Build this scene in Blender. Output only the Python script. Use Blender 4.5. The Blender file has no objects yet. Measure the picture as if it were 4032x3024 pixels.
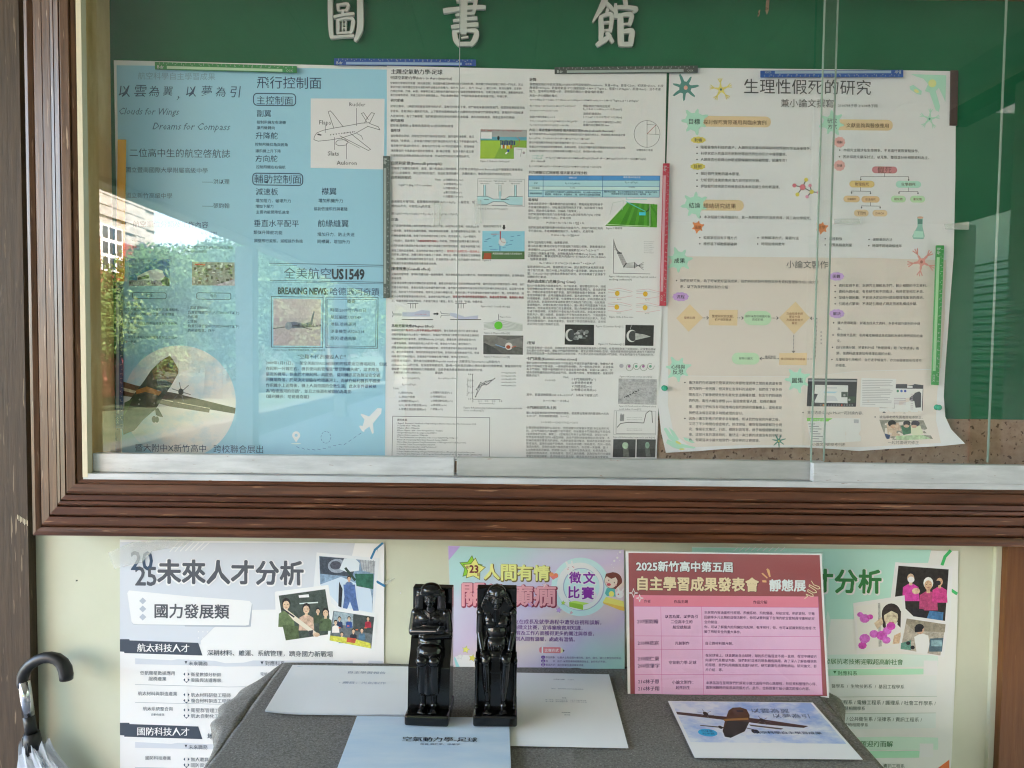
import bpy, bmesh, math, random
from mathutils import Vector, Matrix
from mathutils.geometry import tessellate_polygon
R = math.radians
sc = bpy.context.scene
C = sc.collection
rnd = random.Random(7)

# ---------------- camera, sky, sun, exposure ----------------
F = 2912.0
CAM = Vector((0, -1.62, 1.468))
PITCH, ROLL = R(2.6), R(0.66)
fw = Vector((0, math.cos(PITCH), -math.sin(PITCH)))
r0 = Vector((1, 0, 0)); u0 = Vector((0, math.sin(PITCH), math.cos(PITCH)))
rt = math.cos(ROLL)*r0 + math.sin(ROLL)*u0
up = -math.sin(ROLL)*r0 + math.cos(ROLL)*u0
cd = bpy.data.cameras.new('camera'); cam = bpy.data.objects.new('camera', cd); C.objects.link(cam)
cd.sensor_width = 36; cd.lens = 36*F/4032; cd.clip_start = 0.02; cd.clip_end = 800
m = Matrix((rt, up, -fw)).transposed().to_4x4(); m.translation = CAM
cam.matrix_world = m
sc.camera = cam
SUN_EL, SUN_ROT = R(48), R(50)
w = bpy.data.worlds.new("World"); sc.world = w; w.use_nodes = True
nt = w.node_tree; bg = nt.nodes['Background']
sky = nt.nodes.new('ShaderNodeTexSky'); sky.sky_type = 'NISHITA'; sky.sun_disc = False
sky.sun_elevation = SUN_EL; sky.sun_rotation = SUN_ROT; sky.air_density = 1.0; sky.dust_density = 2.2; sky.ozone_density = 1.0
tint = nt.nodes.new('ShaderNodeMix'); tint.data_type = 'RGBA'; tint.blend_type = 'MULTIPLY'; tint.inputs['Factor'].default_value = 1
tint.inputs['B'].default_value = (1.08, 1.0, .93, 1); nt.links.new(sky.outputs[0], tint.inputs['A']); nt.links.new(tint.outputs['Result'], bg.inputs[0]); bg.inputs[1].default_value = 0.15
sd = bpy.data.lights.new('sun', 'SUN'); sd.energy = 4.5; sd.angle = R(0.5); sd.color = (1, .95, .88)
so = bpy.data.objects.new('sun', sd); C.objects.link(so)
sv = Vector((math.sin(SUN_ROT)*math.cos(SUN_EL), math.cos(SUN_ROT)*math.cos(SUN_EL), math.sin(SUN_EL)))
so.rotation_euler = sv.to_track_quat('Z', 'Y').to_euler()
sc.view_settings.view_transform = 'Standard'; sc.view_settings.look = 'None'
sc.view_settings.exposure = 4.6; sc.view_settings.gamma = 1; sc.view_settings.use_curve_mapping = False
sc.render.engine = 'CYCLES'
sc.cycles.max_bounces = 8; sc.cycles.diffuse_bounces = 5; sc.cycles.glossy_bounces = 4
sc.cycles.transparent_max_bounces = 16; sc.cycles.caustics_reflective = False; sc.cycles.caustics_refractive = False
sc.cycles.use_denoising = True; sc.cycles.filter_width = 1.15

def ray(px, py):
    return (fw*F + rt*(px-2016) - up*(py-1512))
def P(px, py, Y):
    d = ray(px, py); return CAM + d*((Y-CAM.y)/d.y)
def PZ(px, py, Z):
    d = ray(px, py); return CAM + d*((Z-CAM.z)/d.z)

# ---------------- materials ----------------
def lin(c): return c/12.92 if c <= .04045 else ((c+.055)/1.055)**2.4
def hexc(h):
    h = h.lstrip('#'); return [lin(int(h[i:i+2], 16)/255) for i in (0, 2, 4)]
MC = {}
def new_mat(name, col, rough=.6, metal=0, spec=.5):
    mt = bpy.data.materials.new(name); mt.use_nodes = True
    b = mt.node_tree.nodes['Principled BSDF']
    b.inputs['Base Color'].default_value = (*col, 1); b.inputs['Roughness'].default_value = rough
    b.inputs['Metallic'].default_value = metal; b.inputs['Specular IOR Level'].default_value = spec
    return mt
def ink(h, rough=.5, g=1.0):
    k = (h, rough)
    if k not in MC:
        c = [min(.82, v/.597*.78) for v in hexc(h)]
        MC[k] = new_mat('ink_'+h.strip('#'), c, rough, 0, .35)
    return MC[k]
def photo_ink(h):
    k = ('photo', h)
    if k not in MC:
        c = [min(.82, v/.597*.78) for v in hexc(h)]
        MC[k] = noise_mat('photo_'+h.strip('#'), [q*.62 for q in c], [min(.85, q*1.28+.012) for q in c], nscale=150, detail=5, rough=.4, bump=0, spec=.35, ramp=(.3, .7))
    return MC[k]
def N(mt, t): return mt.node_tree.nodes.new(t)
def noise_mat(name, c1, c2, scale=(1, 1, 1), nscale=8, detail=6, rough=.6, bump=.1, bscale=None, spec=.5, c3=None, spots=None, metal=0, bdist=.002, ramp=(.35, .65)):
    """procedural: noise ramp between two base colours, optional sparse spots of a third, bump"""
    mt = new_mat(name, c1, rough, metal, spec); nt = mt.node_tree; b = nt.nodes['Principled BSDF']
    tc = N(mt, 'ShaderNodeTexCoord'); mp = N(mt, 'ShaderNodeMapping'); mp.inputs['Scale'].default_value = scale
    nt.links.new(tc.outputs['Object'], mp.inputs['Vector'])
    n = N(mt, 'ShaderNodeTexNoise'); n.inputs['Scale'].default_value = nscale; n.inputs['Detail'].default_value = detail; n.inputs['Roughness'].default_value = .65
    nt.links.new(mp.outputs[0], n.inputs['Vector'])
    cr = N(mt, 'ShaderNodeValToRGB'); cr.color_ramp.elements[0].position = ramp[0]; cr.color_ramp.elements[1].position = ramp[1]
    cr.color_ramp.elements[0].color = (*c1, 1); cr.color_ramp.elements[1].color = (*c2, 1)
    nt.links.new(n.outputs['Fac'], cr.inputs[0]); out = cr.outputs[0]
    if c3:
        n2 = N(mt, 'ShaderNodeTexNoise'); n2.inputs['Scale'].default_value = spots[0]; n2.inputs['Detail'].default_value = 4
        nt.links.new(mp.outputs[0], n2.inputs['Vector'])
        r2 = N(mt, 'ShaderNodeValToRGB'); r2.color_ramp.elements[0].position = spots[1]; r2.color_ramp.elements[1].position = spots[1]+.04
        nt.links.new(n2.outputs['Fac'], r2.inputs[0])
        mx = N(mt, 'ShaderNodeMix'); mx.data_type = 'RGBA'; mx.inputs['B'].default_value = (*c3, 1)
        nt.links.new(r2.outputs[0], mx.inputs['Factor']); nt.links.new(out, mx.inputs['A']); out = mx.outputs['Result']
    nt.links.new(out, b.inputs['Base Color'])
    if bump:
        bn = N(mt, 'ShaderNodeBump'); bn.inputs['Strength'].default_value = bump; bn.inputs['Distance'].default_value = bdist
        if bscale:
            n3 = N(mt, 'ShaderNodeTexNoise'); n3.inputs['Scale'].default_value = bscale; n3.inputs['Detail'].default_value = 3
            nt.links.new(mp.outputs[0], n3.inputs['Vector']); nt.links.new(n3.outputs['Fac'], bn.inputs['Height'])
        else: nt.links.new(n.outputs['Fac'], bn.inputs['Height'])
        nt.links.new(bn.outputs[0], b.inputs['Normal'])
    return mt

M = {}
M['wall'] = noise_mat('cream_wall_paint', (.58, .60, .46), (.64, .655, .515), nscale=3, rough=.45, bump=.06, bscale=60)
# frame wood: grain along local X (rails) or Z (stiles)
def wood(name, c1, c2, c3, axis, rough=.38):
    s = {'x': (1.2, 22, 22), 'z': (22, 22, 1.2), 'y': (22, 1.2, 22)}[axis]
    return noise_mat(name, c1, c2, s, 5, 9, rough, .55, None, .4, c3, (9, .66), ramp=(.3, .72), bdist=.0015)
M['rail_wood'] = wood('red_brown_wood_along', (.042, .014, .006), (.165, .060, .025), (.36, .19, .10), 'x')
M['stile_wood'] = wood('red_brown_wood_upright', (.045, .020, .010), (.185, .093, .046), (.34, .23, .15), 'z')
M['post_wood'] = wood('weathered_brown_wood', (.034, .020, .010), (.088, .054, .029), (.22, .16, .10), 'z', .6)
M['orange_wood'] = wood('orange_brown_wood', (.13, .045, .012), (.19, .075, .022), (.22, .10, .035), 'z', .4)
M['ceil'] = wood('pale_bounce_ceiling_boards', (.38, .35, .31), (.48, .45, .40), (.34, .29, .24), 'y', .7)  # boards lighter than dark wood so the ceiling bounces light down
M['dark_wood'] = wood('dark_stained_wood', (.05, .035, .028), (.09, .065, .05), (.1, .07, .05), 'y', .7)
M['felt'] = noise_mat('green_felt', (.010, .115, .052), (.015, .145, .068), nscale=2.2, rough=.9, bump=.25, bscale=900, spec=.1, bdist=.0004)
M['cork'] = noise_mat('cork_board', (.30, .20, .13), (.40, .29, .20), nscale=55, rough=.85, bump=.3, spec=.1, c3=(.10, .055, .03), spots=(95, .60), bdist=.0008)
M['cream_side'] = noise_mat('stained_cream_side', (.62, .36, .12), (.80, .56, .27), (3, 3, 1), 3, 6, .5, .05, ramp=(.35, .6))
M['pale_edge'] = new_mat('pale_cream_edge', (.72, .63, .45), .5)
M['alu'] = noise_mat('brushed_aluminium', (.46, .48, .50), (.62, .64, .66), (1, 6, 6), 9, 6, .34, .05, 60, .5, (.30, .24, .20), (42, .69), metal=.25)
M['alu_grey_reflection'] = noise_mat('scratched_aluminium_grey_reflection', (.38, .40, .39), (.50, .51, .50), (1, 5, 5), 7, 6, .42, .05, 60, .5, (.34, .25, .2), (26, .70), metal=.35)  # same aluminium, with the middle shoe's greyer reflection put into the colour
M['dark'] = new_mat('dark_gap', (.012, .012, .011), .7)
M['cloth'] = noise_mat('grey_tweed_cloth', (.125, .118, .106), (.24, .23, .21), nscale=240, detail=5, rough=.95, bump=.8, spec=.1, c3=(.33, .32, .29), spots=(330, .63), bdist=.0012)
M['black_stone'] = noise_mat('polished_black_resin', (.003, .003, .0035), (.007, .0065, .0065), nscale=12, rough=.16, bump=.2, bscale=160, spec=.5, bdist=.0006)
M['black_dull'] = new_mat('matte_black_plastic', (.007, .0065, .006), .42)
M['chrome'] = new_mat('chrome', (.6, .6, .62), .14, 1)
M['concrete'] = noise_mat('concrete', (.26, .25, .23), (.36, .35, .32), nscale=3, rough=.85, bump=.2)
M['floor'] = noise_mat('grey_terrazzo_floor', (.22, .215, .21), (.29, .285, .28), nscale=4, rough=.5, bump=.05)
M['stone'] = noise_mat('grey_stone', (.34, .31, .27), (.5, .46, .4), nscale=6, rough=.85, bump=.3, bdist=.01)
M['redband'] = new_mat('red_plaster', (.34, .07, .06), .8)
M['ground'] = noise_mat('sunlit_grass_ground', (.022, .042, .012), (.06, .07, .03), nscale=1.2, rough=.95, bump=.2)
M['pave'] = noise_mat('asphalt_path', (.045, .05, .035), (.08, .08, .065), nscale=2, rough=.85, bump=.1)
M['window_glass'] = new_mat('dark_window_glass', (.05, .07, .09), .1)
M['white_paint'] = new_mat('white_window_paint', (.78, .78, .76), .5)
M['bark'] = noise_mat('bark', (.06, .045, .03), (.12, .09, .06), (6, 6, 1), 6, 6, .9, .4)
def leaf_mat(n, a, b):
    mt = noise_mat(n, a, b, nscale=1.5, rough=.6, bump=0, spec=.25)
    return mt
M['leaf'] = [leaf_mat('leaf_green', (.035, .085, .02), (.09, .16, .035)), leaf_mat('leaf_yellow_green', (.06, .10, .02), (.12, .16, .04)), leaf_mat('leaf_deep', (.025, .065, .02), (.06, .12, .04))]
# glass pane: clear body, mirror share rises towards grazing angles (Schlick)
def glass_mat(name, f0, tint, rough=0.0):
    mt = bpy.data.materials.new(name); mt.use_nodes = True; nt = mt.node_tree; nt.nodes.clear()
    o = N(mt, 'ShaderNodeOutputMaterial'); mx = N(mt, 'ShaderNodeMixShader'); tr = N(mt, 'ShaderNodeBsdfTransparent'); gl = N(mt, 'ShaderNodeBsdfGlossy')
    tr.inputs[0].default_value = (*tint, 1); gl.inputs['Roughness'].default_value = rough
    g = N(mt, 'ShaderNodeNewGeometry'); dt = N(mt, 'ShaderNodeVectorMath'); dt.operation = 'DOT_PRODUCT'
    nt.links.new(g.outputs['Incoming'], dt.inputs[0]); nt.links.new(g.outputs['Normal'], dt.inputs[1])
    def mth(op, a, b):
        n = N(mt, 'ShaderNodeMath'); n.operation = op
        for i, v in enumerate((a, b)):
            if v is None: continue
            if isinstance(v, (int, float)): n.inputs[i].default_value = v
            else: nt.links.new(v, n.inputs[i])
        return n.outputs[0]
    ab = mth('ABSOLUTE', dt.outputs['Value'], None); om = mth('SUBTRACT', 1, ab); pw = mth('POWER', om, 5)
    fac = mth('ADD', mth('MULTIPLY', pw, 1-f0), f0)
    nt.links.new(fac, mx.inputs[0]); nt.links.new(tr.outputs[0], mx.inputs[1]); nt.links.new(gl.outputs[0], mx.inputs[2]); nt.links.new(mx.outputs[0], o.inputs[0])
    return mt
M['glass'] = glass_mat('window_glass_pane', .088, (.98, .99, .982))
M['film'] = glass_mat('clear_plastic_film', .055, (.97, .97, .97), .06)
M['acrylic'] = glass_mat('clear_acrylic', .05, (.93, .94, .94), .02)
M['glass_edge'] = new_mat('green_glass_edge', (.24, .32, .27), .2)
def tape_mat():
    mt = bpy.data.materials.new('frosted_tape'); mt.use_nodes = True; nt = mt.node_tree
    b = nt.nodes['Principled BSDF']; b.inputs['Base Color'].default_value = (.8, .82, .78, 1); b.inputs['Roughness'].default_value = .25; b.inputs['Alpha'].default_value = .28
    return mt
M['tape'] = tape_mat()
mt = new_mat('translucent_umbrella_plastic', (.62, .66, .72), .25); mt.node_tree.nodes['Principled BSDF'].inputs['Alpha'].default_value = .72; M['umb'] = mt
M['pin'] = new_mat('green_plastic_pin', (.03, .42, .26), .25)

# ---------------- object helpers ----------------
def tag(o, label=None, cat=None, group=None, kind=None):
    if label: o['label'] = label
    if cat: o['category'] = cat
    if group: o['group'] = group
    if kind: o['kind'] = kind
    return o
def thing(name, label, cat, loc=(0, 0, 0), group=None):
    o = bpy.data.objects.new(name, None); C.objects.link(o); o.location = loc; o.empty_display_size = .05
    return tag(o, label, cat, group)
def mesh_obj(name, verts, faces, mats, parent=None, fm=None, smooth=False, label=None):
    """verts in world coordinates; they are stored relative to the parent's chain location"""
    off = Vector((0, 0, 0)); p = parent
    while p: off += p.location; p = p.parent
    me = bpy.data.meshes.new(name)
    me.from_pydata([tuple(Vector(v)-off) for v in verts], [], faces)
    if not isinstance(mats, (list, tuple)): mats = [mats]
    for x in mats: me.materials.append(x)
    if fm: me.polygons.foreach_set('material_index', fm)
    if smooth: me.polygons.foreach_set('use_smooth', [True]*len(me.polygons))
    me.update()
    o = bpy.data.objects.new(name, me); C.objects.link(o); o.parent = parent
    if label: o['label'] = label
    return o
BF = [(0, 3, 2, 1), (4, 5, 6, 7), (0, 1, 5, 4), (1, 2, 6, 5), (2, 3, 7, 6), (3, 0, 4, 7)]
def box(name, a, b, mat, parent=None, bevel=0, label=None, fm=None):
    x0, y0, z0 = a; x1, y1, z1 = b
    v = [(x0, y0, z0), (x1, y0, z0), (x1, y1, z0), (x0, y1, z0), (x0, y0, z1), (x1, y0, z1), (x1, y1, z1), (x0, y1, z1)]
    o = mesh_obj(name, v, BF, mat, parent, label=label, fm=fm)
    if bevel: bev(o, bevel)
    return o
def bev(o, wd, seg=2):
    bm = bmesh.new(); bm.from_mesh(o.data)
    bmesh.ops.bevel(bm, geom=bm.edges[:], offset=wd, segments=seg, affect='EDGES', profile=.5, clamp_overlap=True)
    bm.to_mesh(o.data); bm.free()
def dup(root, loc):
    r = root.copy(); C.objects.link(r); r.location = loc
    for ch in root.children:
        c = ch.copy(); C.objects.link(c); c.parent = r
    return r
def prism_yz(name, poly, Y0, Y1, mat, parent, **k):
    n = len(poly)
    v = [(x, Y0, z) for x, z in poly] + [(x, Y1, z) for x, z in poly]
    f = [tuple(range(n)), tuple(range(2*n-1, n-1, -1))] + [(i, i+n, (i+1) % n+n, (i+1) % n) for i in range(n)]
    return mesh_obj(name, v, f, mat, parent, **k)
def quad_slab(name, pts, Yf, Yb, mat, parent=None, label=None, bevel=0):
    """a thin solid whose front outline is given by photo pixels measured on its own plane"""
    fr = [P(x, y, Yf) for x, y in pts]; n = len(fr)
    v = fr + [Vector((p.x, Yb, p.z)) for p in fr]
    f = [tuple(range(n)), tuple(range(2*n-1, n-1, -1))] + [(i, i+n, (i+1) % n+n, (i+1) % n) for i in range(n)]
    o = mesh_obj(name, v, f, mat, parent, label=label)
    bm = bmesh.new(); bm.from_mesh(o.data); bmesh.ops.recalc_face_normals(bm, faces=bm.faces[:]); bm.to_mesh(o.data); bm.free()
    if bevel: bev(o, bevel, 1)
    return o
def tube(name, pts, rad, mat, parent=None, seg=12, smooth=True):
    v = []; f = []
    pts = [Vector(p) for p in pts]; n = len(pts)
    rad = rad if isinstance(rad, (list, tuple)) else [rad]*n
    ref = Vector((0, 1, 0.01)); 
    for i, p in enumerate(pts):
        d = (pts[min(i+1, n-1)]-pts[max(i-1, 0)]).normalized()
        a = d.cross(ref).normalized(); b = d.cross(a)
        for k in range(seg):
            t = 2*math.pi*k/seg; v.append(p + (a*math.cos(t)+b*math.sin(t))*rad[i])
    for i in range(n-1):
        for k in range(seg):
            f.append((i*seg+k, i*seg+(k+1) % seg, (i+1)*seg+(k+1) % seg, (i+1)*seg+k))
    f.append(tuple(range(seg))[::-1]); f.append(tuple((n-1)*seg+k for k in range(seg)))
    return mesh_obj(name, v, f, mat, parent, smooth=smooth)

# ---------------- text ----------------
TXT = {}
def glyphs(s, bold=0, res=1):
    k = (s, bold, res)
    if k in TXT: return TXT[k]
    c = bpy.data.curves.new('t', 'FONT'); c.body = s; c.resolution_u = res; c.offset = bold
    o = bpy.data.objects.new('t', c); C.objects.link(o)
    bpy.context.view_layer.update()
    me = bpy.data.meshes.new_from_object(o.evaluated_get(bpy.context.evaluated_depsgraph_get()))
    v = [(p.co.x, p.co.y) for p in me.vertices]; f = [tuple(p.vertices) for p in me.polygons]
    bpy.data.objects.remove(o); bpy.data.curves.remove(c); bpy.data.meshes.remove(me)
    TXT[k] = (v, f); return TXT[k]

SLOPE = .0122
class Sheet:
    """a printed sheet; content is laid out in photo pixels and dropped on the sheet's real surface"""
    def __init__(s, name, label, cat, base, depth, step=6e-5, group=None):
        s.root = thing(name, label, cat, base, group); s.depth = depth; s.step = step
        s.parts = {}; s.cur = None; s.ox = s.oy = 0; s.s = 1
    def view(s, ox, oy, sc): s.ox, s.oy, s.s = ox, oy, sc; return s
    def part(s, n, new=False):
        if new: n = '%s#%d' % (n, len(s.parts))
        s.cur = n; s.parts.setdefault(n, []); return s
    def T(s, x, y): return (s.ox+x*s.s, s.oy+y*s.s)
    def surf(s, px, py, layer):
        return P(px, py, s.depth(px, py)-layer*s.step-.0002*(layer > 0))
    def raw(s, v2, faces, mat, layer):
        s.parts[s.cur].append(([s.surf(x, y, layer) for x, y in v2], faces, mat))
    def poly(s, pts, col, layer=1, cut=90):
        p = [s.T(x, y) for x, y in pts]
        bm = bmesh.new()
        tv = [Vector((x, y, 0)) for x, y in p]
        vs = [bm.verts.new(v) for v in tv]
        for t in tessellate_polygon([tv]):
            try: bm.faces.new([vs[i] for i in t])
            except ValueError: pass
        if cut:
            xs = [q[0] for q in p]; ys = [q[1] for q in p]
            for ax, (lo, hi) in ((0, (min(xs), max(xs))), (1, (min(ys), max(ys)))):
                c0 = math.ceil(lo/cut)*cut
                while c0 < hi:
                    co = [0, 0, 0]; no = [0, 0, 0]; co[ax] = c0; no[ax] = 1
                    bmesh.ops.bisect_plane(bm, geom=bm.verts[:]+bm.edges[:]+bm.faces[:], plane_co=co, plane_no=no)
                    c0 += cut
        bm.verts.index_update()
        v = [(q.co.x, q.co.y) for q in bm.verts]
        fs = []
        for f in bm.faces:
            idx = [q.index for q in f.verts]
            if f.normal.z > 0: idx.reverse()
            fs.append(tuple(idx))
        bm.free()
        s.raw(v, fs, (photo_ink(col) if s.cur and 'photo' in s.cur and min(hexc(col)) < .42 else ink(col)) if isinstance(col, str) else col, layer); return s
    def rect(s, x0, y0, x1, y1, col, layer=1, sl=None, **k):
        d = (SLOPE if sl is None else sl)*(x1-x0)
        return s.poly([(x0, y0), (x1, y0+d), (x1, y1+d), (x0, y1)], col, layer, **k)
    def ell(s, cx, cy, rx, ry, col, layer=2, n=20, a0=0, rot=0):
        c, d = math.cos(rot), math.sin(rot)
        q = [(rx*math.cos(2*math.pi*i/n), ry*math.sin(2*math.pi*i/n)) for i in range(n)]
        return s.poly([(cx+x*c-y*d, cy+x*d+y*c) for x, y in q], col, layer, cut=150)
    def line(s, pts, wd, col, layer=3, closed=False):
        pts = list(pts); 
        if closed: pts.append(pts[0])
        m_ = ink(col)
        for (x0, y0), (x1, y1) in zip(pts, pts[1:]):
            L = math.hypot(x1-x0, y1-y0) or 1; nx, ny = -(y1-y0)/L*wd/2, (x1-x0)/L*wd/2; ex, ey = (x1-x0)/L*wd*.3, (y1-y0)/L*wd*.3
            q = [s.T(x0-ex+nx, y0-ey+ny), s.T(x1+ex+nx, y1+ey+ny), s.T(x1+ex-nx, y1+ey-ny), s.T(x0-ex-nx, y0-ey-ny)]
            s.raw(q, [(0, 1, 2, 3)], m_, layer)
            layer += .15
        return s
    def dots(s, pts, r, col, layer=3, n=8):
        for x, y in pts: s.ell(x, y, r, r, col, layer, n)
        return s
    def rrect(s, x0, y0, x1, y1, r, col, layer=2, outline=0):
        pts = []
        for cx, cy, a in ((x1-r, y1-r, 0), (x0+r, y1-r, 90), (x0+r, y0+r, 180), (x1-r, y0+r, 270)):
            for i in range(5):
                t = R(a+i*22.5); x, y = cx+r*math.cos(t), cy+r*math.sin(t); pts.append((x, y+SLOPE*(x-x0)))
        return s.line(pts, outline, col, layer, True) if outline else s.poly(pts, col, layer)
    def text(s, t, x0, x1, yc, col, bold=0, yr=1, layer=8, res=1, rot=0, sl=None, shear=0):
        v, f = glyphs(t, 0, 1 if bold < .03 else 2)
        if not v: return s
        xa = min(p[0] for p in v); xb = max(p[0] for p in v); k = (x1-x0)/(xb-xa)
        sl = SLOPE if sl is None else sl
        c, d = math.cos(rot), math.sin(rot)
        # heavier weights are printed as a few slightly shifted impressions
        if bold < .012: st = [(0, 0)]
        elif bold < .03: st = [(-bold*.8, 0), (bold*.8, 0)]
        elif bold < .07: st = [(bold*.75*math.cos(q*math.pi/3), bold*.75*math.sin(q*math.pi/3)) for q in range(6)]
        else: st = [(bold*.8*math.cos(q*math.pi/4), bold*.8*math.sin(q*math.pi/4)) for q in range(8)] + [(bold*.4, 0), (-bold*.4, 0)]
        for i, (sx, sy) in enumerate(st):
            out = []
            for x, y in v:
                u = (x-xa+sx + shear*y)*k; h = -(y-.36+sy)*k*yr + sl*u
                out.append(s.T(x0+u*c-h*d, yc+u*d+h*c))
            s.raw(out, f, ink(col), layer+.25*i)
        return s
    def para(s, lines, x0, x1, y0, dy, col, bold=0, yr=1, layer=8, shear=0, center=False):
        ws = []
        for t in lines:
            v, _ = glyphs(t, 0, 1 if bold < .03 else 2); ws.append(max(p[0] for p in v)-min(p[0] for p in v) if v else 0)
        k = (x1-x0)/max(ws)
        for i, t in enumerate(lines):
            if not t.strip(): continue
            a = x0+((x1-x0)-ws[i]*k)/2 if center else x0
            s.text(t, a, a+ws[i]*k, y0+dy*i+SLOPE*(a-x0), col, bold, yr, layer, shear=shear)
        return s
    def done(s, labels={}):
        for n, items in s.parts.items():
            V = []; Fc = []; mats = []; fm = []
            for v, f, m_ in items:
                if m_ not in mats: mats.append(m_)
                o = len(V); V += v; Fc += [tuple(i+o for i in q) for q in f]; fm += [mats.index(m_)]*len(f)
            n = n.split('#')[0]
            if V: mesh_obj(n, V, Fc, mats, s.root, fm=fm, label=labels.get(n))
        return s.root
class Flat(Sheet):
    """sheet lying on the table: content in millimetres, origin at its far left corner"""
    def __init__(s, name, label, cat, TL, TR, BL, h, wmm, hmm, group=None, curl=0):
        super().__init__(name, label, cat, (TL+TR)/2, None, 6e-5, group)
        s.TL, s.U, s.V, s.w, s.h, s.curl = TL, (TR-TL)/wmm, (BL-TL)/hmm, wmm, hmm, curl
    def surf(s, x, y, layer):
        p = s.TL+s.U*x+s.V*y; e = s.curl*(1-min(1, max(0, x)/70))**2*.011*(max(0, y)/s.h)
        return p+Vector((0, 0, layer*s.step+e))

# ================= setting =================
YB = 0.0           # cork / felt face of the notice board
YW = 0.04          # wall face
YG = -0.095        # sliding glass
YF = -0.125        # front of the wooden frame
def big(name, a, b, mat, **k):
    o = box(name, a, b, mat); o['kind'] = 'structure'; return o
big('ground', (-150, -160, -.35), (150, 60, -.15), M['ground'])
big('floor', (-4.2, -40, -.149), (2.9, 1.2, 0), M['floor'])
big('path', (-6.6, -60, -.16), (-4.201, 8, -.13), M['pave'])
t = big('pavement', (2.901, -60, -.16), (9.5, 8, -.12), M['pave'])
w_ = thing('wall', 'cream painted wall under and around the notice cabinet', 'wall', (0, YW, 0))
box('plaster', (-1.70, YW, 0), (1.175, YW+.2, 3.2), M['wall'], w_)
# corridor ceiling made of boards, coloured pale to bounce light onto the table
cr = thing('ceiling', 'boarded ceiling of the open corridor reflected in the glass, made pale to bounce light', 'ceiling', (0, -12, 2.9))
bw = .55
for i in range(16):
    x = -3.75+i*bw; ye = .04 if x+bw < 2.8 else -3.2; box('ceiling_board', (x, -30, 2.95), (x+bw-.003, ye, 3.0), M['ceil'], cr)
box('ceiling_slab', (-3.8, -30, 3.001), (2.75, 1.2, 3.2), M['concrete'], cr)
box('ceiling_slab', (2.751, -30, 3.001), (5.1, -3.2, 3.2), M['concrete'], cr)  # roof extension added to shade the building wall below it
box('edge_beam', (-3.8, -30, 2.90), (-3.60, 1.2, 2.949), M['white_paint'], cr)
box('edge_beam', (2.63, -3.19, 2.86), (2.75, 1.2, 2.949), M['dark_wood'], cr)
def pillar(x, y, wd, lab, mat='concrete', grp='pillars along the corridor'):
    p = thing('pillar', lab, 'pillar', (x, y, 0), grp)
    o = box('shaft', (x-wd/2, y-wd/2, 0.1), (x+wd/2, y+wd/2, 2.85), M[mat], p); bev(o, .012)
    box('plinth', (x-wd/2-.03, y-wd/2-.03, 0), (x+wd/2+.03, y+wd/2+.03, .1), M[mat], p)
pillar(-3.70, -8.9, .24, 'grey pillar between the corridor and the trees, nearest reflected at left')
pillar(-3.70, -14.5, .24, 'grey pillar between the corridor and the trees, second reflected at left')
pillar(-3.70, -21, .24, 'grey pillar between the corridor and the trees, farthest reflected at left')
pillar(2.62, -2.35, .17, 'grey green pillar reflected in the right end of the glass')
pillar(5.0, -3.6, .2, 'grey green pillar under the roof corner at the far right of the reflection')
blk_ = thing('corridor_building', 'plain rendered building block behind the photographer, mirrored as a dull haze', 'building', (2, -8, 0))
box('rendered_wall', (-1.2, -30, 0), (5.2, -7, 2.94), M['concrete'], blk_)
box('plinth_band', (-1.22, -7.02, 0), (5.22, -7.001, .9), M['redband'], blk_)
dd = box('door', (1.2, -7.03, 0), (2.2, -7.0215, 2.1), M['dark_wood'], blk_); box('door_handle', (1.28, -7.07, 1.0), (1.31, -7.031, 1.12), M['chrome'], dd)
sh = thing('shutter_building', 'yellowish building with a ribbed shutter wall right of the corridor, heightened to block sun and sky', 'building', (7, -8, 0))
box('shutter_wall', (7.0, -34, -.12), (7.3, 6, 9.0), new_mat('yellow_plaster', (.42, .44, .26), .7), sh)  # wall height made up, raised to keep sun and sky off the right
for i in range(24): box('shutter_slat', (6.96, -14, .3+i*.11), (6.999, 0, .38+i*.11), sh.children[0].data.materials[0], sh)
# brown wooden post, left of the cabinet (2.7 cm proud of the wall) and the orange one at lower right
p = thing('wooden_post', 'weathered dark brown wooden post left of the cabinet with white scratches', 'post', (-1.4, YW, 0))
xe = P(114, 2300, YW-.027).x
box('post_body', (-1.78, YW-.027, 0), (xe, YW-.001, 3.2), M['post_wood'], p)
for i in range(9):   # little white scratches near the frame corner
    a = P(68+i*5.5, 2034+i*3.2, YW-.0278)
    if i < 8: box('scratch', (a.x, YW-.0279, a.z-.006-.002*(i % 3)), (a.x+.0012, YW-.0271, a.z+.004), M['pale_edge'], p)
p = thing('door_post', 'orange brown wooden post at the lower right beside the cream wall', 'post', (1.3, YW, 0))
x0 = P(3950, 2600, YW-.03).x
box('post_body', (x0, YW-.03, 0), (1.9, YW+.2, 3.2), M['orange_wood'], p)
box('side_moulding', (x0-.013, YW-.012, 0), (x0-.0005, YW-.0005, 1.115), M['wall'], p)

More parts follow.
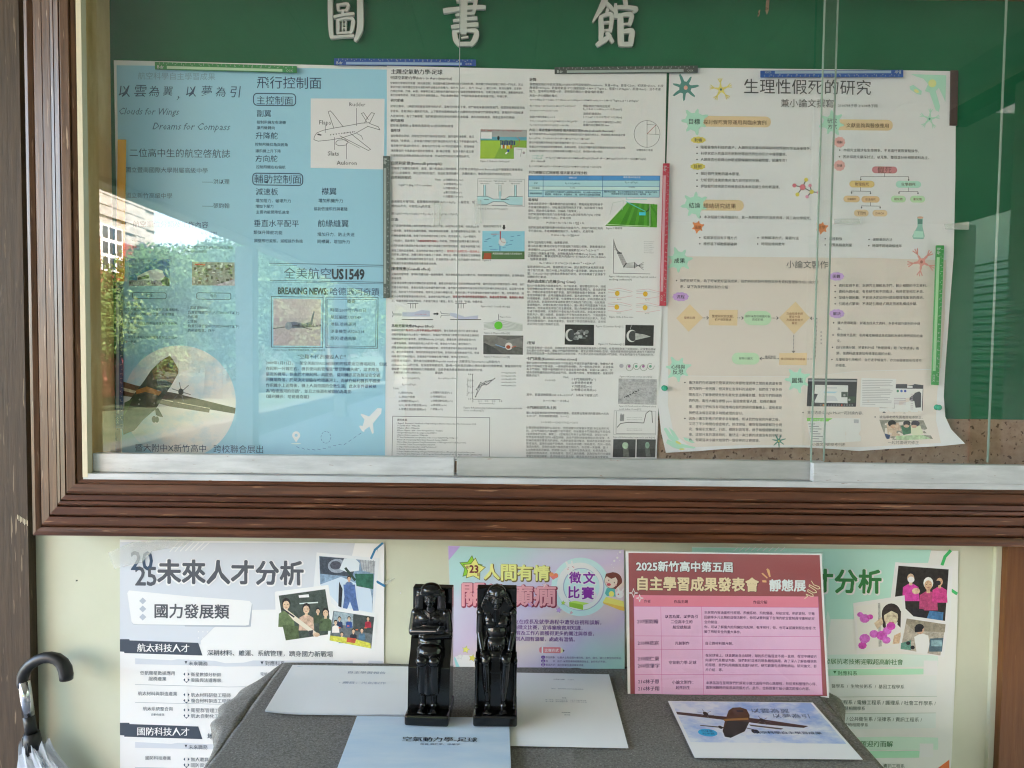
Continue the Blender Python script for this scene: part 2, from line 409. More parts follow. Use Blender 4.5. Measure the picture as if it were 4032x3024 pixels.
# ================= notice cabinet =================
cab = thing('notice_cabinet', 'large brown wooden wall cabinet with sliding glass over a green notice board', 'cabinet', (0, 0, 1.0))
Lx = P(112, 1500, -.058).x; Rx = 1.315
Bz = P(1200, 2128, -.066).z; Tz = 2.34
ILx, IRx = -.872, 1.20
IBz = P(2000, 1899, YF).z                                  # lower inner lip of the wood
def zat(px, py, Y): return P(px, py, Y).z
ITz = zat(3640, 1, YB)
zfelt = zat(3800, 1650, YB)
box('green_felt', (ILx, YB, zfelt), (IRx, YB+.012, ITz+.05), M['felt'], cab)
box('cork_strip', (ILx, YB+.001, IBz-.01), (IRx, YB+.012, zfelt-.0005), M['cork'], cab)
box('back_panel', (ILx-.02, YB+.013, IBz-.03), (IRx+.02, YW-.001, ITz+.08), M['dark'], cab)
sp = box('side_panel', (ILx-.012, YF+.028, IBz-.02), (ILx, YB+.012, ITz+.05), M['cream_side'], cab)
box('side_panel', (IRx, YF+.028, IBz-.02), (IRx+.012, YB+.012, ITz+.05), M['cream_side'], cab)
box('edge_strip', (ILx-.0008, YF+.0015, IBz), (ILx+.0095, YF+.019, ITz+.02), M['pale_edge'], cab)
box('sill', (ILx, YF+.031, IBz-.02), (IRx, YB, zat(2000, 1812, YB)-.03), M['cork'], cab)
box('top_panel', (ILx, YF+.028, ITz), (IRx, YB, ITz+.012), M['orange_wood'], cab)
# moulded frame: profile of (offset inwards from the outer edge, depth)
wid = (ILx-.001)-Lx
prof = [(0, YW-.001), (0, -.050), (.003, -.058), (.012, -.064), (.020, -.060), (.0218, -.053), (.0238, -.053), (.0250, -.066), (.030, -.073), (.0455, -.076), (.0468, -.066), (.0488, -.066), (.0500, -.080), (.054, -.088), (.0695, -.091), (.0708, -.081), (.0728, -.081), (.0740, -.094),
        (.078, -.104), (.0845, -.107), (.0854, -.099), (.0872, -.099), (.0885, -.111), (.0985, -.115), (.0998, -.107), (.1018, -.107), (.1030, -.118), (.108, -.125), (.1225, -.125), (.1234, -.119), (.1248, -.119), (.1260, -.122), (.131, -.119), (wid, -.112), (wid, -.02)]
k_ = wid/.136
prof = [((a*k_ if a != wid else a), d) for a, d in prof]
def frame_side(kind, mat):
    V = []; Fc = []
    vert = kind in ('l', 'r')
    for a, d in prof:
        xa, xb = Lx+a, Rx-a
        fz = (IBz-Bz)/wid; ft = (Tz-ITz)/wid
        za, zb = Bz+a*fz, Tz-a*ft
        if kind == 'b': V += [(xa, d, za), (xb, d, za)]
        if kind == 't': V += [(xb, d, zb), (xa, d, zb)]
        if kind == 'l': V += [(xa+.0002, d, zb), (xa+.0002, d, za)]
        if kind == 'r': V += [(xb, d, za), (xb, d, zb)]
    for i in range(len(prof)-1): Fc.append((2*i, 2*i+1, 2*i+3, 2*i+2))
    return mesh_obj('stile' if vert else 'rail', V, Fc, mat, cab)
frame_side('b', M['rail_wood']); frame_side('t', M['rail_wood']); frame_side('l', M['stile_wood']); frame_side('r', M['stile_wood'])
# little paint chips and a white scratch on the lower rail
rd = random.Random(3)
chips_v = []; chips_f = []
for i in range(150):
    x = rd.uniform(-.80, 1.2); z = P(2016+x*1950, 1948+x*5, -.1185).z; z0_ = z+rd.uniform(-.0015, .0015)
    L = rd.uniform(.002, .006); hh = rd.uniform(.0012, .0030); n = len(chips_v); y = -.1207
    chips_v += [(x, y, z0_), (x+L, y, z0_+.0005), (x+L*.9, y, z0_+hh), (x+L*.1, y, z0_+hh*.8)]; chips_f.append((n, n+1, n+2, n+3))
o = mesh_obj('paint_chips', chips_v, chips_f, new_mat('bare_wood_chips', (.32, .16, .09), .7), cab); o['kind'] = 'stuff'
quad_slab('scratch', [(3130, 1938), (3180, 1941), (3225, 1953), (3180, 1946)], -.1215, -.12, M['white_paint'], cab)
for i, q_ in enumerate(([(3018, -4), (3030, -4), (3027, 40), (3020, 58), (3014, 40)], [(2988, 40), (2994, 38), (2990, 62), (2983, 66)])):
    quad_slab('torn_patch', q_, -.0012, -.0004, M['cork'], cab)
# aluminium track lip
box('track', (ILx, YG-.028, IBz-.004), (IRx, YG+.035, IBz+.0075), M['alu'], cab)
ztop = ITz+.005
def door(x0, x1, Y, topx, bot, mat, le=False, re=True):
    """sliding pane with its aluminium shoe; x0,x1 in metres"""
    zt = bot+.0385
    g = mesh_obj('glass_door', [(x0, Y, zt), (x1, Y, zt), (x1, Y, ztop), (x0, Y, ztop)], [(0, 1, 2, 3)], M['glass'], cab)
    s = box('door_shoe', (x0+.0008, Y-.009, bot), (x1-.0008, Y+.009, zt), mat, g); bev(s, .0012)
    if re: box('glass_edge', (x1+.0001, Y-.0022, zt+.0002), (x1+.0024, Y+.0022, ztop), M['glass_edge'], g)
    if le: box('glass_edge', (x0-.0024, Y-.0022, zt+.0002), (x0-.0001, Y+.0022, ztop), M['glass_edge'], g)
    return g
X = lambda px, py, Y: P(px, py, Y).x
bz = IBz+.008
YG2 = YG-.021
door(ILx+.008, X(1791, 1850, YG), YG, 0, bz, M['alu'], re=False)
door(X(1798, 1850, YG), X(3266, 1000, YG), YG, 0, bz, M['alu_grey_reflection'], le=False)
door(X(3208, 1400, YG2), IRx-.004, YG2, 0, bz, M['alu'], le=True, re=False)
e = cab.children[-1]
xx = X(3955, 1000, YG2)
ge = box('glass_edge', (xx, YG+.004, bz+.039), (xx+.002, YG+.009, ztop), M['glass_edge'], cab)
xm = X(1800, 900, YG)
box('glass_edge', (X(1796, 1850, YG)-.0008, YG-.003, bz+.0395), (X(1796, 1850, YG)+.0008, YG+.003, ztop), new_mat('dull_glass_edge', (.30, .34, .32), .3), cab)
# dark end caps where shoes meet
box('shoe_cap', (X(3208, 1850, YG)-.012, YG-.0105, bz), (X(3208, 1850, YG)-.001, YG-.0095, bz+.038), new_mat('grey_plastic_cap', (.10, .10, .09), .6), cab)

# ---------------- raised board letters ----------------
LZ = Vector((0, 0, 0))
def brush(name, label, strokes):
    cx = sum(p[0] for s in strokes for p in s[0])/sum(len(s[0]) for s in strokes)
    base = P(1200+cx*.633, 150, -.01)
    root = thing(name, label, 'sign letter', (base.x, -.001, base.z), 'white brush style characters across the top of the board')
    for part, grow, Yf, Yb, mat in (('backing', 9, -.003, -.0005, new_mat('dark_letter_outline', (.055, .105, .075), .7)), ('face', 0, -.0105, -.0031, new_mat('white_foam_letter', (.60, .62, .58), .6))):
        V = []; Fc = []
        for si, (pts, wd) in enumerate(strokes):
            # smooth polyline ribbon with rounded ends
            n = len(pts); ws = wd if isinstance(wd, (list, tuple)) else [wd]*n
            ws = [q+grow for q in ws]
            # resample with catmull-rom
            rp = []
            for i in range(n-1):
                p0 = pts[max(i-1, 0)]; p1 = pts[i]; p2 = pts[i+1]; p3 = pts[min(i+2, n-1)]
                for j in range(5):
                    u = j/5
                    q = [.5*((2*p1[a])+(-p0[a]+p2[a])*u+(2*p0[a]-5*p1[a]+4*p2[a]-p3[a])*u*u+(-p0[a]+3*p1[a]-3*p2[a]+p3[a])*u**3) for a in (0, 1)]
                    rp.append((q[0], q[1], ws[i]*(1-u)+ws[i+1]*u))
            rp.append((pts[-1][0], pts[-1][1], ws[-1]))
            L = []; Rr = []
            for i, (x, y, wv) in enumerate(rp):
                a = rp[max(i-1, 0)]; b = rp[min(i+1, len(rp)-1)]
                dx, dy = b[0]-a[0], b[1]-a[1]; l = math.hypot(dx, dy) or 1; nx, ny = -dy/l, dx/l
                if i == 0: sx, sy = -dx/l*wv*.32, -dy/l*wv*.32
                elif i == len(rp)-1: sx, sy = dx/l*wv*.32, dy/l*wv*.32
                else: sx = sy = 0
                wv2 = wv*(.8 if i in (0, len(rp)-1) else 1)
                L.append((x+nx*wv2/2+sx, y+ny*wv2/2+sy)); Rr.append((x-nx*wv2/2+sx, y-ny*wv2/2+sy))
            yf = Yf-si*.00004; m_ = len(L)
            o = len(V)
            for (lx, ly) in L: V.append(P(1200+lx*.633, ly*.633, yf))
            for (lx, ly) in Rr: V.append(P(1200+lx*.633, ly*.633, yf))
            V += [Vector((p.x, Yb, p.z)) for p in V[o:o+2*m_]]
            for i in range(m_-1):
                Fc.append((o+i, o+i+1, o+m_+i+1, o+m_+i))
                Fc.append((o+i, o+2*m_+i, o+2*m_+i+1, o+i+1)); Fc.append((o+m_+i, o+m_+i+1, o+3*m_+i+1, o+3*m_+i))
            Fc.append((o, o+m_, o+3*m_, o+2*m_)); Fc.append((o+m_-1, o+3*m_-1, o+4*m_-1, o+2*m_-1))
        mesh_obj(part, V, Fc, mat, root)
brush('sign_character', 'white brush character in a tall square outline, left of the three on green felt', [
    ([(158, -40), (158, 60), (160, 160), (166, 225)], [30, 30, 28, 26]), ([(158, -40), (250, -46), (345, -40)], 26), ([(342, -40), (345, 80), (342, 180), (315, 248)], [34, 38, 38, 22]),
    ([(165, 232), (230, 226), (300, 222)], [22, 16, 20]), ([(205, 28), (208, 62)], 18), ([(203, 30), (268, 24), (258, 66)], [14, 16, 18]), ([(210, 66), (255, 62)], 10),
    ([(238, 66), (234, 92)], 16), ([(184, 104), (240, 90), (300, 84)], [20, 15, 20]), ([(205, 122), (206, 170), (204, 208)], [18, 22, 16]), ([(205, 124), (250, 114), (296, 118), (296, 170), (284, 204)], [14, 14, 22, 24, 16]),
    ([(210, 205), (284, 200)], 14), ([(234, 128), (234, 200)], 8), ([(254, 126), (254, 200)], 8), ([(234, 150), (254, 149)], 6), ([(234, 172), (254, 171)], 6)])
brush('sign_character', 'white brush character with many level strokes, middle of the three on green felt', [
    ([(945, -30), (1010, -38), (1062, -30), (1052, 66)], [16, 20, 24, 22]), ([(872, 66), (960, 54), (1050, 44), (1118, 44)], [34, 26, 26, 24]), ([(992, -45), (990, 60), (988, 200)], [40, 42, 40]),
    ([(948, 6), (1050, 0)], 16), ([(942, 92), (1000, 84), (1050, 80)], [16, 18, 20]), ([(928, 128), (1000, 118), (1066, 112)], [18, 18, 24]), ([(918, 166), (1000, 156), (1070, 152)], [24, 26, 30]),
    ([(932, 196), (938, 240), (958, 274)], [32, 32, 26]), ([(936, 194), (1000, 190), (1064, 192), (1060, 240), (1034, 276)], [18, 16, 28, 34, 26]), ([(962, 272), (1030, 272)], [24, 26]), ([(976, 234), (1014, 228)], 11)])
brush('sign_character', 'white brush character of two halves, right of the three on green felt', [
    ([(1872, -20), (1848, 40), (1794, 132)], [38, 36, 10]), ([(1868, 8), (1900, 40), (1924, 66)], [20, 24, 16]), ([(1884, 56), (1878, 84)], [20, 16]), ([(1842, 104), (1846, 180), (1842, 240)], [28, 32, 26]),
    ([(1846, 100), (1908, 90), (1902, 190)], [18, 26, 22]), ([(1850, 140), (1900, 136)], 14), ([(1850, 190), (1900, 184)], 14), ([(1824, 276), (1870, 244), (1902, 218)], [30, 32, 14]), ([(1882, 206), (1914, 256)], [26, 22]),
    ([(1990, -30), (1998, 28)], [22, 26]), ([(1934, 26), (1936, 104)], [18, 26]), ([(1936, 44), (2000, 44), (2062, 54), (2044, 72)], [20, 24, 28, 14]), ([(1964, 94), (1966, 190), (1968, 272)], [34, 38, 36]),
    ([(1968, 92), (2032, 90), (2022, 150)], [20, 30, 24]), ([(1980, 150), (2026, 146)], 14), ([(1980, 196), (2034, 192), (2032, 240), (2028, 274)], [22, 34, 34, 30]), ([(1968, 274), (2030, 274)], 28)])

# ================= what the glass mirrors: building, trees =================
bd = thing('stone_building', 'long grey stone school building with a red base band, mirrored in the glass', 'building', (-12.5, -13, -.15))
box('wall_body', (-20, -24.5, -.15), (-12.5, -14, 9.4), M['stone'], bd)
box('base_band', (-12.499, -24.45, -.1), (-12.44, -14.05, 4.75), M['redband'], bd)
bm0 = None
wins = [(-19.4, 3.75, 1.2, 1.4), (-22.2, 3.75, 1.2, 1.4)]
for r_ in range(13):
    for c_ in range(8):
        y0 = -24.45+c_*1.3+(.65 if r_ % 2 else 0); z0_ = 4.8+r_*.32
        if y0+1.27 > -14.05: continue
        if any(y0+1.27 > wy-.12 and y0 < wy+ww+.12 and z0_ < wz+wh+.08 for wy, wz, ww, wh in wins): continue
        if bm0 is None: bm0 = box('stone_block', (-12.5, y0, z0_), (-12.44, y0+1.27, z0_+.295), M['stone'], bd); bb = (y0, z0_)
        else:
            o = bm0.copy(); C.objects.link(o); o.location = (rnd.uniform(-.012, .012), y0-bb[0], z0_-bb[1])
for wy, wz, ww, wh in wins:
    f_ = box('window', (-12.47, wy, wz), (-12.40, wy+ww, wz+wh), M['white_paint'], bd)
    for i in range(3):
        for j in range(3):
            box('pane', (-12.40, wy+.08+i*ww/3, wz+.08+j*wh/3), (-12.385, wy+ww/3*(i+1)-.05, wz+wh/3*(j+1)-.05), M['window_glass'], f_)
ap = [(-24.1, .0), (-24.1, 3.9), (-24.0, 4.5), (-23.75, 4.85), (-23.5, 4.95), (-23.25, 4.85), (-23.0, 4.5), (-22.9, 3.9), (-22.9, 0)]
n_ = len(ap); mesh_obj('arched_doorway', [(-12.43, y, z) for y, z in ap]+[(-12.39, y, z) for y, z in ap], [tuple(range(n_)), tuple(range(2*n_-1, n_-1, -1))]+[(k, k+n_, (k+1) % n_+n_, (k+1) % n_) for k in range(n_)], M['window_glass'], bd)
box('cornice', (-12.499, -24.6, 9.0), (-12.15, -14, 9.2), M['white_paint'], bd)
def crown_mesh(name, seed, n, rad, hh, lm, sz=.10):
    r = random.Random(seed); V = []; Fc = []
    blobs = [(Vector((r.uniform(-.55, .55)*rad, r.uniform(-.55, .55)*rad, hh*(.25+.7*r.random()))), r.uniform(.3, .55)*rad) for _ in range(13)]
    blobs.append((Vector((0, 0, hh*.93)), rad*.35))
    for i in range(n):
        c, q = r.choice(blobs)
        d = Vector((r.gauss(0, 1), r.gauss(0, 1), r.gauss(0, .85))).normalized()
        p = c+d*q*r.uniform(.55, 1.08)
        a = Vector((r.gauss(0, 1), r.gauss(0, 1), r.gauss(0, 1))).normalized(); b = a.cross(d+Vector((.1, 0, .3))).normalized(); s_ = sz*r.uniform(.5, 1.1)
        o = len(V); V += [p-a*s_*.6, p+b*s_*.35, p+a*s_*.6, p-b*s_*.35]; Fc.append((o, o+1, o+2, o+3))
    me = bpy.data.meshes.new(name); me.from_pydata([tuple(v) for v in V], [], Fc); me.materials.append(lm)
    return me
cms = [crown_mesh('crown', 1, 10500, 1.5, 3.2, M['leaf'][0]), crown_mesh('crown', 2, 10500, 1.7, 2.9, M['leaf'][1]), crown_mesh('crown', 5, 10500, 1.4, 3.4, M['leaf'][2])]
def tree(x, y, k, s, lab, z=-.15, grp='trees in the courtyard'):
    t = thing('tree', lab, 'tree', (x, y, z), grp)
    tr = tube('trunk', [(x, y, z), (x+.05, y, z+.6*s), (x-.04, y+.05, z+1.3*s), (x, y, z+2.2*s)], [.13*s, .1*s, .08*s, .03*s], M['bark'], t, 7)
    for a in range(3):
        tube('limb', [(x, y, z+(.9+.3*a)*s), (x+.7*s*math.cos(a*2.2), y+.7*s*math.sin(a*2.2), z+(1.7+.3*a)*s)], [.05*s, .015*s], M['bark'], t, 5)
    c = bpy.data.objects.new('crown', cms[k]); C.objects.link(c); c.parent = t; c.location = (0, 0, .35*s); c.scale = (s, s, s); c.rotation_euler = (0, 0, x*3+y)
TL_ = [(-10.4, -16.5, 1, 1.08, 'first tree of the courtyard row, at the far left of the reflection, yellow green'), (-9.6, -18.2, 0, 1.13, 'second tree of the courtyard row, green'), (-10.6, -20.2, 1, 1.24, 'third tree of the courtyard row, yellow green'), (-9.2, -21.6, 2, 1.25, 'fourth tree of the courtyard row, before the gap of sky, deep green'), (-10.3, -23.6, 0, 1.32, 'fifth tree of the courtyard row, green'), (-9.0, -25.2, 2, 1.42, 'sixth tree of the courtyard row, deep green'), (-9.8, -27.5, 1, 1.58, 'seventh and last tree of the courtyard row, yellow green'), (-12.5, -30, 1, 1.5, 'tall yellow green tree first behind the courtyard row'), (-13.5, -34, 2, 1.64, 'tall deep green tree second behind the courtyard row'), (-10.6, -35, 0, 1.53, 'tall green tree left of the near corridor pillar, far off'), (-8.6, -33, 1, 1.54, 'tall yellow green tree right of the near corridor pillar, far off'), (-9.5, -41, 2, 1.74, 'tall deep green tree behind the second corridor pillar, far off'), (-6.4, -36, 0, 1.55, 'tall green tree between the two farther corridor pillars'), (-16, -44, 1, 1.8, 'tall yellow green tree farthest back at the left'), (-7.5, -46, 2, 1.89, 'tall deep green tree farthest back near the corridor'), (-22, -46, 0, 2.11, 'tall green tree farthest back beyond the stone building'), (3, -46, 1, 1.68, 'yellow green tree seen through the far corridor end')]
for a in TL_: tree(*a)

# ================= the blue aviation poster =================
NAVY = '#1d3a5c'; GR = '#48535c'
def wav(base, amp, fx=.004, fy=.006, ph=0):
    return lambda x, y: base-amp*(.5+.5*math.sin(x*fx+y*fy*.6+ph))
S = Sheet('poster', 'light blue aviation poster with a propeller plane in a round photo, left in the cabinet', 'poster', (-.58, -.001, 1.55), wav(-.0012, .0014))
S.part('paper').view(0, 0, 1)
S.poly([(448, 237), (1000, 250), (1530, 262), (1528, 1100), (1524, 1812), (1000, 1802), (476, 1797), (462, 1000)], '#ccd2da', 0)
S.part('blue_field').poly([(459, 257), (1000, 264), (1524, 274), (1520, 1100), (1516, 1800), (1000, 1791), (481, 1786), (472, 1000)], '#8dbbd8', 1)
S.part('title_lettering').view(0, 0, .6076)
for ch, x0, x1, y in (('以', 768, 842, 590), ('雲', 868, 945, 588), ('為', 962, 1030, 592), ('翼', 1056, 1116, 590), ('，', 1146, 1162, 612), ('以', 1204, 1270, 592), ('夢', 1304, 1370, 590), ('為', 1396, 1460, 595), ('引', 1490, 1552, 595)):
    S.text(ch, x0, x1, y, '#33506f', .006, sl=.02, shear=.12)
S.text('Clouds for Wings', 765, 1155, 718, '#4c6a86', -.006, shear=.35, yr=1.15)
S.text('Dreams for Compass', 988, 1485, 815, '#44627f', -.004, shear=.35, yr=1.1)
S.text('航空科學自主學習成果', 895, 1395, 492, '#7798ac')
S.text('二位高中生的航空啓航誌', 840, 1492, 990, '#3b5068', .004)
S.text('國立暨南國際大學附屬高級中學', 815, 1346, 1100, '#4b637a')
S.text('——洪以理', 1310, 1487, 1176, '#3b5068'); S.text('國立新竹高級中學', 815, 1116, 1266, '#5a7288'); S.text('——張鈞翰', 1310, 1487, 1332, '#3b5068')
S.part('body_lettering')
S.text('航空單位分類及工作內容', 862, 1350, 1452, '#34507a', .01); S.text('飛航管制', 1300, 1405, 1513, '#4a6890')
S.text('他們負責的工作就是對可以飛航管制', 1195, 1510, 1602, '#35566d'); S.text('與不適飛行的限制', 1195, 1340, 1630, '#35566d')
S.text('桃園塔台', 855, 905, 1560, '#35566d'); S.text('民航局', 855, 905, 1600, '#35566d')
S.text('飛行控制面', 1665, 2082, 535, NAVY, .008)
S.text('主控制面', 1663, 1898, 650, NAVY, .008); S.rrect(1643, 605, 1916, 682, 24, NAVY, 3, 6)
for t, x0, x1, y, b in (('副翼', 1665, 1757, 735, .008), ('控制飛機左右滾轉', 1664, 1852, 792, 0), ('讓飛機轉向', 1664, 1780, 828, 0), ('升降舵', 1658, 1800, 880, .008), ('控制飛機仰角與俯角', 1653, 1864, 936, 0),
                        ('讓飛機上升下降', 1656, 1820, 978, 0), ('方向舵', 1656, 1798, 1028, .008), ('控制飛機左右偏航', 1660, 1850, 1082, 0), ('輔助控制面', 1648, 1952, 1160, .008), ('減速板', 1658, 1802, 1242, .008),
                        ('增加阻力，破壞升力', 1657, 1885, 1300, 0), ('增加下壓力', 1656, 1772, 1337, 0), ('主要功能是降低速度', 1660, 1873, 1374, 0), ('垂直水平配平', 1645, 1936, 1447, .008), ('類似升降舵功能', 1643, 1830, 1506, 0), ('調整飛行姿態，減輕操作負擔', 1647, 1962, 1560, 0)):
    S.text(t, x0, x1, y, NAVY, b or .004)
S.rrect(1638, 1122, 1962, 1198, 24, NAVY, 3, 6)
S.view(1344, 0, .6076)
for t, x0, x1, y, b in (('襟翼', -128, -32, 1240, .008), ('增加飛機升力', -148, 10, 1300, 0), ('協助低速飛行與著陸', -178, 40, 1353, 0), ('前緣縫翼', -152, 47, 1448, .008), ('增加升力，防止失速', -155, 85, 1518, 0), ('同襟翼，增加升力', -155, 55, 1565, 0)):
    S.text(t, x0, x1, y, NAVY, b or .004)
# labelled aeroplane drawing
S.part('aeroplane_drawing')
S.poly([(-198, 638), (280, 640), (275, 1098), (-199, 1088)], '#cfcdd0', 2)
LN = '#4a4a4e'
S.text('Rudder', 52, 156, 675, '#3c3c40', .004); S.text('Flaps', -143, -67, 792, '#3c3c40', .004); S.text('Slats', -88, -16, 993, '#3c3c40', .004); S.text('Auloron', -30, 101, 1054, '#3c3c40', .004)
S.line([(99, 700), (99, 815)], 3, LN); S.line([(-104, 810), (-104, 860)], 3, LN); S.line([(-45, 890), (-45, 970)], 3, LN); S.line([(33, 930), (33, 1030)], 3, LN)
body = [(-175, 885), (-160, 862), (-120, 845), (-60, 832), (40, 815), (130, 798), (185, 795), (215, 735), (195, 730), (165, 768), (150, 798)]
S.line(body, 3.5, LN)
S.line([(-175, 885), (-178, 905), (-150, 915), (-80, 908), (0, 895), (90, 865), (170, 820)], 3.5, LN)
S.line([(-48, 832), (-85, 725), (-72, 718), (-55, 735), (12, 822)], 3.5, LN); S.line([(165, 790), (130, 735), (145, 730), (175, 775)], 3.5, LN)
S.line([(170, 818), (250, 842), (240, 822), (182, 800)], 3.5, LN); S.line([(-10, 880), (175, 975), (190, 968), (60, 865)], 3.5, LN); S.line([(-5, 895), (120, 960)], 2.5, LN)
S.line([(-35, 920), (-20, 908), (25, 905), (45, 920), (30, 940), (-15, 945), (-35, 935)], 3.5, LN, closed=True); S.line([(100, 865), (130, 880), (140, 905)], 3, LN)
for i in range(9): S.rect(-72+i*18, 873-i*2.4-3, -66+i*18, 880-i*2.4-3, '#2c2c30', 4)
for i in range(7): S.rect(0+i*14, 862-i*1.8, 5+i*14, 868-i*1.8, '#2c2c30', 4)
S.poly([(-150, 866), (-128, 872), (-130, 880), (-158, 874)], '#2c2c30', 4)
# two building photos
S.view(0, 1008, .6076).part('building_photo')
S.poly([(836, 15), (1099, 20), (1099, 195), (834, 192)], '#2f6ea8', 2); S.poly([(836, 15), (1000, 18), (900, 110), (835, 130)], '#6a90b8', 2.4)
S.poly([(890, 130), (960, 95), (1010, 86), (1050, 92), (1068, 130), (1068, 160), (890, 160)], '#c3c4d0', 3); S.poly([(892, 140), (965, 118), (965, 145), (892, 156)], '#3a3444', 4); S.poly([(834, 158), (1020, 158), (1099, 150), (1099, 195), (834, 192)], '#85809a', 3.5); S.poly([(1040, 165), (1070, 130), (1099, 150), (1099, 195), (1060, 190)], '#3e5a4a', 4)
rp = random.Random(5)
for i in range(16): S.rect(840+i*12, 160+rp.random()*14, 848+i*12, 184, rp.choice(['#5a5068', '#b0a8b8', '#4c4458', '#8f8a9c']), 4.2+i*.05)
S.part('building_photo_second').poly([(1244, 38), (1520, 42), (1521, 192), (1244, 190)], '#8a8f88', 2)
for i in range(70):
    x = 1246+rp.random()*255; y = 42+rp.random()*125
    S.rect(x, y, x+8+rp.random()*16, y+4+rp.random()*14, rp.choice(['#3a4438', '#5c6850', '#c6cbc8', '#4a4640', '#9aa7a8', '#6a5c50', '#7d8a5c', '#dde0e0']), 2.5+i*.03)
S.poly([(1380, 192), (1521, 150), (1521, 192)], '#a8a4b2', 5); S.rect(1262, 50, 1330, 60, '#b04030', 5.1)
S.part('body_lettering')
S.rrect(858, 236, 1077, 275, 12, NAVY, 3, 4); S.text('包含', 943, 988, 254, NAVY); S.rrect(1274, 238, 1496, 279, 12, NAVY, 3, 4); S.text('包含', 1362, 1405, 258, NAVY)
S.para(['1.塔台管制席', '給予飛機起飛許可、內容包括:離場程序、', '飛行路線、使用飛航空層、有接頻道…', '2.地面管制席', '主要負責地面上的飛機降落飛外移動的', '航道與滑行', '3.機場席', '主要控制機場起降飛機降及附近空域的', '每一航班'], 806, 1160, 315, 30, '#33556e', .004)
S.para(['1.區域管制中心', '負責管理高空中(大約20000FT以上)', '的飛機', '2.塔台', '負責引導低空中(大約20000FT以下)', '的飛機降落、爬升'], 1218, 1550, 335, 29.5, '#27486a', .004)
# round plane photo
S.part('plane_photo')
circ = [(1162+366*math.cos(2*math.pi*i/64), 948+368*math.sin(2*math.pi*i/64)) for i in range(64)]
circ = [(max(x, 793), y) for x, y in circ]
def skycirc():
    mt = noise_mat('printed_cloud_sky', [min(.8, v/.597*.78) for v in hexc('#cfd4de')], [min(.8, v/.597*.78) for v in hexc('#9dbce0')], (1, 1, 1.6), 7, 6, .5, 0, ramp=(.5, .68)); return mt
S.poly(circ, skycirc(), 2)
dk = '#2e2a22'
S.poly([(793, 812), (880, 838), (940, 850), (935, 905), (860, 915), (793, 905)], '#5d4a2c', 3); S.poly([(793, 850), (900, 880), (890, 895), (793, 872)], '#c8c0a0', 3.2)
S.poly([(1035, 872), (1120, 885), (1527, 985), (1522, 1022), (1100, 950), (1030, 930)], '#3b3428', 3); S.poly([(1030, 930), (1100, 948), (1360, 990), (1355, 1015), (1100, 975), (1028, 955)], '#5c5448', 3.3)
S.poly([(1040, 925), (1360, 985), (1360, 990), (1040, 931)], '#b8b0a0', 3.6)
S.poly([(940, 800), (980, 740), (1040, 680), (1100, 645), (1140, 650), (1161, 690), (1155, 760), (1110, 840), (1060, 910), (1010, 990), (930, 1060), (870, 1130), (800, 1158), (790, 1100), (795, 1000), (850, 920)], '#1e2c14', 4)
S.poly([(985, 745), (1040, 682), (1100, 646), (1140, 650), (1161, 690), (1155, 760), (1118, 825), (1060, 800), (1000, 800)], '#5e4420', 4.4)
S.poly([(880, 870), (950, 845), (1050, 880), (1028, 905), (940, 880), (885, 895)], '#9c6a28', 4.5); S.poly([(1090, 690), (1130, 690), (1120, 730), (1080, 720)], '#23201c', 4.6); S.poly([(1100, 645), (1140, 650), (1161, 690), (1157, 735), (1138, 700), (1120, 670)], '#c0bcc0', 4.6)
for a in range(6): S.line([(1175, 880), (1175+62*math.cos(a*1.05+.3), 880+62*math.sin(a*1.05+.3))], 5, '#54585c', 4.7)
S.ell(1172, 880, 17, 22, '#23211e', 5); S.poly([(1155, 895), (1185, 900), (1150, 950), (1120, 945)], '#3b3428', 4.9)
S.poly([(1005, 990), (1025, 985), (1058, 1045), (1030, 1040), (1010, 1030)], '#3a3836', 4.8); S.ell(998, 1058, 14, 22, '#1c1c1e', 5); S.ell(1017, 1060, 13, 20, '#242426', 5.1)
S.poly([(806, 950), (860, 925), (820, 1010), (800, 1040)], '#3f5a24', 5); S.dots([(905, 930), (900, 960), (1000, 955)], 6, '#a8a8a0', 5.2)
S.part('title_lettering')
S.text('暨大附中X新竹高中', 876, 1335, 1243, NAVY, .004); S.text('跨校聯合展出', 1383, 1705, 1250, NAVY, .004)
# news panel
S.part('news_panel')
S.line([(1745, 47), (2222, 55), (2582, 62)], 4, NAVY); S.line([(1750, 58), (2582, 73)], 2.5, NAVY); S.line([(1752, 158), (2582, 172)], 4, NAVY); S.line([(1752, 168), (2582, 182)], 2.5, NAVY)
S.text('全美航空', 1840, 2145, 112, '#2e4a6c', .004); S.view(1344, 1008, .6076)
S.text('US1549', -60, 148, 115, '#22303e', .05, yr=1.35)
S.text('BREAKING NEWS:', -410, -90, 224, '#2a3a48', .045, yr=1.5); S.text('哈德遜河奇蹟', -72, 246, 230, '#2e4a6c', .004)
S.line([(-454, 262), (-118, 268), (-122, 594), (-454, 590)], 4, NAVY, 3, True); S.line([(-100, 266), (238, 268), (234, 598), (-100, 594)], 4, NAVY, 3, True); S.line([(-92, 280), (226, 282), (222, 586), (-92, 583)], 2.5, NAVY, 3, True)
S.poly([(-440, 276), (-132, 280), (-135, 582), (-440, 580)], '#b3abb0', 2); S.poly([(-440, 400), (-132, 400), (-135, 582), (-440, 580)], '#a8a0a8', 2.5)
S.poly([(-365, 455), (-345, 430), (-300, 425), (-240, 440), (-200, 425), (-180, 355), (-172, 360), (-188, 440), (-200, 462), (-360, 470)], '#5c6478', 3); S.ell(-342, 452, 22, 26, '#7c8494', 4); S.line([(-440, 470), (-290, 450), (-190, 478)], 5, '#3c3c48', 4); S.line([(-300, 455), (-140, 460)], 4, '#3c3c48', 4)
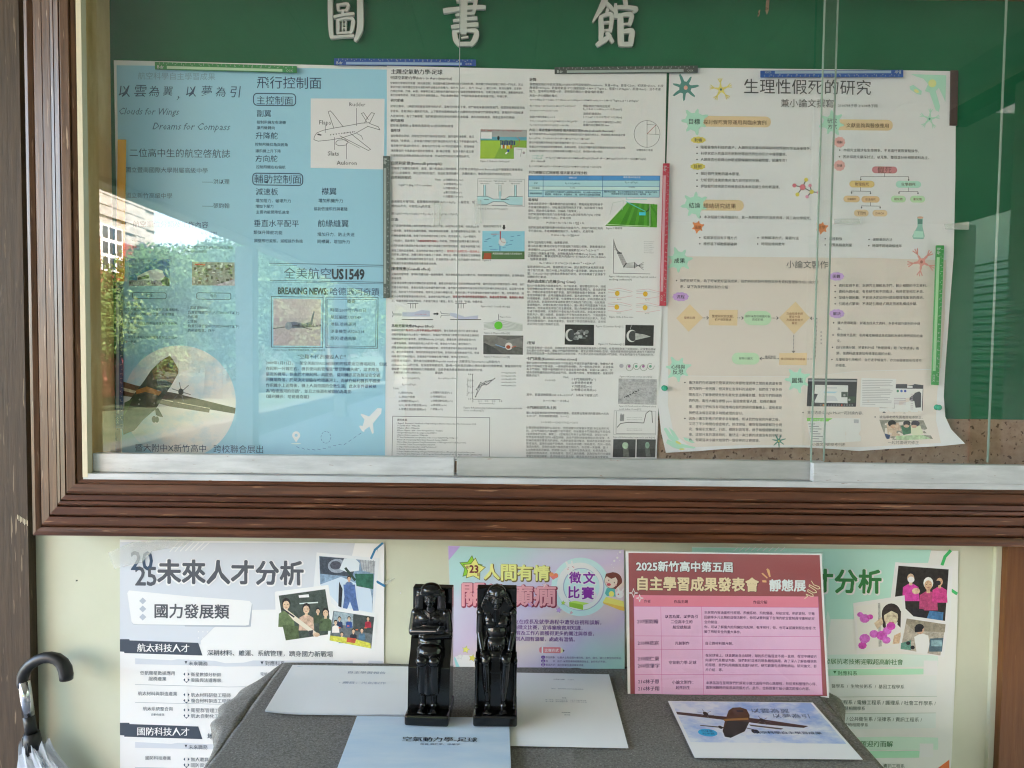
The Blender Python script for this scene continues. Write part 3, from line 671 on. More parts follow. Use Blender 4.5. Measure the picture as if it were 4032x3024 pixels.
for i in range(18): S.rect(-290+i*9, 440+rp.random()*8, -286+i*9, 456, '#2c2c34', 5)
S.part('body_lettering')
S.text('概要', 38, 90, 294, NAVY, .004)
S.para(['時間:2009年1月15日', '航班編號:US1549', '地點:哈德遜河', '涉事機型:A320-214', '原因:遭遇鳥擊'], -70, 158, 350, 46, '#24466a', .004)
S.text('Pictured Above: 復興航空墜機高架橋，隨後於基隆河', -445, -105, 607, '#4a6a80'); S.text('"空難不代表機毀人亡"', -282, 28, 652, NAVY, .004)
S.para(['2009年1月15日，一架全美航空A320自紐約的拉瓜迪亞機場起飛，但就', '在起飛一分鐘左右，機長便向航管報告"雙發動機失效"，請求降落', '最近的機場，但由於才剛起飛、高度低，薩利機長認為無法安全返', '回機場降落，於是決定冒險在哈德遜河上，而就在薩利機長平穩操', '作飛機水上迫降後，機上人員奇蹟的全數生還。此次事件還被稱', '為"哈德遜河的奇蹟"，並且之後還有被翻拍為電影', '《薩利機長：哈德遜奇蹟》'], -488, 295, 692, 36.3, '#123a66', .016)
S.part('ornament')
S.poly([(235, 985), (262, 988), (258, 1020), (205, 1085), (210, 1148), (200, 1152), (182, 1105), (150, 1128), (148, 1140), (135, 1135), (115, 1105), (120, 1098), (138, 1102), (150, 1060), (125, 1030), (130, 1022), (180, 1040)], '#cfd8e6', 3)
for i in range(13): S.line([(-290+i*34, 1235+18*math.sin(i*.5)), (-272+i*34, 1240+18*math.sin((i+.5)*.5))] if i < 9 else [(16+(i-9)*32, 1225-(i-9)*22), (32+(i-9)*32, 1213-(i-9)*22)], 3, '#5a6f9c', 3)
for i in range(10): a = i*.63; S.line([(-100+32*math.cos(a), 1175+38*math.sin(a)), (-100+32*math.cos(a+.35), 1175+38*math.sin(a+.35))], 3, '#5a6f9c', 3)
S.ell(-293, 1162, 26, 26, '#d6e0ec', 3); S.poly([(-318, 1170), (-268, 1170), (-293, 1208)], '#d6e0ec', 3.2); S.ell(-293, 1162, 10, 10, '#8dbbd8', 4); S.ell(-293, 1216, 32, 4, '#c2d2e2', 3)
S.done()

# ================= the white aerodynamics poster =================
K = '#5c5c62'; KB = '#3f3f44'; KR = '#c0505a'
S = Sheet('poster', 'white aerodynamics and football poster full of small black text, middle of the cabinet', 'poster', (.01, -.001, 1.5), wav(-.0034, .0010, .003, .002, 1))
S.part('paper').view(0, 0, 1)
S.poly([(1523, 259), (2100, 272), (2625, 285), (2610, 1100), (2585, 1823), (2000, 1817), (1524, 1812), (1526, 1000)], '#cfcfd3', 0)
S.view(1344, 0, .6076)
S.part('headings')
def H(t, x0, x1, y): S.part('headings').text(t, x0, x1, y, KB, .018)
def Bp(lines, x0, x1, y0, dy, col=K, b=.007): S.part('body_lettering').para(lines, x0, x1, y0, dy, col, b)
H('主題:空氣動力學-足球', 322, 655, 464); S.text('何謂空氣動力學(Intro to Aerodynamics)', 318, 718, 503, KB, .008)
Bp(['空氣動力學是研究氣體（特別是空氣）與固體物體互動時的流動行為的科學。是流體力學與氣體動力學的一門分支，其主', '要研究部分為物體在空氣中運動時所以產生的各種力，如升力（Lift）、阻力（Drag）、壓力分布、氣流分離等。空氣動', '力學在飛機、汽車、火箭、導彈等交通工具和航天器的設計中扮演著至關重要的角色，也廣泛應用於建築、運動器材設計、', '風力發電等領域。其建立在許多基礎理論上，例如:連續性假設、守恆定律(質量/動量/能量守恆)、牛頓力學。'], 318, 1185, 538, 26)
H('研究動機', 320, 403, 650)
Bp(['足球比賽中，12碼罰球是最容易得分的方式，沒有任何球員干擾，射門者能以最佳狀態射門。但罰球結果卻經常出', '乎意料，香蕉球射入難防的死角、上下飄移的電梯球以及左右飄移的S型球讓守門員難以撲住。詭異的飛行路徑讓', '人匪夷所思。為了了解原理，我們希望利用在學校所學的基本知識，再利用網路資源，探索這其中的奧秘?'], 318, 1187, 688, 32)
H('研究面相', 320, 403, 780); Bp(['弧形球(香蕉球) & 電梯球(落葉球) & S型球(飄球)原理'], 318, 724, 813, 30); H('弧形球', 320, 382, 845)
Bp(['當球員踢出足球，足球在空中前行路線呈弧線型，因外型形似香蕉，故又', '被稱為「香蕉球」。此球最大的魅力在於踢出的方向乍看之下不是朝向球門，', '容易使守門員誤判而失分。最有名的例子為1997年的四國賽中，巴西傳奇', '球員羅伯托·卡洛斯最大弧形的香蕉球，圖1為示意圖。在許多影片或文章', '中常常提到此現象是因為白努利定律，所以我們先從此定律開始研究。'], 320, 885, 880, 32)
H('白努利定律(Bernoulli principle):', 325, 655, 1057)
Bp(['它描述了流體在流動時，速度、壓力和高度之間的關係。丹尼爾·白努利(Daniel Bernoulli)由牛頓運動定律推導並', '且引入能量概念，得出白努利方程式，指出在理想流體中，流體的壓力、動能和位能的總和為恆定的。'], 325, 1175, 1090, 30)
H('白努利方程式:', 325, 455, 1150); Bp(['½ρV² + ρhg + P = constant'], 372, 585, 1198, 20)
Bp(['ρ:流體密度(kg/m³)', 'V:流體速度(m/s)', 'h:流體高度(m)', 'g:重力加速(m/s²)', 'P:流體壓力(N/m²)'], 663, 790, 1165, 27); Bp(['Unit:'], 608, 645, 1163, 20)
Bp(['由連續性方程可知，截面積和流速關係:A₁V₁ = A₂V₂，一般而言，物', '體的Δh不大，可假定ρhg為定值。'], 325, 865, 1305, 30); Bp(['故½ρV₁² + P₁ = ½ρV₂² + P₂,  A₁ > A₂, V₂> V₁ ∴ P₁> P₂'], 325, 757, 1383, 20)
H('討論:', 325, 370, 1422)
Bp(['以下是我們對網路上資料的統整:密度ρ固定不變，Δh足夠小到忽略，也就是ρgh為', '一個常數。接著有如右圖的圖解，球如果順時針旋轉，且流動相對球向左流動，球', '的轉動會帶動流體，則球下方的流體流速較上方快，而流速越大，½ρv²就越大', '，P就越小，因此得到「速度越快壓力越小」的結論。然而我們發現多數文章利用', '白努利定律只是因為方程式描述了壓力與速度之間的恆定關係，但並未說明壓力和', '速度之間的因果關係。且白努利定律成立條件之一'], 325, 902, 1462, 32.3)
Bp(['自努利只適用於同一道流線上，'], 685, 902, 1628, 30, KR); Bp(['速度越快壓力越小'], 505, 632, 1562, 30, KR)
S.view(1344, 1008, .6076)
Bp(['但照著上圖所述，流體已發生分離為上下兩部，故在這一開始已經違反它的限制條', '件，用來解釋足球弧彎的現象並不自洽。於是我們深入研究，在多篇國外的研究文', '章及論文有提到馬格努斯效應與康達效應。'], 325, 902, -10, 28.5)
H('康達效應(Coandă effect):', 325, 582, 82)
Bp(['又稱為附壁效應。當噴射流體流經一曲面物體時，射流會偏離原本的流動方向，而有隨著物體表面流動的傾向，此現象稱為', '康達效應。'], 325, 1185, 117, 27)
Bp(['原理:康達效應主要受流體黏性和速度影響。最靠近物體表面的空氣我們稱為邊界層，當射流在碰到物體表面的一瞬間，由於', '流體本身的黏性，會產生黏滯力拉曳邊界層的流體，邊界層的流體被帶走後沒有足夠的空氣補充原來的區域，該區壓力就會', '降低，在射流下方形成低壓區，而氣流上方為外界壓力區，兩側的壓力不均等讓噴射流會被大氣壓力「壓」向物體表面。速', '度大小則會影響康達效應的附性。當速度在臨界點以內，速度越大形成的低壓區範圍越大，康達效應更明顯，速度越小則反', '之。但當速度超過臨界點時，大氣壓力無法「壓住」射流，射流會「脫離」物體表面。'], 325, 1187, 174, 29)
Bp(['速度越大形成的低壓區範圍越大，康達效應更明顯，速度越小則反'], 720, 1182, 262, 29, KR)
H('馬格努斯效應(Magnus Effect):', 325, 602, 452)
Bp(['當旋轉物體的角速度(ω)與平移速度(v)不重合時，會在與角速度和平移速度向量組', '成的平面垂直方向上產生一個側向力，在橫向力的作用下物體飛行軌跡產生偏轉的', '現象稱為馬格努斯效應。或根據Babinsky (2003)[5]，康達效應在誘導速度場大的', '一邊更為明顯，提供的反作用力大於另一側，導致合力不為0，產生側向力。', '原理:旋轉的圓柱體產生黏滯力帶動周圍空氣，原有的速度場與圓柱的旋轉速度疊', '加，產生誘導速度場，兩側的誘導速度場不對稱，即兩側流體相對速度不同。根據', '納維-斯托克斯方程[6]，流體速度不對稱產生壓力梯度，從而產生側向力。'], 325, 893, 480, 28.3)
Bp(['角速度(ω)與平移速度(v)不重合'], 418, 637, 481, 28, KR)
Bp(['計算馬格努斯力，要先來介紹雷諾數(Reynolds number)= 流體慣性力(inertial force)和黏性力', '(Adhesive force)的比值，在後面會頻繁提到。圖8為一篇有關足球動力學的文獻中的實驗數據，實驗測得不同', '雷諾數下自旋參數與側向力係數關係，自旋參數為角速度與前進速度的比值。'], 325, 1165, 678, 27)
Bp(['馬格努斯力(升力/側向力):'], 338, 515, 755, 20, KB); Bp(['雷諾數:'], 608, 660, 757, 20, KB)
Bp(['F₅ = ½CₛρAV₁V₂', '', 'F₅ = −ρΓV₂V₁'], 395, 508, 790, 21); Bp(['Re = ρVD/μ = VD/ν'], 630, 742, 792, 20); Bp(['Unit:'], 338, 374, 857, 20)
Bp(['Fₛ:側向力(N)', 'Cₛ:側向力係數', 'ρ:流體密度(kg/m³)', 'V₁/V₂:球速/流體速度(m/s)', 'A:球體正面投影面積(m²)'], 372, 552, 886, 26.5)
Bp(['μ:流體動力黏度(Pa·s)', 'D:球體直徑(m)', 'ν:流體運動黏度(m²/s)', 'ω:角速度(rad/s)', 'Γ:環量(m²/s)'], 580, 722, 884, 27)
S.part('reference_box').line([(333, 1038), (962, 1048), (960, 1322), (328, 1314)], 3, '#55555a', 3, True)
S.text('資料來源:', 362, 428, 1062, KB, .012)
S.para(["1.Bajpai,P. Biermann's Handbook of Pulp and Paper; Elsevier: Amsterdam, The Netherlands, 2018.", '2.Coandă effect - Wikipedia', '3.Magnus effect - Wikipedia', '4.Efecto Magnus - #04 - Série Aerogeradores - Youtube', '5.Holger Babinsky,How do wings works,2003/11.', '6.Navier-Stokes equations- Wikipedia', '7.T Asai,Fundamental aerodynamics of the soccer ball,2007/7,p.106-fig re9.', '8.Ideal Lift of a Spinning Ball | Glenn Research Center | NASA', '9.Firoz Alam, Aerodynamic Drag Measurements of FIFA-approved Footballs,2014/12.', '10.Caroline Cohen,The aerodynamic wall,2013.', '11.https://www.ams.jhu.edu/~eyink/Turbulence1/', '12.Kármán vortex street- Wikipedia', '13.https://visibleearth.nasa.gov/images/72099/cloud-vortices-off-heard-island-south-indian-ocean', '14.Lienhard, John H,Synopsis of Lift, Drag, and Vortex Frequency Data for Rigid Circular Cylinders,1966', '15.https://b23.tv/kAYk1R'], 360, 910, 1083, 15.2, K, .012)
# right column
S.view(1344, 0, .6076)
H('計算:', 1220, 1268, 516)
Bp(['我們假定飛行中的足球為2002FIFA世界盃使用的Fevernova，質量≈430g，直徑=22cm，初球速=25m/s，右旋', '角速率=600rpm，若當時氣溫15℃(運動黏度=1.48×10⁻⁵kg/m·s，密度=1.293kg/m³，風速=0m/s)，且不考慮', '阻力，空中飛行時間=1秒，求所受的側向力量值?偏移距離?'], 1220, 2087, 546, 22.5)
Bp(['方法一.升力經驗方程式:'], 1220, 1400, 619, 20, KB); Bp(['m = 0.43kg, D = 0.22m, V = 25m/s, ω = 600rpm = 600π/30 rad/s, ν = 1.48×10⁻⁵kg/m·s, ρ = 1.293kg/m³'], 1223, 1925, 645, 20)
Bp(['Re = VD/ρ = 25×0.22×1/1.48×10⁻⁵ ≈ 3.71×10⁵'], 1222, 1517, 685, 20); Bp(['Sp = ωD/2V = 600×0.22/2×25 = 0.2765'], 1222, 1404, 716, 20)
Bp(['假設側向力指向正左方', 'F₅ = 4.61 = 0.43×a, a = 10.72(m/s²)'], 1568, 1818, 687, 19); Bp(['法向初速度為0', 'S = ½at² = ½×10.72×1² = 5.36(m)'], 1568, 1818, 737, 20); Bp(['⇒ 4.61N的側向力可讓球在25m飛行', '距離內向左飄移約5.36m'], 1568, 1815, 790, 20)
Bp(['由圖8大概可推斷Cₛ ≈ 0.3', '⇒ F₅ = ½CₛρV²A = ½CₛρV²π(D/2)² = ⅛CₛρV²D²', '   F₅ = ⅛×0.3×1.293×25²×(0.22)² = 4.61(N)'], 1222, 1530, 757, 26)
H('方法二.環流理論中的庫塔-儒夫斯基定理(Kutta-Joukowski theorem)：', 1218, 1770, 842)
Bp(['以下的推導參考NASA[8]在把球體視為由無數圓柱切片組成的想法上，根據庫塔-儒夫斯基定理', 'F₅= −ρΓVV,    Γ = ∮V·dl = ∫V·r dθ = 2πr²ω ⇒ F₅ = −2πr²ωρV', '圓柱半徑隨著其與赤道平面的距離改變⇒ f(l) = r = variable radius', '環量公式中的強度源學流體速度，為簡化模型，在貼近球體表面的流體速度會近似於表面速度。', '每個切片受到的升力之加總即可得到球體升力公式，我們對l作積分得到:'], 1218, 1845, 868, 27.5)
Bp(['r = Rcosθ', 'l = Rsinθ'], 1240, 1308, 1008, 17, '#7fb8ae'); Bp(['dl = −Rsindθ'], 1228, 1320, 1044, 17); Bp(['⇒ F₅ = ∫−2πr²ωρV dl = 2π(Rsinθ)²ωρV ∫Rsinθ dθ = 2πR³ωρV∫sin³θ dθ = 4/3(2πR³ωρV)'], 1325, 1975, 1022, 17)
Bp(['F₅ = 4/3(2πR³ωρV) = 4/3×2π×(0.22/2)³×60π/3×1.293×25 = 22.65(N)'], 1218, 1685, 1076, 20)
H('升力經驗公式與庫塔-儒夫斯基定理比較:', 1215, 1597, 1117)
S.part('comparison_table').poly([(1214, 1138), (2065, 1140), (2060, 1278), (1212, 1276)], '#9fc6de', 2); S.poly([(1214, 1138), (2065, 1140), (2064, 1168), (1214, 1166)], '#4a8cc8', 3); S.poly([(1213, 1206), (2063, 1209), (2062, 1232), (1213, 1232)], '#b6d4e6', 3)
for x in (1308, 1694): S.line([(x, 1138), (x-1, 1277)], 3, '#3c6c9c', 4)
for y in (1167, 1206, 1232): S.line([(1214, y), (2063, y+3)], 2.5, '#3c6c9c', 4.4)
S.line([(1214, 1138), (2065, 1140), (2060, 1278), (1212, 1276)], 3, '#3c6c9c', 4.8, True)
for t, a, b, y, c in (('經驗公式', 1475, 1527, 1151, '#dce8f4'), ('庫塔-儒夫斯基定理', 1828, 1938, 1148, '#dce8f4'), ('公式', 1248, 1272, 1187, NAVY), ('F₅ = ½CₛρAV₁V₂', 1452, 1548, 1187, NAVY), ('F₅ = −ρΓV₂V₁', 1840, 1922, 1181, NAVY), ('力的量值', 1236, 1285, 1219, NAVY), ('4.61N', 1483, 1513, 1217, NAVY), ('22.65N', 1862, 1900, 1213, NAVY), ('兩者差異原因', 1222, 1300, 1253, NAVY),
                      ('公式中的升力係數是於大量實驗結果得到，升力係數考慮因素有', 1320, 1682, 1244, NAVY), ('雷諾數、物體形狀、表面條件......等，故所得之值較偏向現實。', 1320, 1682, 1259, NAVY), ('屬於勢流理論，建立在流體無黏性與不可壓縮，皆偏向於理想，', 1702, 2050, 1242, NAVY), ('然而現實中亦須考量到如風阻、邊界層......等。', 1750, 2010, 1257, NAVY)): S.text(t, a, b, y, c, .006)
H('電梯球', 1212, 1275, 1295)
Bp(['電梯球是足球中一種高難度的自由球踢法，特點是在踢球時幾乎', '不旋轉或轉速很小，球在接近球門時突然下墜，如同電梯下降般', '變化，因此得名電梯球，又稱為「落葉球」。', '我們知道球體所受的力分別有重力(Fɢ)與空氣作用力(Fᴀ) =空氣', '阻力(Fᴅ) + 空氣升力(Fʟ)，於是可得:'], 1212, 1695, 1320, 22.6)
Bp(['M dV/dt = Fɢ + Fᴀ = Fɢ + Fᴅ + Fʟ'], 1330, 1575, 1443, 20)
Bp(['我們知道馬格努斯效應中的側向力就是升力，而阻力與飛行方向', '平行且反向。不考慮旋轉的情況下，Fʟ等於0，於是可得:'], 1212, 1693, 1474, 22); Bp(['M dV/dt = Mg − ½CᴅρAVV'], 1362, 1543, 1523, 20)
Bp(['其中Cᴅ為阻力係數，由實驗求得。', '圖10為各種比賽用足球在不同雷諾數下的阻力係數，拿數據接近光', '滑球體的Teamgeist比較，可以看到雷諾數在2×10⁻⁵~2.5×10⁻⁵', '之間阻力係數急遽下降，此現象稱為阻力危機(Drag Crisis)。賽事'], 1210, 1712, 1570, 24)
S.view(1344, 1008, .6076)
Bp(['公開數據中，賽事足球飛到大約為100~110km/h=27.78~30.56m/s', '，估算其雷諾數:'], 1208, 1712, 0, 20); Bp(['Re = VD/ν = 29.17×0.22×1/1.48×10⁻⁵ = 4.33×10⁵'], 1285, 1645, 45, 20)
Bp(['當球速降到17m/s時，雷諾數為252348，因此我們可以推測足球遭', '遇了阻力危機，阻力大幅上升如同形成一道空氣牆，讓球在此時下', '墜。Cohen(2013)[10]也對此現象進行研究，研究中模擬了此現象下', '球體的飛行軌跡。'], 1206, 1712, 70, 21.7)
H('為何造成阻力危機(Drag Crisis)', 1206, 1517, 164)
Bp(['阻力分為黏滯阻力與壓差阻力。先介紹前者，當球體在飛行中，流經', '受到物體的黏滯力拉曳，物體也受到相對應的黏滯阻力。當流速很慢', '時，流體因康達效應附著於表面，直到球體最後面才會脫離，流線不', '會受到明顯干擾，此時流體為層流狀態。當流速很快時，流體大幅受', '到球體擾動，流線互相干擾，在球體後方形成渦漩，此時流體為湍流', '(紊流)狀態。前面提到的雷諾數是慣性力與黏性力的比值，也就是說', '雷諾數越大，流體受黏滯力的影響越小，圖11顯示不同雷諾數下的流', '體狀態。而後者是造成阻力的主要因素，阻力危機的發生就是因壓差', '急遽下降而導致。足球飛行中會在後方形成尾流區，此區域空氣粒子', '較前方少，壓力也較低，前後壓力不平衡形成壓差阻力。下兩張圖中，', '圖12為層流，圖13為湍流，可明顯看出層流的的尾流區比較大，形成', '更大的壓差阻力。因為流速降低，雷諾數下降從而轉為層流，這也就', '是足球發生阻力危機的主因。'], 1205, 1720, 192, 20.7)
H('S型球', 1202, 1255, 563)
Bp(['伴隨著電梯球一同出現，同樣是發生在球幾乎不旋轉或轉速很小的時候，在電梯球急速下墜開始前，足球會出現以', '左右飄移的飛行姿態，擾亂守門員的視野判斷，產生此現象的稱為S型球，但我們要想問兩個問題:讓幾乎不轉的球', '拐彎的原因及第一次拐彎後為何又會再拐彎，大多數人認為可能原因為卡門渦街，所以我們進行卡門渦街的研究。'], 1200, 2037, 594, 18.5)
H('卡門渦街(Kármán vortex street)', 1200, 1527, 665)
Bp(['置於流體中的物體在特定條件下可能產生不穩定的邊界層分離，物體後方會', '產生不對稱的交替渦漩，一側為順時針轉動，另一側則為逆時針，此現象稱', '為卡門渦街。現實中最明顯的例子為衛星背面的雲層，如圖15&16顯示。交', '替渦流使物體兩側的瞬間速度不同，造成壓力梯度，使物體振動。振動頻率', '關係式如下:'], 1200, 1763, 693, 20.3)
Bp(['f = St V/D'], 1322, 1388, 805, 20); Bp(['Unit:'], 1437, 1475, 784, 20); Bp(['f:卡門渦街頻率(s⁻¹)', 'St:斯特勞哈爾數', 'V:流體速度(m/s)', 'D:物體迎流寬度(m)'], 1493, 1652, 799, 22.5)
Bp(['其中，若雷諾數範圍:250 ≤ Re ≤ 2×10⁵，St有以下經驗公式:'], 1200, 1665, 898, 20); Bp(['St = 0.198(1 − 19.7/Re)'], 1308, 1473, 937, 20)
H('卡門渦街是否為主因', 1200, 1392, 982)
Bp(['圖16為雷諾數與斯特勞哈爾數的關係，前面算出電梯球的雷諾數大約為', '4.33×10⁵，對照實驗數據圖，St = 0.2:'], 1200, 1732, 1016, 20); Bp(['f = St V/D = 0.2×29.17/0.22 = 26.51'], 1297, 1530, 1077, 20)
Bp(['計算振動結果為每秒26次左右，然而現實中足球最多改變3次左右飛行方', '向，且卡門渦街在大雷諾數下並不穩定，所以推論卡門渦街應該不是造成', 'S型球現象的主因。事實上，S型球是近年來才出現的術語，自從2006年', '世界盃用球由歷任的5,6邊型拼接，改為不規則拼接後開始出現S型球。不', '對稱的縫線影響氣流的狀態。光滑表面易保持層流，粗糙表面易擾動流線', '形成湍流。當球的縫線不對稱時，可能造成球體一側為層流，而另一側為', '湍流的情形，兩側形成壓力梯度而產生側向力，形成第一次偏轉，圖17', '&18為棒球風洞實驗，根據圖12&13，左圖中左側為湍流，右側為層流。', '右圖中右側為湍流，左側為層流，至於之後的偏轉，因為球在飛行中還是', '會產生輕微的轉動，造成接縫的位置改變，層流與湍流的區域也會變換，', '此現象發生於球體的任何方向，但以左右同最為明顯。'], 1198, 1745, 1112, 20.5)
# figures
def cap(t, a, b, y): S.part('captions').text(t, a, b, y, K, .006)
S.view(1344, 0, .6076)
S.part('football_figure').poly([(902, 838), (1202, 842), (1200, 1030), (900, 1028)], '#7da43c', 2); S.poly([(902, 838), (1202, 842), (1201, 908), (901, 906)], '#9a9c9c', 2.5); S.poly([(902, 886), (1202, 889), (1201, 910), (901, 908)], '#5c9cb0', 3); S.poly([(902, 912), (1045, 914), (990, 1028), (900, 1028)], '#96b63c', 3)
S.rect(905, 856, 975, 898, '#d8d8d8', 3.5); S.text('THE TRAJECTORY OF THE FREE KICK', 905, 1170, 844, '#b04a50', .01)
for i in range(9): x = 1030+i*11; S.rect(x, 908+(i % 3)*3, x+8, 940, '#2a3c70', 4+i*.05)
for i in range(6): x = 1036+i*12; S.rect(x, 938, x+8, 962, '#c03c28' if i % 2 else '#e8e4e0', 4+i*.05)
S.ell(1018, 895, 8, 14, '#333', 4) if False else S.ell(1018, 895, 8, 14, '#333a3c', 4); S.poly([(1070, 945), (1090, 942), (1092, 965), (1072, 968)], '#e8b820', 5); S.rect(1075, 968, 1088, 985, '#2848a0', 5); S.poly([(1070, 985), (1080, 985), (1068, 1000), (1060, 996)], '#e8e8e8', 5)
S.line([(1140, 890), (1155, 905), (1150, 940), (1110, 960)], 3, '#b05a40', 6); S.poly([(1118, 955), (1200, 958), (1200, 1032), (1118, 1030)], '#d2d4d4', 4); S.ell(1182, 990, 8, 8, '#a89aa0', 5); S.line([(1130, 965), (1170, 970), (1160, 1015)], 2, '#888c90', 6)
cap('Figure 1. Roberto Carlos goal', 902, 1088, 1043)
S.part('venturi_figure').line([(884, 1158), (1188, 1162), (1188, 1338), (878, 1332)], 2, '#9c9ca2', 3, True)
S.poly([(882, 1272), (945, 1272), (985, 1290), (1060, 1290), (1088, 1272), (1175, 1275), (1174, 1330), (1090, 1328), (1055, 1308), (985, 1306), (945, 1326), (882, 1324)], '#a8cade', 3)
for x in (922, 1021, 1121): S.rect(x, 1200, x+14, 1274 if x != 1021 else 1292, '#a8cade', 3.4); S.line([(x, 1198), (x, 1272)], 2, '#4c5c66', 4); S.line([(x+14, 1198), (x+14, 1272)], 2, '#4c5c66', 4.3)
S.rect(1023, 1202, 1033, 1240, '#cfcfd3', 4)
S.line([(882, 1272), (945, 1272), (985, 1290), (1060, 1290), (1088, 1272), (1175, 1275)], 2.5, '#4c5c66', 4.5); S.line([(882, 1324), (945, 1326), (985, 1306), (1055, 1308), (1090, 1328), (1174, 1330)], 2.5, '#4c5c66', 4.5); S.line([(925, 1294), (955, 1294)], 3, '#303438', 5); S.line([(1035, 1294), (1085, 1294)], 3, '#303438', 5); S.line([(975, 1330), (1075, 1331)], 2.5, '#303438', 5)
for a, b, x0 in (('Low velocity and', 'high pressure', 892), ('High velocity and', 'low pressure', 988), ('Low velocity and', 'high pressure', 1090)): S.text(a, x0, x0+80, 1172, K); S.text(b, x0+10, x0+66, 1188, K)
cap('Figure 2. Bernoulli Principle[1]', 890, 1075, 1351); S.part('captions').text('錯誤說明的例子', 920, 1038, 1466, KB, .01)
S.poly([(1048, 1458), (1060, 1458), (1060, 1474), (1066, 1474), (1054, 1490), (1042, 1474), (1048, 1474)], '#3c3c40', 3)
S.part('ball_figure').poly([(914, 1497), (1188, 1498), (1187, 1664), (912, 1663)], '#86bcd8', 2); S.poly([(913, 1628), (1187, 1629), (1187, 1680), (912, 1680)], '#4c6c44', 3); S.ell(1043, 1568, 24, 26, '#c6c6c8', 4); S.line([(1030, 1550), (1040, 1568), (1062, 1572)], 2, '#a05048', 5); S.line([(1030, 1500), (1030, 1548)], 7, '#b84450', 5); S.line([(1028, 1596), (1028, 1624)], 5, '#2c64b0', 5)
S.poly([(925, 1640), (972, 1640), (972, 1680), (920, 1680)], '#a04c30', 4); S.text('美國慢慢壓力自旋力足球員信中', 980, 1170, 1643, '#e0e0d0'); S.text('速度越慢壓力大', 968, 1022, 1518, KR); S.text('速度越快壓力小', 965, 1018, 1617, '#2050a0')
rq = random.Random(9)
for i in range(14): x = 925+rq.random()*240; y = 1520+rq.random()*90; S.line([(x, y), (x+18, y-2)], 4, '#5c8cb0', 3.4)
S.view(1344, 1008, .6076); cap('Figure 3', 916, 968, 26)
S.part('coanda_figure')
for dx in (0, 312): 
    for q in range(3): S.line([(448+dx+q*16, 308), (448+dx+q*16, 338)], 2.5, '#44444a', 4)
    S.line([(428+dx, 306+q), (498+dx, 306+q)], 3, '#55555a', 4)
S.poly([(395, 365), (470, 365), (520, 350), (572, 355), (574, 392), (395, 392)], '#aeb4c8', 3); S.poly([(705, 368), (740, 372), (800, 395), (885, 385), (885, 408), (760, 410), (705, 385)], '#aeb4c8', 3)
S.line([(330, 360), (335, 375), (390, 376)], 3, '#5c6068', 4); S.line([(330, 395), (335, 382), (390, 383)], 3, '#5c6068', 4.6); S.line([(643, 360), (648, 372), (703, 376)], 3, '#5c6068', 4); S.line([(643, 398), (648, 384), (703, 383)], 3, '#5c6068', 4.6)
S.line([(393, 412), (592, 412)], 4, '#303034', 4); S.line([(707, 412), (904, 412)], 4, '#303034', 4); S.line([(600, 375), (622, 375)], 9, '#26262a', 4); S.poly([(618, 364), (632, 375), (618, 386)], '#26262a', 5); S.text('LOW POWER OR NET', 478, 552, 377, KR)
cap('Figure 4 & 5: Coandă effect[2]', 905, 1092, 326)
S.part('magnus_figure').poly([(922, 440), (970, 430), (1020, 410), (1080, 420), (1175, 440), (1172, 485), (1060, 490), (925, 465)], '#c0c4c0', 2)
for q in range(6): S.line([(923, 432+q*9), (980, 432+q*7), (1020, 412+q*14), (1070, 425+q*10), (1175, 452+q*6)], 1.6, '#8c9090', 3+q*.5)
S.ell(1018, 450, 27, 26, '#58b428', 7); S.line([(1018, 378), (1018, 412)], 3, '#505058', 5); S.text('Magnus Force', 1027, 1097, 394, K); cap('Figure 6: Magnus Effect[3]', 925, 1090, 498)
S.part('rotor_photo').poly([(920, 513), (1179, 516), (1176, 640), (920, 636)], '#5c5a58', 2)
for q in range(9): S.line([(922, 520+q*8), (1000, 522+q*7), (1080, 548+q*4), (1176, 528+q*8)], 2.5, '#8c8a86', 3+q*.3)
S.poly([(922, 560), (1000, 600), (1050, 638), (920, 636)], '#3c3c3e', 6); S.ell(1085, 585, 24, 24, '#c2bab4', 7); S.ell(1082, 590, 14, 12, '#a04828', 8); S.line([(1000, 575), (1060, 595)], 5, '#7ca0c8', 7); S.line([(1105, 592), (1130, 585)], 5, '#b85030', 7)
cap('Figure 7: Flettner rotor[4]', 925, 1090, 652)
S.part('line_chart').line([(850, 765), (850, 928), (1030, 930)], 3, '#606066', 3)
for q, t in enumerate(('0.4', '0.3', '0.2', '0.1', '0.0')): S.text(t, 822, 842, 766+q*40, K, .01); S.line([(846, 766+q*40), (856, 766+q*40)], 2, '#606066', 3)
for q, t in enumerate(('0', '0.1', '0.2', '0.3', '0.4')): S.text(t, 846+q*45-(4 if q else 0), (856 if not q else 862)+q*45, 940, K, .01)
for pts in ([(870, 912), (893, 840), (935, 812), (975, 805), (992, 795)], [(875, 865), (903, 820), (940, 835), (975, 808)], [(870, 910), (910, 838), (955, 828)], [(893, 850), (930, 825), (965, 808)]): S.line(pts, 3, '#5c5c62', 4); S.dots(pts, 4, '#44444a', 5)
S.text('Spin parameter (Bₛ)', 890, 992, 954, K); S.text('Side force coefficient,Cₛ', 815, 930, 905, K, rot=-math.pi/2)
for q in range(5): S.line([(1038, 757+q*20.5), (1060, 757+q*20.5)], 2.5, '#77777c', 3); S.text('Re=4%d1%d70' % (q, q+2), 1065, 1130, 757+q*20.5, K)
cap('Figure 8.Relationship between spin parameter and side', 793, 1170, 982); cap('force coefficient[7]', 793, 920, 1000)
S.view(1344, 0, .6076)
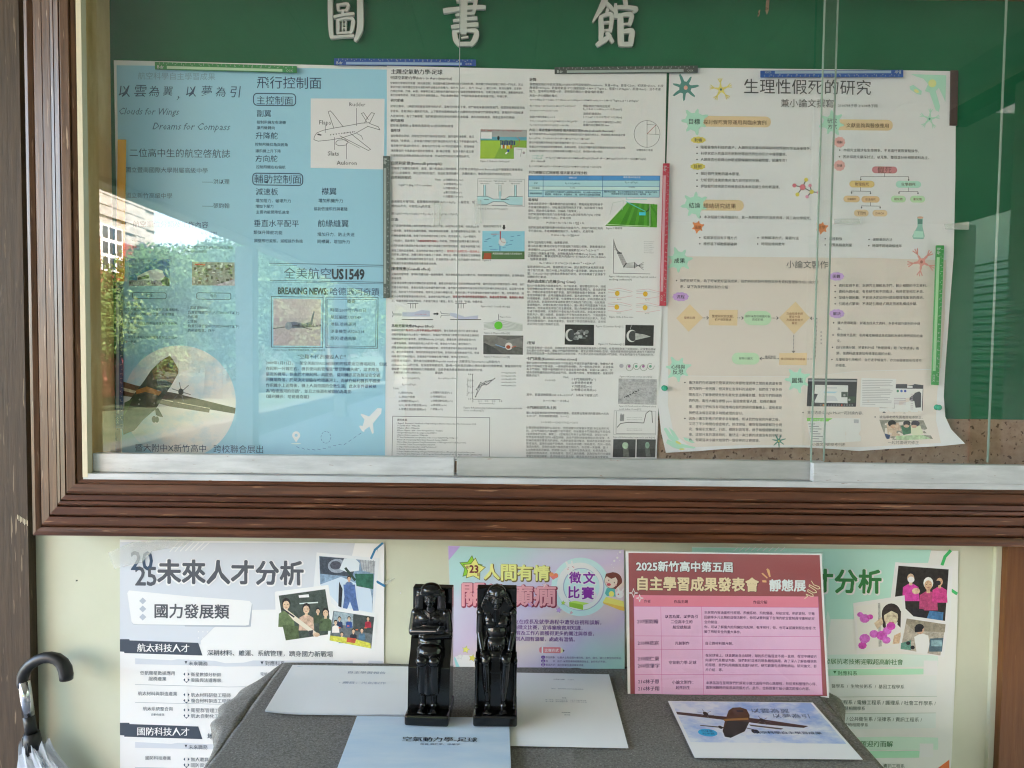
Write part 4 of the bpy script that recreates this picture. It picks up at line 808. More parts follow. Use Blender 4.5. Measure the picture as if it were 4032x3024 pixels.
S.part('sphere_figure').line([(1981+84*math.cos(q*.2618), 868+87*math.sin(q*.2618)) for q in range(24)], 2.2, '#6c6c72', 3, True); S.line([(1981, 781), (1981, 955)], 2, '#6c6c72', 4); S.line([(1981, 868), (2060, 872)], 2, '#6c6c72', 4.5); S.line([(1981, 868), (2038, 810)], 2.6, '#a85048', 5); S.line([(2038, 810), (2038, 870)], 2, '#6c6c72', 5); S.line([(1981, 806), (2038, 810)], 2, '#6c6c72', 5.5)
S.part('captions').text('球體側面示意圖', 1913, 2017, 972, K, .01)
S.part('pitch_figure').poly([(1850, 1312), (2048, 1325), (2045, 1474), (1710, 1463)], '#4c9428', 2)
for q in range(6): S.poly([(1880+q*34, 1315+q*2), (1896+q*34, 1316+q*2), (1840+q*60, 1468), (1800+q*60, 1466)][:4] if q < 4 else [(1990+(q-4)*30, 1320), (2004+(q-4)*20, 1322), (2045, 1380+(q-4)*50), (2045, 1400+(q-4)*50)], '#3c8020', 3+q*.1)
S.line([(1850, 1315), (1720, 1455), (2000, 1466)], 3, '#b8d0a8', 5); S.line([(1740, 1390), (1760, 1315), (1830, 1300), (1820, 1360)], 3, '#bcc4c0', 6); S.line([(1845, 1306), (1975, 1372)], 4, '#48b8c0', 6.8); S.rect(1930, 1375, 1972, 1395, '#3cb8cc', 7); S.line([(2000, 1340), (1992, 1360), (1975, 1372)], 6, '#23402a', 7.5); S.line([(2000, 1320), (2000, 1466)], 3, '#c8ccc0', 7.7); S.line([(1845, 1280), (1850, 1295), (1980, 1292)], 3, '#70c4c8', 6); 
cap('Figure 9:電梯球', 1717, 1820, 1478)
S.part('drag_chart').line([(1765, 1552), (1762, 1770), (2000, 1775)], 3, '#707076', 3)
for q in range(5): S.line([(1768, 1565+q*12), (1790+q*6, 1640), (1830+q*4, 1730-q*6), (1900, 1735-q*8), (1958, 1700+q*12)], 2.4, '#6c6c72', 4+q*.6); S.dots([(1790+q*6, 1640), (1830+q*4, 1730-q*6), (1900, 1735-q*8), (1930, 1722)], 4, '#55555a', 8)
for q in range(7): S.text(('Re=%d' % (100+q)) + ' Teamgeist', 1962, 2025-(q % 3)*6, 1565+q*12, '#8c8c92')
S.view(1344, 1008, .6076); cap('Figure 10:Relationship between Reynolds number', 1735, 2042, 132); cap('and Drag coefficient[9]', 1735, 1880, 151)
S.part('flow_figure')
for cx, cy in ((1788, 242), (1970, 246), (1785, 331), (1968, 335)):
    S.line([(cx-58, cy-24), (cx-20, cy-28), (cx+20, cy-32), (cx+98, cy-12)], 2, '#c89098', 3); S.line([(cx-58, cy+24), (cx-20, cy+26), (cx+20, cy+30), (cx+98, cy+16)], 2, '#c89098', 3.5); S.line([(cx-58, cy-4), (cx-14, cy-4)], 2, '#c89098', 3.8); S.line([(cx-58, cy-14), (cx, cy-20), (cx+90, cy-4)], 1.8, '#a0a0a8', 4.5); S.ell(cx, cy, 15, 17, '#e8a830', 7)
    S.text('Re=10', cx, cx+26, cy+38, K)
cap('Figure 11:Re & flow state', 1737, 1892, 394); cap('Figure 12:Laminar flow[11]', 1650, 1826, 455); cap('Figure 13: Turbulence[11]', 1667, 1833, 570)
S.part('wind_photo').poly([(1450, 443), (1638, 446), (1637, 578), (1447, 574)], '#16181a', 2); S.ell(1482, 512, 31, 40, '#b8bab8', 3); S.ell(1492, 512, 26, 34, '#303436', 3.5)
for q in range(22): S.ell(1515+rq.random()*75, 485+rq.random()*55, 7+rq.random()*9, 6+rq.random()*7, rq.choice(['#6c7070', '#8c9090', '#4c5052']), 4+q*.05)
S.part('wake_photo').poly([(1842, 446), (2026, 449), (2022, 583), (1838, 580)], '#141618', 2); S.ell(1882, 518, 34, 40, '#c4c6c4', 3); S.ell(1890, 518, 28, 34, '#34383a', 3.5); S.poly([(1905, 500), (1960, 508), (2005, 522), (1950, 535), (1905, 545)], '#9c9e9c', 4); S.line([(1880, 450), (1872, 475)], 3, '#b0b0b0', 5)
S.part('vortex_figure')
S.ell(1815, 712, 14, 13, '#a8a8b0', 3)
for q in range(4): 
    cx = 1865+q*46
    S.line([(cx+26*math.cos(a*.6)*(1-a*.05), (712 if q % 2 else 720)+28*math.sin(a*.6)*(1-a*.05)) for a in range(10)], 3.4, '#8c9488', 4); S.ell(cx, 715, 9, 9, '#a06c98' if q % 2 == 0 else '#6ca488', 7)
cap('Figure14:Kármán vortex street[12]', 1805, 2012, 780)
S.part('cloud_photo').poly([(1797, 794), (2045, 799), (2042, 964), (1793, 958)], '#a4a4a6', 2)
for q in range(46): S.line([(1800+rq.random()*200, 805+rq.random()*140)]*1+[(1830+rq.random()*200, 815+rq.random()*140)], 2, rq.choice(['#949498', '#b4b4b6', '#aeaeb0']), 2.4+q*.02)
for q in range(16): S.ell(1830+q*6+rq.random()*12, 910-q*3+rq.random()*14, 4, 4, '#3c3c40', 5)
cap('Figure15:Cloud vortices off Heard Island,', 1800, 2040, 972); cap('south Indian Ocean[13]', 1800, 1942, 991)
S.part('spectrum_chart').line([(1768, 1003), (2038, 1006), (2036, 1160), (1764, 1156)], 2, '#88888e', 3, True); S.line([(1788, 1110), (1810, 1085), (1860, 1078), (1960, 1082), (1975, 1020), (1995, 1004), (2012, 1006), (2016, 1080)], 4.5, '#505056', 4); S.line([(1782, 1008), (1780, 1150), (2036, 1153)], 2.5, '#606066', 4)
for q in range(9): S.line([(1808+q*3, 1020+rq.random()*10), (1806+q*3, 1070)], 2, '#77777c', 5)
for q in range(4): S.text('REGION OF CERTAIN VORTEX', 1850, 1950, 1046+q*14 if q < 2 else 1100+q*10, '#88888e')
cap('Figure16:Relationship between St and Re[14]', 1762, 2032, 1173)
S.part('tunnel_photo').poly([(1763, 1187), (1908, 1188), (1905, 1306), (1759, 1304)], '#303434', 2); S.poly([(1762, 1250), (1906, 1251), (1905, 1306), (1759, 1304)], '#1e2022', 3); S.poly([(1825, 1235), (1858, 1235), (1866, 1300), (1826, 1300)], '#585c54', 4); S.ell(1840, 1228, 20, 22, '#98b098', 5)
S.part('tunnel_photo_second').poly([(1914, 1187), (2038, 1189), (2034, 1305), (1912, 1303)], '#343838', 2); S.poly([(1913, 1250), (2036, 1251), (2034, 1305), (1912, 1303)], '#202224', 3); S.poly([(1968, 1235), (1996, 1235), (2004, 1300), (1974, 1300)], '#4c5450', 4); S.ell(1983, 1226, 14, 21, '#7c9c88', 5)
cap('Figure17 & 18:wind tunnel of baseball[13]', 1760, 2010, 1317)
S.done()

# ================= the biology research poster with its curling lower edge =================
def dep3(px, py):
    d = .0012
    v = max(0, (py-1380)/380); d += .020*v*v*(.75+.25*math.sin(px*.009))
    q = max(0, (px-3350)/450)*max(0, (py-1350)/400); d += .026*q*q
    if px > 3600: d += .003*max(0, (px-3600)/180)*max(0, min(1, (py-900)/500))
    return -d
S = Sheet('poster', 'white and beige research poster with green splats and curling bottom edge', 'poster', (.62, -.001, 1.55), dep3, 1e-4)
G = '#58585a'; GD = '#46464a'; MINT = '#a2cdbb'; PEACH = '#e0b995'; TEAL = '#5c8a82'
S.part('paper').view(0, 0, 1)
S.poly([(2636, 266), (3000, 270), (3400, 274), (3745, 280), (3747, 400), (3749, 494), (3763, 495), (3762, 700), (3755, 1008), (3740, 1200), (3722, 1450), (3716, 1560), (3722, 1640), (3745, 1690), (3800, 1747), (3710, 1756), (3600, 1762), (3500, 1768), (3381, 1776), (3280, 1768), (3174, 1762), (2992, 1762), (2850, 1768), (2750, 1776), (2622, 1783), (2603, 1700), (2592, 1600), (2600, 1300), (2612, 1000), (2625, 600)], '#cccdd1', 0, cut=22)
S.view(2580, 860, .5667)
S.part('beige_field').poly([(95, 262), (700, 268), (1500, 275), (2020, 290), (2010, 700), (1985, 1040), (1940, 1045), (1400, 1060), (1100, 1095), (600, 1098), (90, 1090), (85, 700)], '#c9c0b9', 1, cut=40)
S.poly([(90, 1094), (600, 1100), (1100, 1097), (1400, 1062), (1980, 1050), (1960, 1200), (1950, 1400), (1985, 1560), (1800, 1570), (1400, 1590), (1000, 1575), (600, 1575), (250, 1590), (130, 1500), (88, 1300)], '#cdc5bf', 1.5, cut=40)
def splat(cx, cy, r, col, n=7, inn=.62, seed=0, layer=3):
    rr = random.Random(seed); pts = []
    for i in range(n*8):
        a = 2*math.pi*i/(n*8); k = inn+(1-inn)*max(0, math.cos(a*n+seed))**1.2
        k *= 1+.08*math.sin(a*3+seed)
        pts.append((cx+r*k*math.cos(a), cy+r*k*math.sin(a)))
    S.poly(pts, col, layer, cut=60)
def neuron(cx, cy, r, col, core, seed=0):
    splat(cx, cy, r*.62, col, 5, .42, seed, 4)
    for i in range(5):
        a = (i*2*math.pi+(-seed))/5; x, y = cx+r*.58*math.cos(a), cy+r*.58*math.sin(a)
        for da in (-.45, 0, .45): S.line([(x, y), (x+r*.42*math.cos(a+da), y+r*.42*math.sin(a+da))], r*.07, col, 4.5+da)
    S.ell(cx, cy, r*.1, r*.11, core, 6)
S.view(2688, 0, .6076)
S.part('headings')
S.text('生理性假死的研究', 398, 1222, 560, GD, -.004); S.text('兼小論文撰寫', 636, 978, 668, G, -.006); S.text('21607林子恩 21608林子翔', 1008, 1262, 684, '#77777a')
S.part('ornament')
splat(15, 568, 92, '#4f827c', 7, .42, 1); S.ell(20, 568, 13, 14, '#e09a8c', 5)
neuron(248, 580, 74, '#ecc46c', '#48685c', 2); neuron(1600, 770, 66, MINT, '#5c9088', 1)
S.poly([(1480, 480), (1708, 488), (1702, 660), (1680, 610), (1660, 570), (1640, 590), (1668, 690), (1660, 725), (1640, 715), (1600, 600), (1570, 590), (1590, 545), (1560, 510), (1510, 495)], MINT, 3); S.ell(1618, 540, 26, 26, '#c9cf8c', 4); S.poly([(1470, 560), (1495, 550), (1550, 590), (1545, 615), (1520, 610), (1475, 580)], MINT, 3); S.ell(1515, 590, 18, 10, '#d6cf8c', 4, rot=.5)
S.part('section_labels')
for cx, cy, t, lab, x1, seed in ((78, 785, '目標', '探討假死實際運用與臨床實例', 572, 3), (78, 1328, '結論', '總結研究結果', 396, 4)):
    S.rrect(90, cy-35, x1, cy+35, 33, PEACH, 2); splat(cx, cy, 90, MINT, 7, .64, seed); S.text(t, cx-37, cx+34, cy+3, '#3c4644', .01)
    S.text(lab, cx+57, x1-30 if x1 > 500 else 345, cy+6, '#6a5648', .004)
S.rrect(960, 772, 1362, 842, 33, PEACH, 2); splat(968, 798, 85, MINT, 7, .64, 5); S.text('研究', 938, 1000, 783, '#3c4644', .008); S.text('方式', 942, 1000, 822, '#3c4644', .008); S.text('文獻查詢與醫療應用', 1060, 1335, 812, '#6a5648', .004)
def cloud(cx, cy, w_, h_, col, t, seed=0, tc='#44464a'):
    pts = []
    for i in range(56):
        a = 2*math.pi*i/56; k = .88+.12*abs(math.sin(a*5+seed)); pts.append((cx+w_*k*math.cos(a), cy+h_*k*math.sin(a)))
    S.part('section_labels').poly(pts, col, 3); S.text(t, cx-w_*.48, cx+w_*.48, cy, tc, .01)
cloud(101, 907, 50, 22, '#e4c060', '動機'); cloud(98, 1079, 50, 22, '#e4c060', '目的'); cloud(1017, 921, 37, 36, '#e0a09c', '限制', 1); cloud(1016, 1073, 37, 36, '#e0a09c', '架構', 1)
def bul(t, x, x1, y, b=.003, col=G): S.part('body_lettering').text(t, x, x1, y, col, b); S.ell(x-24, y, 4.5, 4.5, '#3c3c40', 8, 8)
for t, x1, y in (('隨著醫療與科技的進步，人類對延長壽命與突破時間界線的想法逐漸增多。', 832, 954), ('科學家從水熊蟲與冬眠動物等自然界生命形式中獲得靈感。', 675, 994), ('人類是否也能藉由休眠或類似機制來躲避危險、延續生命？', 677, 1034), ('探討假死技術的基本原理。', 372, 1125), ('分析假死技術的應用潛力與可能的挑戰。', 503, 1167), ('評估假死技術是否有機會成為未來延續生命的新選擇。', 630, 1207)): bul(t, 117, x1, y)
bul('本研究主題涉及生命現象，不易進行實際實驗操作。', 1042, 1532, 973); bul('因此採用文獻探討法，以蒐集、整理並分析相關資料為主。', 1040, 1597, 1016); bul('本次結論分為兩個部分，其一為物理假死的溫度誘導，其二為化學假死。', 138, 832, 1406)
for t, x, x1, y in (('較易掌控且有多種方式', 135, 352, 1540), ('極低溫下細胞膨脹破碎', 135, 352, 1580), ('尚無解凍方式，需要均溫', 512, 752, 1541), ('時間能維持數年', 510, 663, 1581), ('毒性較強', 948, 1034, 1547), ('需要高精度劑量', 948, 1097, 1587), ('運輸藥劑方法', 1232, 1358, 1552), ('時間不超過兩個禮拜', 1230, 1419, 1592)): bul(t, x, x1, y)
for cx, t in ((98, '溫度'), (902, '化學')):
    S.part('section_labels'); splat(cx, 1470 if cx < 500 else 1477, 42, '#dc8458', 6, .66, 2); S.text(t, cx-22, cx+22, 1472, '#6a3c28', .008)
# organisation chart
S.part('tree_diagram')
def pill(x0, y0, x1, y1, col, t): S.rrect(x0, y0, x1, y1, (y1-y0)/2, col, 3); S.text(t, (x0+x1)/2-.28*(x1-x0), (x0+x1)/2+.28*(x1-x0), (y0+y1)/2+1, '#7a5c54', .006)
pill(1227, 1078, 1390, 1122, '#bf7f86', '假死'); pill(1080, 1170, 1243, 1214, '#e6b77c', '物理假死'); pill(1381, 1172, 1545, 1216, '#a4cfc0', '化學假死')
pill(1042, 1268, 1148, 1310, '#e0b28a', '冷凍假死'); pill(1158, 1270, 1276, 1312, '#e0b28a', '低溫假死'); pill(1350, 1268, 1446, 1311, '#aecfaa', '硫化物'); pill(1474, 1268, 1571, 1312, '#aecfaa', '氰化物'); pill(1110, 1358, 1205, 1402, '#deb896', 'TTM'); pill(1230, 1360, 1326, 1402, '#deb896', 'DHCA')
for pts in ([(1309, 1122), (1309, 1145)], [(1154, 1168), (1154, 1145), (1464, 1145), (1464, 1170)], [(1153, 1214), (1153, 1238)], [(1094, 1256), (1094, 1238), (1217, 1240), (1217, 1258)], [(1462, 1216), (1462, 1240)], [(1402, 1256), (1402, 1240), (1525, 1242), (1525, 1258)], [(1217, 1312), (1217, 1335)], [(1159, 1350), (1159, 1334), (1280, 1336), (1280, 1350)]): S.line(pts, 2.6, '#606468', 5)
S.dots([(1154, 1163), (1464, 1166), (1094, 1250), (1217, 1252), (1402, 1250), (1525, 1252), (1159, 1346), (1280, 1346)], 5, '#606468', 7)
S.part('molecule')
S.line([(800, 1165), (777, 1212), (835, 1243), (880, 1247)], 6, '#5c5c5c', 4); S.line([(724, 1202), (777, 1212), (744, 1260)], 6, '#5c5c5c', 4.4); S.line([(825, 1203), (835, 1243), (805, 1275)], 6, '#5c5c5c', 4.8)
for x, y, r, c in ((800, 1165, 13, '#e6c15c'), (777, 1213, 19, '#c8707c'), (836, 1243, 14, '#e6c15c'), (880, 1248, 11, '#c890a8'), (724, 1202, 13, '#c8707c'), (744, 1260, 13, '#e6c15c'), (825, 1203, 11, '#cf8ca0'), (806, 1275, 11, '#c890a8')): S.ell(x, y, r, r, c, 6)
S.part('flask').poly([(1520, 1405), (1558, 1405), (1554, 1465), (1568, 1530), (1560, 1550), (1495, 1548), (1488, 1530), (1522, 1465)], '#8cb8ae', 3); S.poly([(1500, 1495), (1558, 1500), (1562, 1540), (1494, 1538)], '#a8d0c2', 4); S.ell(1540, 1410, 20, 8, '#c8a08c', 5); S.rect(1524, 1420, 1554, 1452, '#5c8880', 5)
# lower half
S.view(2580, 860, .5667)
S.part('section_labels')
for cx, cy, ts, seed in ((168, 290, ('成果',), 1), (158, 1045, ('心得與', '反思'), 2), (988, 1122, ('圖集',), 3)):
    splat(cx, cy, 92, MINT, 7, .62, seed)
    for i, t in enumerate(ts): S.text(t, cx-(48 if len(t) > 2 else 38)+2, cx+(48 if len(t) > 2 else 38), cy+(i*36-14 if len(ts) > 1 else 4), '#3c4644', .012)
cloud(176, 544, 58, 32, '#b490c8', '流程', 2); cloud(1260, 403, 54, 30, '#b898cc', '困難', 2); cloud(1262, 662, 54, 32, '#b898cc', '解決', 2)
S.part('headings').text('小論文製作', 912, 1200, 320, G, -.004)
bul('我們在研究後，為了可以更好呈現成果，我們特別將製作歷程與參考資料整理製作成小論文發', 172, 1135, 432); S.text('表，以下為我們簡要的製作介紹：', 173, 515, 474, G, .003)
S.part('flow_chart')
S.poly([(240, 596), (332, 690), (232, 788), (146, 694)], PEACH, 3); S.text('發想主題', 200, 276, 690, '#8a5c58', .006)
S.poly([(374, 636), (574, 636), (569, 745), (371, 742)], PEACH, 3); S.text('整理研究的文獻、', 394, 545, 679, '#7a5448', .006); S.text('初步導質敘述', 414, 528, 703, '#7a5448', .006)
S.rrect(615, 641, 808, 741, 50, '#aecbac', 3); S.text('繪製以及引用圖片後', 626, 798, 679, '#5a6c5c', .006); S.text('完成初稿', 673, 750, 703, '#5a6c5c', .006)
S.poly([(975, 578), (1074, 690), (965, 805), (860, 690)], PEACH, 3)
for i, (t, a, b) in enumerate((('交由指導老師', 912, 1026), ('審查內容', 930, 1006), ('及圖書館格式', 912, 1026), ('審查', 948, 985))): S.text(t, a, b, 661+i*22, '#8a5c48', .006)
S.poly([(862, 936), (1055, 934), (1052, 1020), (860, 1018)], PEACH, 3); S.text('修訂錯誤後形成再稿', 872, 1042, 976, '#8a5c48', .006)
S.rrect(532, 932, 724, 1014, 41, '#aecbac', 3); S.text('發佈小論文', 582, 678, 972, '#5a6c5c', .006); S.text('確認無誤', 762, 837, 961, '#66666a', .006)
for i, t in enumerate('給建議後'): S.text(t, 1147, 1160, 790+i*26, '#66666a')
def dotl(x0, y0, x1, y1):
    n = int(math.hypot(x1-x0, y1-y0)/9)
    for i in range(n+1): S.ell(x0+(x1-x0)*i/n, y0+(y1-y0)*i/n, 3, 3, '#4c4c50', 5, 6)
for a in ((333, 691, 365, 691), (574, 691, 608, 692), (812, 692, 850, 693), (962, 812, 960, 925), (1055, 977, 1108, 977), (1112, 970, 1124, 696), (1120, 694, 1085, 694), (856, 975, 735, 974)): dotl(*a)
for x, y, dx, dy in ((370, 691, 1, 0), (612, 692, 1, 0), (855, 692, 1, 0), (960, 932, 0, 1), (1078, 694, -1, 0), (728, 974, -1, 0)): S.line([(x-11*dx-10*dy, y-11*dy-10*dx), (x, y), (x-11*dx+10*dy, y-11*dy+10*dx)], 4, '#3c3c40', 6)
def blk(lines, x, x1, y, dy):
    S.part('body_lettering').para(lines, x, x1, y, dy, G, .004); S.ell(x-28, y, 5, 5, '#3c3c40', 8, 8)
blk(['雖然我們在結論裡只簡單提到化學跟物理誘導之間的差異還有需', '要克服的一些困難，但其實在查資料的過程中，我們花了很多時', '間去深入了解像是硫化氫和氰化氫這兩種氣體。包含它們對細胞', '的作用、毒性大概在哪個 ppm 區間會影響人體、取得的難易', '度，還有它們有沒有可能應用在假死的研究或醫療上，這些都是', '我們這次報告花最多時間處理的部分。'], 234, 880, 1140, 42)
blk(['因為小論文對格式的要求非常嚴格，所以我們在寫完內容之後，', '又花了不少時間在檢查格式、修改排版，確保每個細節都符合規', '定，像是引文格式、行距、標題對齊等等，幾乎每個細節都要注', '意。這部分真的滿耗時的，雖然這一次比賽的成績沒有到非常出', '色，但是這次小論文給我們一個很棒的比賽體驗。'], 234, 880, 1390, 37)
S.view(2688, 1008, .6076)
for ls, y, dy in ((['資料取得不易：本研究主題較為冷門，較少相關的中文資料。'], 192, 40), (['資料內容分歧：有些研究有不同看法，有時甚至相互矛盾。'], 231, 40), (['架構分類困難：不容易決定如何分類與整理蒐集到的資訊。'], 270, 40), (['引用格式繁瑣：不清楚引用格式規定而差點構成抄襲。'], 310, 40)):
    S.part('body_lettering').text(ls[0], 1012, 1012+21.2*len(ls[0]), y, G, .004, sl=0); S.ell(988, y, 4.5, 4.5, '#3c3c40', 8, 8)
for ls, y in ((['擴大搜尋範圍：試著去找英文資料，多參考國外期刊的中譯', '本。'], 433), (['檢查論文品質：引用權威機構或是結論較為被科學界認同的論', '文。'], 512), (['自行架構分類：把資料分成「物理誘導」跟「化學誘導」兩', '類，使資料處理更加有條理且易於比較。'], 592), (['反覆檢查引用格式：自行逐字檢查外，亦交由圖書館及指導老', '師檢查。'], 671)):
    x = 1003-(y-433)*.045
    S.part('body_lettering').para(ls, x, x+20.6*len(ls[0]), y, 38, G, .004); S.ell(x-25, y, 4.5, 4.5, '#3c3c40', 8, 8)
# pictures at the bottom
S.part('screenshot').poly([(812, 793), (1132, 796), (1123, 977), (804, 974)], '#34343a', 2); S.poly([(858, 835), (1072, 838), (1070, 955), (850, 950)], '#d4d6da', 3); S.rect(915, 878, 1008, 888, '#a0c0dc', 4); S.rect(925, 850, 1000, 858, '#b8bac0', 4); S.rect(915, 905, 1005, 940, '#bcbec4', 4)
S.rect(1028, 880, 1070, 915, '#4c5450', 5); S.rect(1068, 910, 1120, 950, '#3c4c40', 5.5); S.rect(1024, 922, 1046, 948, '#d8d8dc', 6); S.dots([(1048, 902), (1080, 932)], 8, '#9a9c9a', 7)
for i in range(13): S.ell(895+i*17, 966, 5, 5, '#e06050' if i == 8 else ('#e0905c' if i == 1 else '#77787c'), 4)
S.rect(815, 800, 1128, 812, '#8c8c90', 4)
S.part('document_scan').poly([(1158, 790), (1384, 796), (1372, 984), (1150, 976)], '#d3d1d2', 2.5)
for i in range(15): S.line([(1165, 806+i*11), (1165+(195 if i % 5 != 4 else 120)-(i % 3)*8, 808+i*11)], 4, '#a6a4a8', 4)
S.part('browser_shot').poly([(1376, 830), (1560, 830), (1555, 1021), (1268, 1016), (1268, 982), (1372, 985)], '#4a4a52', 2); S.poly([(1376, 858), (1556, 861), (1549, 1012), (1274, 1008), (1274, 985), (1374, 987)], '#cfd0d8', 3); S.rect(1455, 842, 1490, 854, '#cfcfd4', 4)
for i, c in enumerate(('#4c8068', '#4c6cb0', '#44549c')): S.ell(1394+i*24, 875, 8, 8, c, 5)
for i in range(4): S.line([(1370, 922+i*12), (1445, 923+i*12)], 3.5, '#a090a0', 5)
for i in range(9): S.line([(1478, 895+i*12), (1492, 896+i*12)], 3.5, '#b0a0b0', 5)
S.part('body_lettering')
S.text('我們透過Google Meet一起討論內容。', 808, 1170, 1014, G, .003); S.ell(780, 1014, 4.5, 4.5, '#3c3c40', 8, 8); S.text('被指導老師及圖書館指導修正。', 1275, 1555, 1043, G, .003); S.ell(1247, 1043, 4.5, 4.5, '#3c3c40', 8, 8)
S.text('小論文中的參考列表', 840, 1055, 1220, G, .003); S.text('一起討論研究修正', 1330, 1530, 1208, G, .003)
S.part('list_screenshot').poly([(808, 1050), (1150, 1052), (1158, 1200), (1000, 1210), (838, 1212), (815, 1140)], '#d4d5d9', 2); S.rect(806, 1050, 1013, 1070, '#74bc4c', 3); S.text('小論文中的參考列表', 812, 915, 1062, '#e8f0e0')
for i in range(8): S.line([(816+i*4, 1088+i*16), (865+(i % 3)*14+i*3, 1089+i*16)], 4.5, '#6c6c74', 4); S.line([(1110, 1060+i*3), (1140, 1061+i*3)], 2, '#8c8c94', 4)
S.part('study_photo').poly([(1274, 1061), (1560, 1064), (1590, 1130), (1622, 1186), (1450, 1194), (1320, 1188), (1290, 1110)], '#8c8a80', 2)
S.poly([(1320, 1085), (1400, 1080), (1420, 1140), (1400, 1175), (1330, 1160)], '#d0ac98', 3); S.ell(1356, 1085, 26, 22, '#2c2a2c', 4); S.ell(1364, 1104, 18, 12, '#c89c84', 4.4); S.poly([(1415, 1100), (1478, 1098), (1480, 1150), (1430, 1160)], '#3c6850', 5); S.ell(1453, 1084, 24, 18, '#2a2a30', 6); S.ell(1450, 1102, 18, 10, '#c8a08c', 6.4)
S.poly([(1478, 1100), (1540, 1100), (1560, 1150), (1500, 1170), (1480, 1150)], '#c4c8b0', 5.5); S.ell(1508, 1086, 28, 20, '#3c3c48', 7); S.ell(1500, 1104, 18, 10, '#c8a08c', 7.4); S.poly([(1380, 1165), (1560, 1160), (1610, 1185), (1460, 1193), (1385, 1190)], '#a8c49c', 6); S.poly([(1308, 1150), (1345, 1160), (1340, 1185), (1322, 1186)], '#34446c', 4)
S.part('ornament'); S.view(2580, 860, .5667)
neuron(1652, 290, 84, '#cf8f88', '#a86c64', 4) if False else None
S.view(2688, 1008, .6076); neuron(1548, 38, 92, '#d2938c', '#a86c64', 4)
S.view(2580, 860, .5667)
splat(858, 1545, 50, '#4f8278', 7, .3, 2); S.ell(858, 1547, 7, 5, '#d8c060', 5)
for pts in ([(58, 1462), (75, 1452), (110, 1500), (150, 1540), (140, 1560), (95, 1530)], [(85, 1535), (150, 1560), (200, 1600), (180, 1610), (120, 1590), (75, 1560)], [(95, 1450), (130, 1480), (165, 1535), (150, 1545), (115, 1500)], [(195, 1520), (250, 1535), (275, 1560), (255, 1562), (205, 1540)], [(130, 1550), (200, 1570), (280, 1590), (270, 1600), (180, 1590)]): S.poly(pts, MINT, 3.5)
S.ell(160, 1558, 22, 8, '#e0cf7c', 5, rot=.5); S.ell(185, 1603, 20, 6, '#e0cf7c', 5)
S.done()

# ================= rulers, strips, tape, pins in the cabinet =================
def ruler(label, quad, col, stripc, lab_end, flip=False, ticks=True, name='magnetic_ruler', Yf=-.0095):
    """quad in photo px: four corners, the first two along the tick edge"""
    fr = [P(x, y, Yf) for x, y in quad]; c = sum(fr, Vector())/4
    root = thing(name, label, 'ruler', (c.x, Yf+.001, c.z), 'slim coloured rulers holding down the posters')
    quad_slab('ruler_body', quad, Yf, Yf+.0028, new_mat('ruler_plastic', hexc(col), .35), root, bevel=.0004)
    A, B, Cc, D = [Vector(q+(0,)) for q in quad]
    def pt(u, v): return (A*(1-u)+B*u)*(1-v)+(D*(1-u)+Cc*u)*v
    def q4(u0, v0, u1, v1, dy): return [P(pt(u, v).x, pt(u, v).y, Yf-dy) for u, v in ((u0, v0), (u1, v0), (u1, v1), (u0, v1))]
    u0, u1 = (.085, .90) if not flip else (.10, .915)
    if stripc: mesh_obj('clear_strip', q4(u0, .52, u1, .90, .0002), [(0, 1, 2, 3)], new_mat('strip', hexc(stripc), .15), root)
    V = []; Fc = []
    if ticks:
        for i in range(31):
            u = .03+i*.94/30; h_ = .30 if i % 5 == 0 else .2
            n = len(V); V += q4(u, .05, u+.0022, .05+h_, .0003); Fc.append((n, n+1, n+2, n+3))
        L = (B-A).length; ang = math.atan2((B-A).y, (B-A).x); W = (D-A).length
        def lett(t, u, v, size, col2):
            v_, f_ = glyphs(t, .01)
            xa = min(q[0] for q in v_); n = len(V); k = size
            dirn = (B-A).normalized(); dn = (D-A).normalized(); o = pt(u, v)
            for x, y in v_:
                p_ = o+dirn*(x-xa)*k-dn*(y-.36)*k; V.append(P(p_.x, p_.y, Yf-.0004))
            Fc.extend(tuple(i+n for i in q) for q in f_)
        lett('Bdr', .018 if not flip else .93, .66, W*.62, None)
        if stripc: lett('COX', .925 if not flip else .03, .72, W*.42, None)
        for i in range(1, 16): lett(str(i*2), .02+i*.06, .32, W*.24, None)
        mesh_obj('markings', V, Fc, new_mat('ruler_print', (.55, .6, .58), .5), root)
f = lambda c, r, x, y: (c*1344+x*.6076, r*1008+y*.6076)
ruler('green ruler along the top edge of the blue poster', [f(0, 0, 1003, 400), f(0, 0, 1922, 427), f(0, 0, 1922, 471), f(0, 0, 1003, 448)], '#2f8a4c', '#b8d8b8', 0)
ruler('blue ruler across the top where the blue and white posters meet', [(1315, 229), (1874, 234), (1874, 259), (1315, 256)], '#1f4fa0', '#9cb8d8', 0)
ruler('dark grey ruler along the top right of the white poster', [(2184, 264), (2748, 258), (2748, 285), (2184, 290)], '#4a504e', '#a8b4b0', 0)
ruler('blue ruler upside down at the top of the right poster', [f(2, 0, 1430, 498), f(2, 0, 505, 500), f(2, 0, 505, 457), f(2, 0, 1430, 452)], '#2456a8', '#a4bcd4', 0)
ruler('dark grey ruler standing upright on the seam between blue and white posters', [(1535, 614), (1533, 1173), (1509, 1173), (1508, 614)], '#56605c', '#a8b4b0', 0)
ruler('red ruler standing upright between the white and the right poster', [(2637, 643), (2623, 1204), (2597, 1204), (2611, 643)], '#c03a50', '#d8a8b4', 0)
ruler('green ruler standing upright on the right edge of the right poster', [(3718, 966), (3697, 1517), (3668, 1515), (3687, 966)], '#2f9848', '#a8d8a8', 0, Yf=-.016)
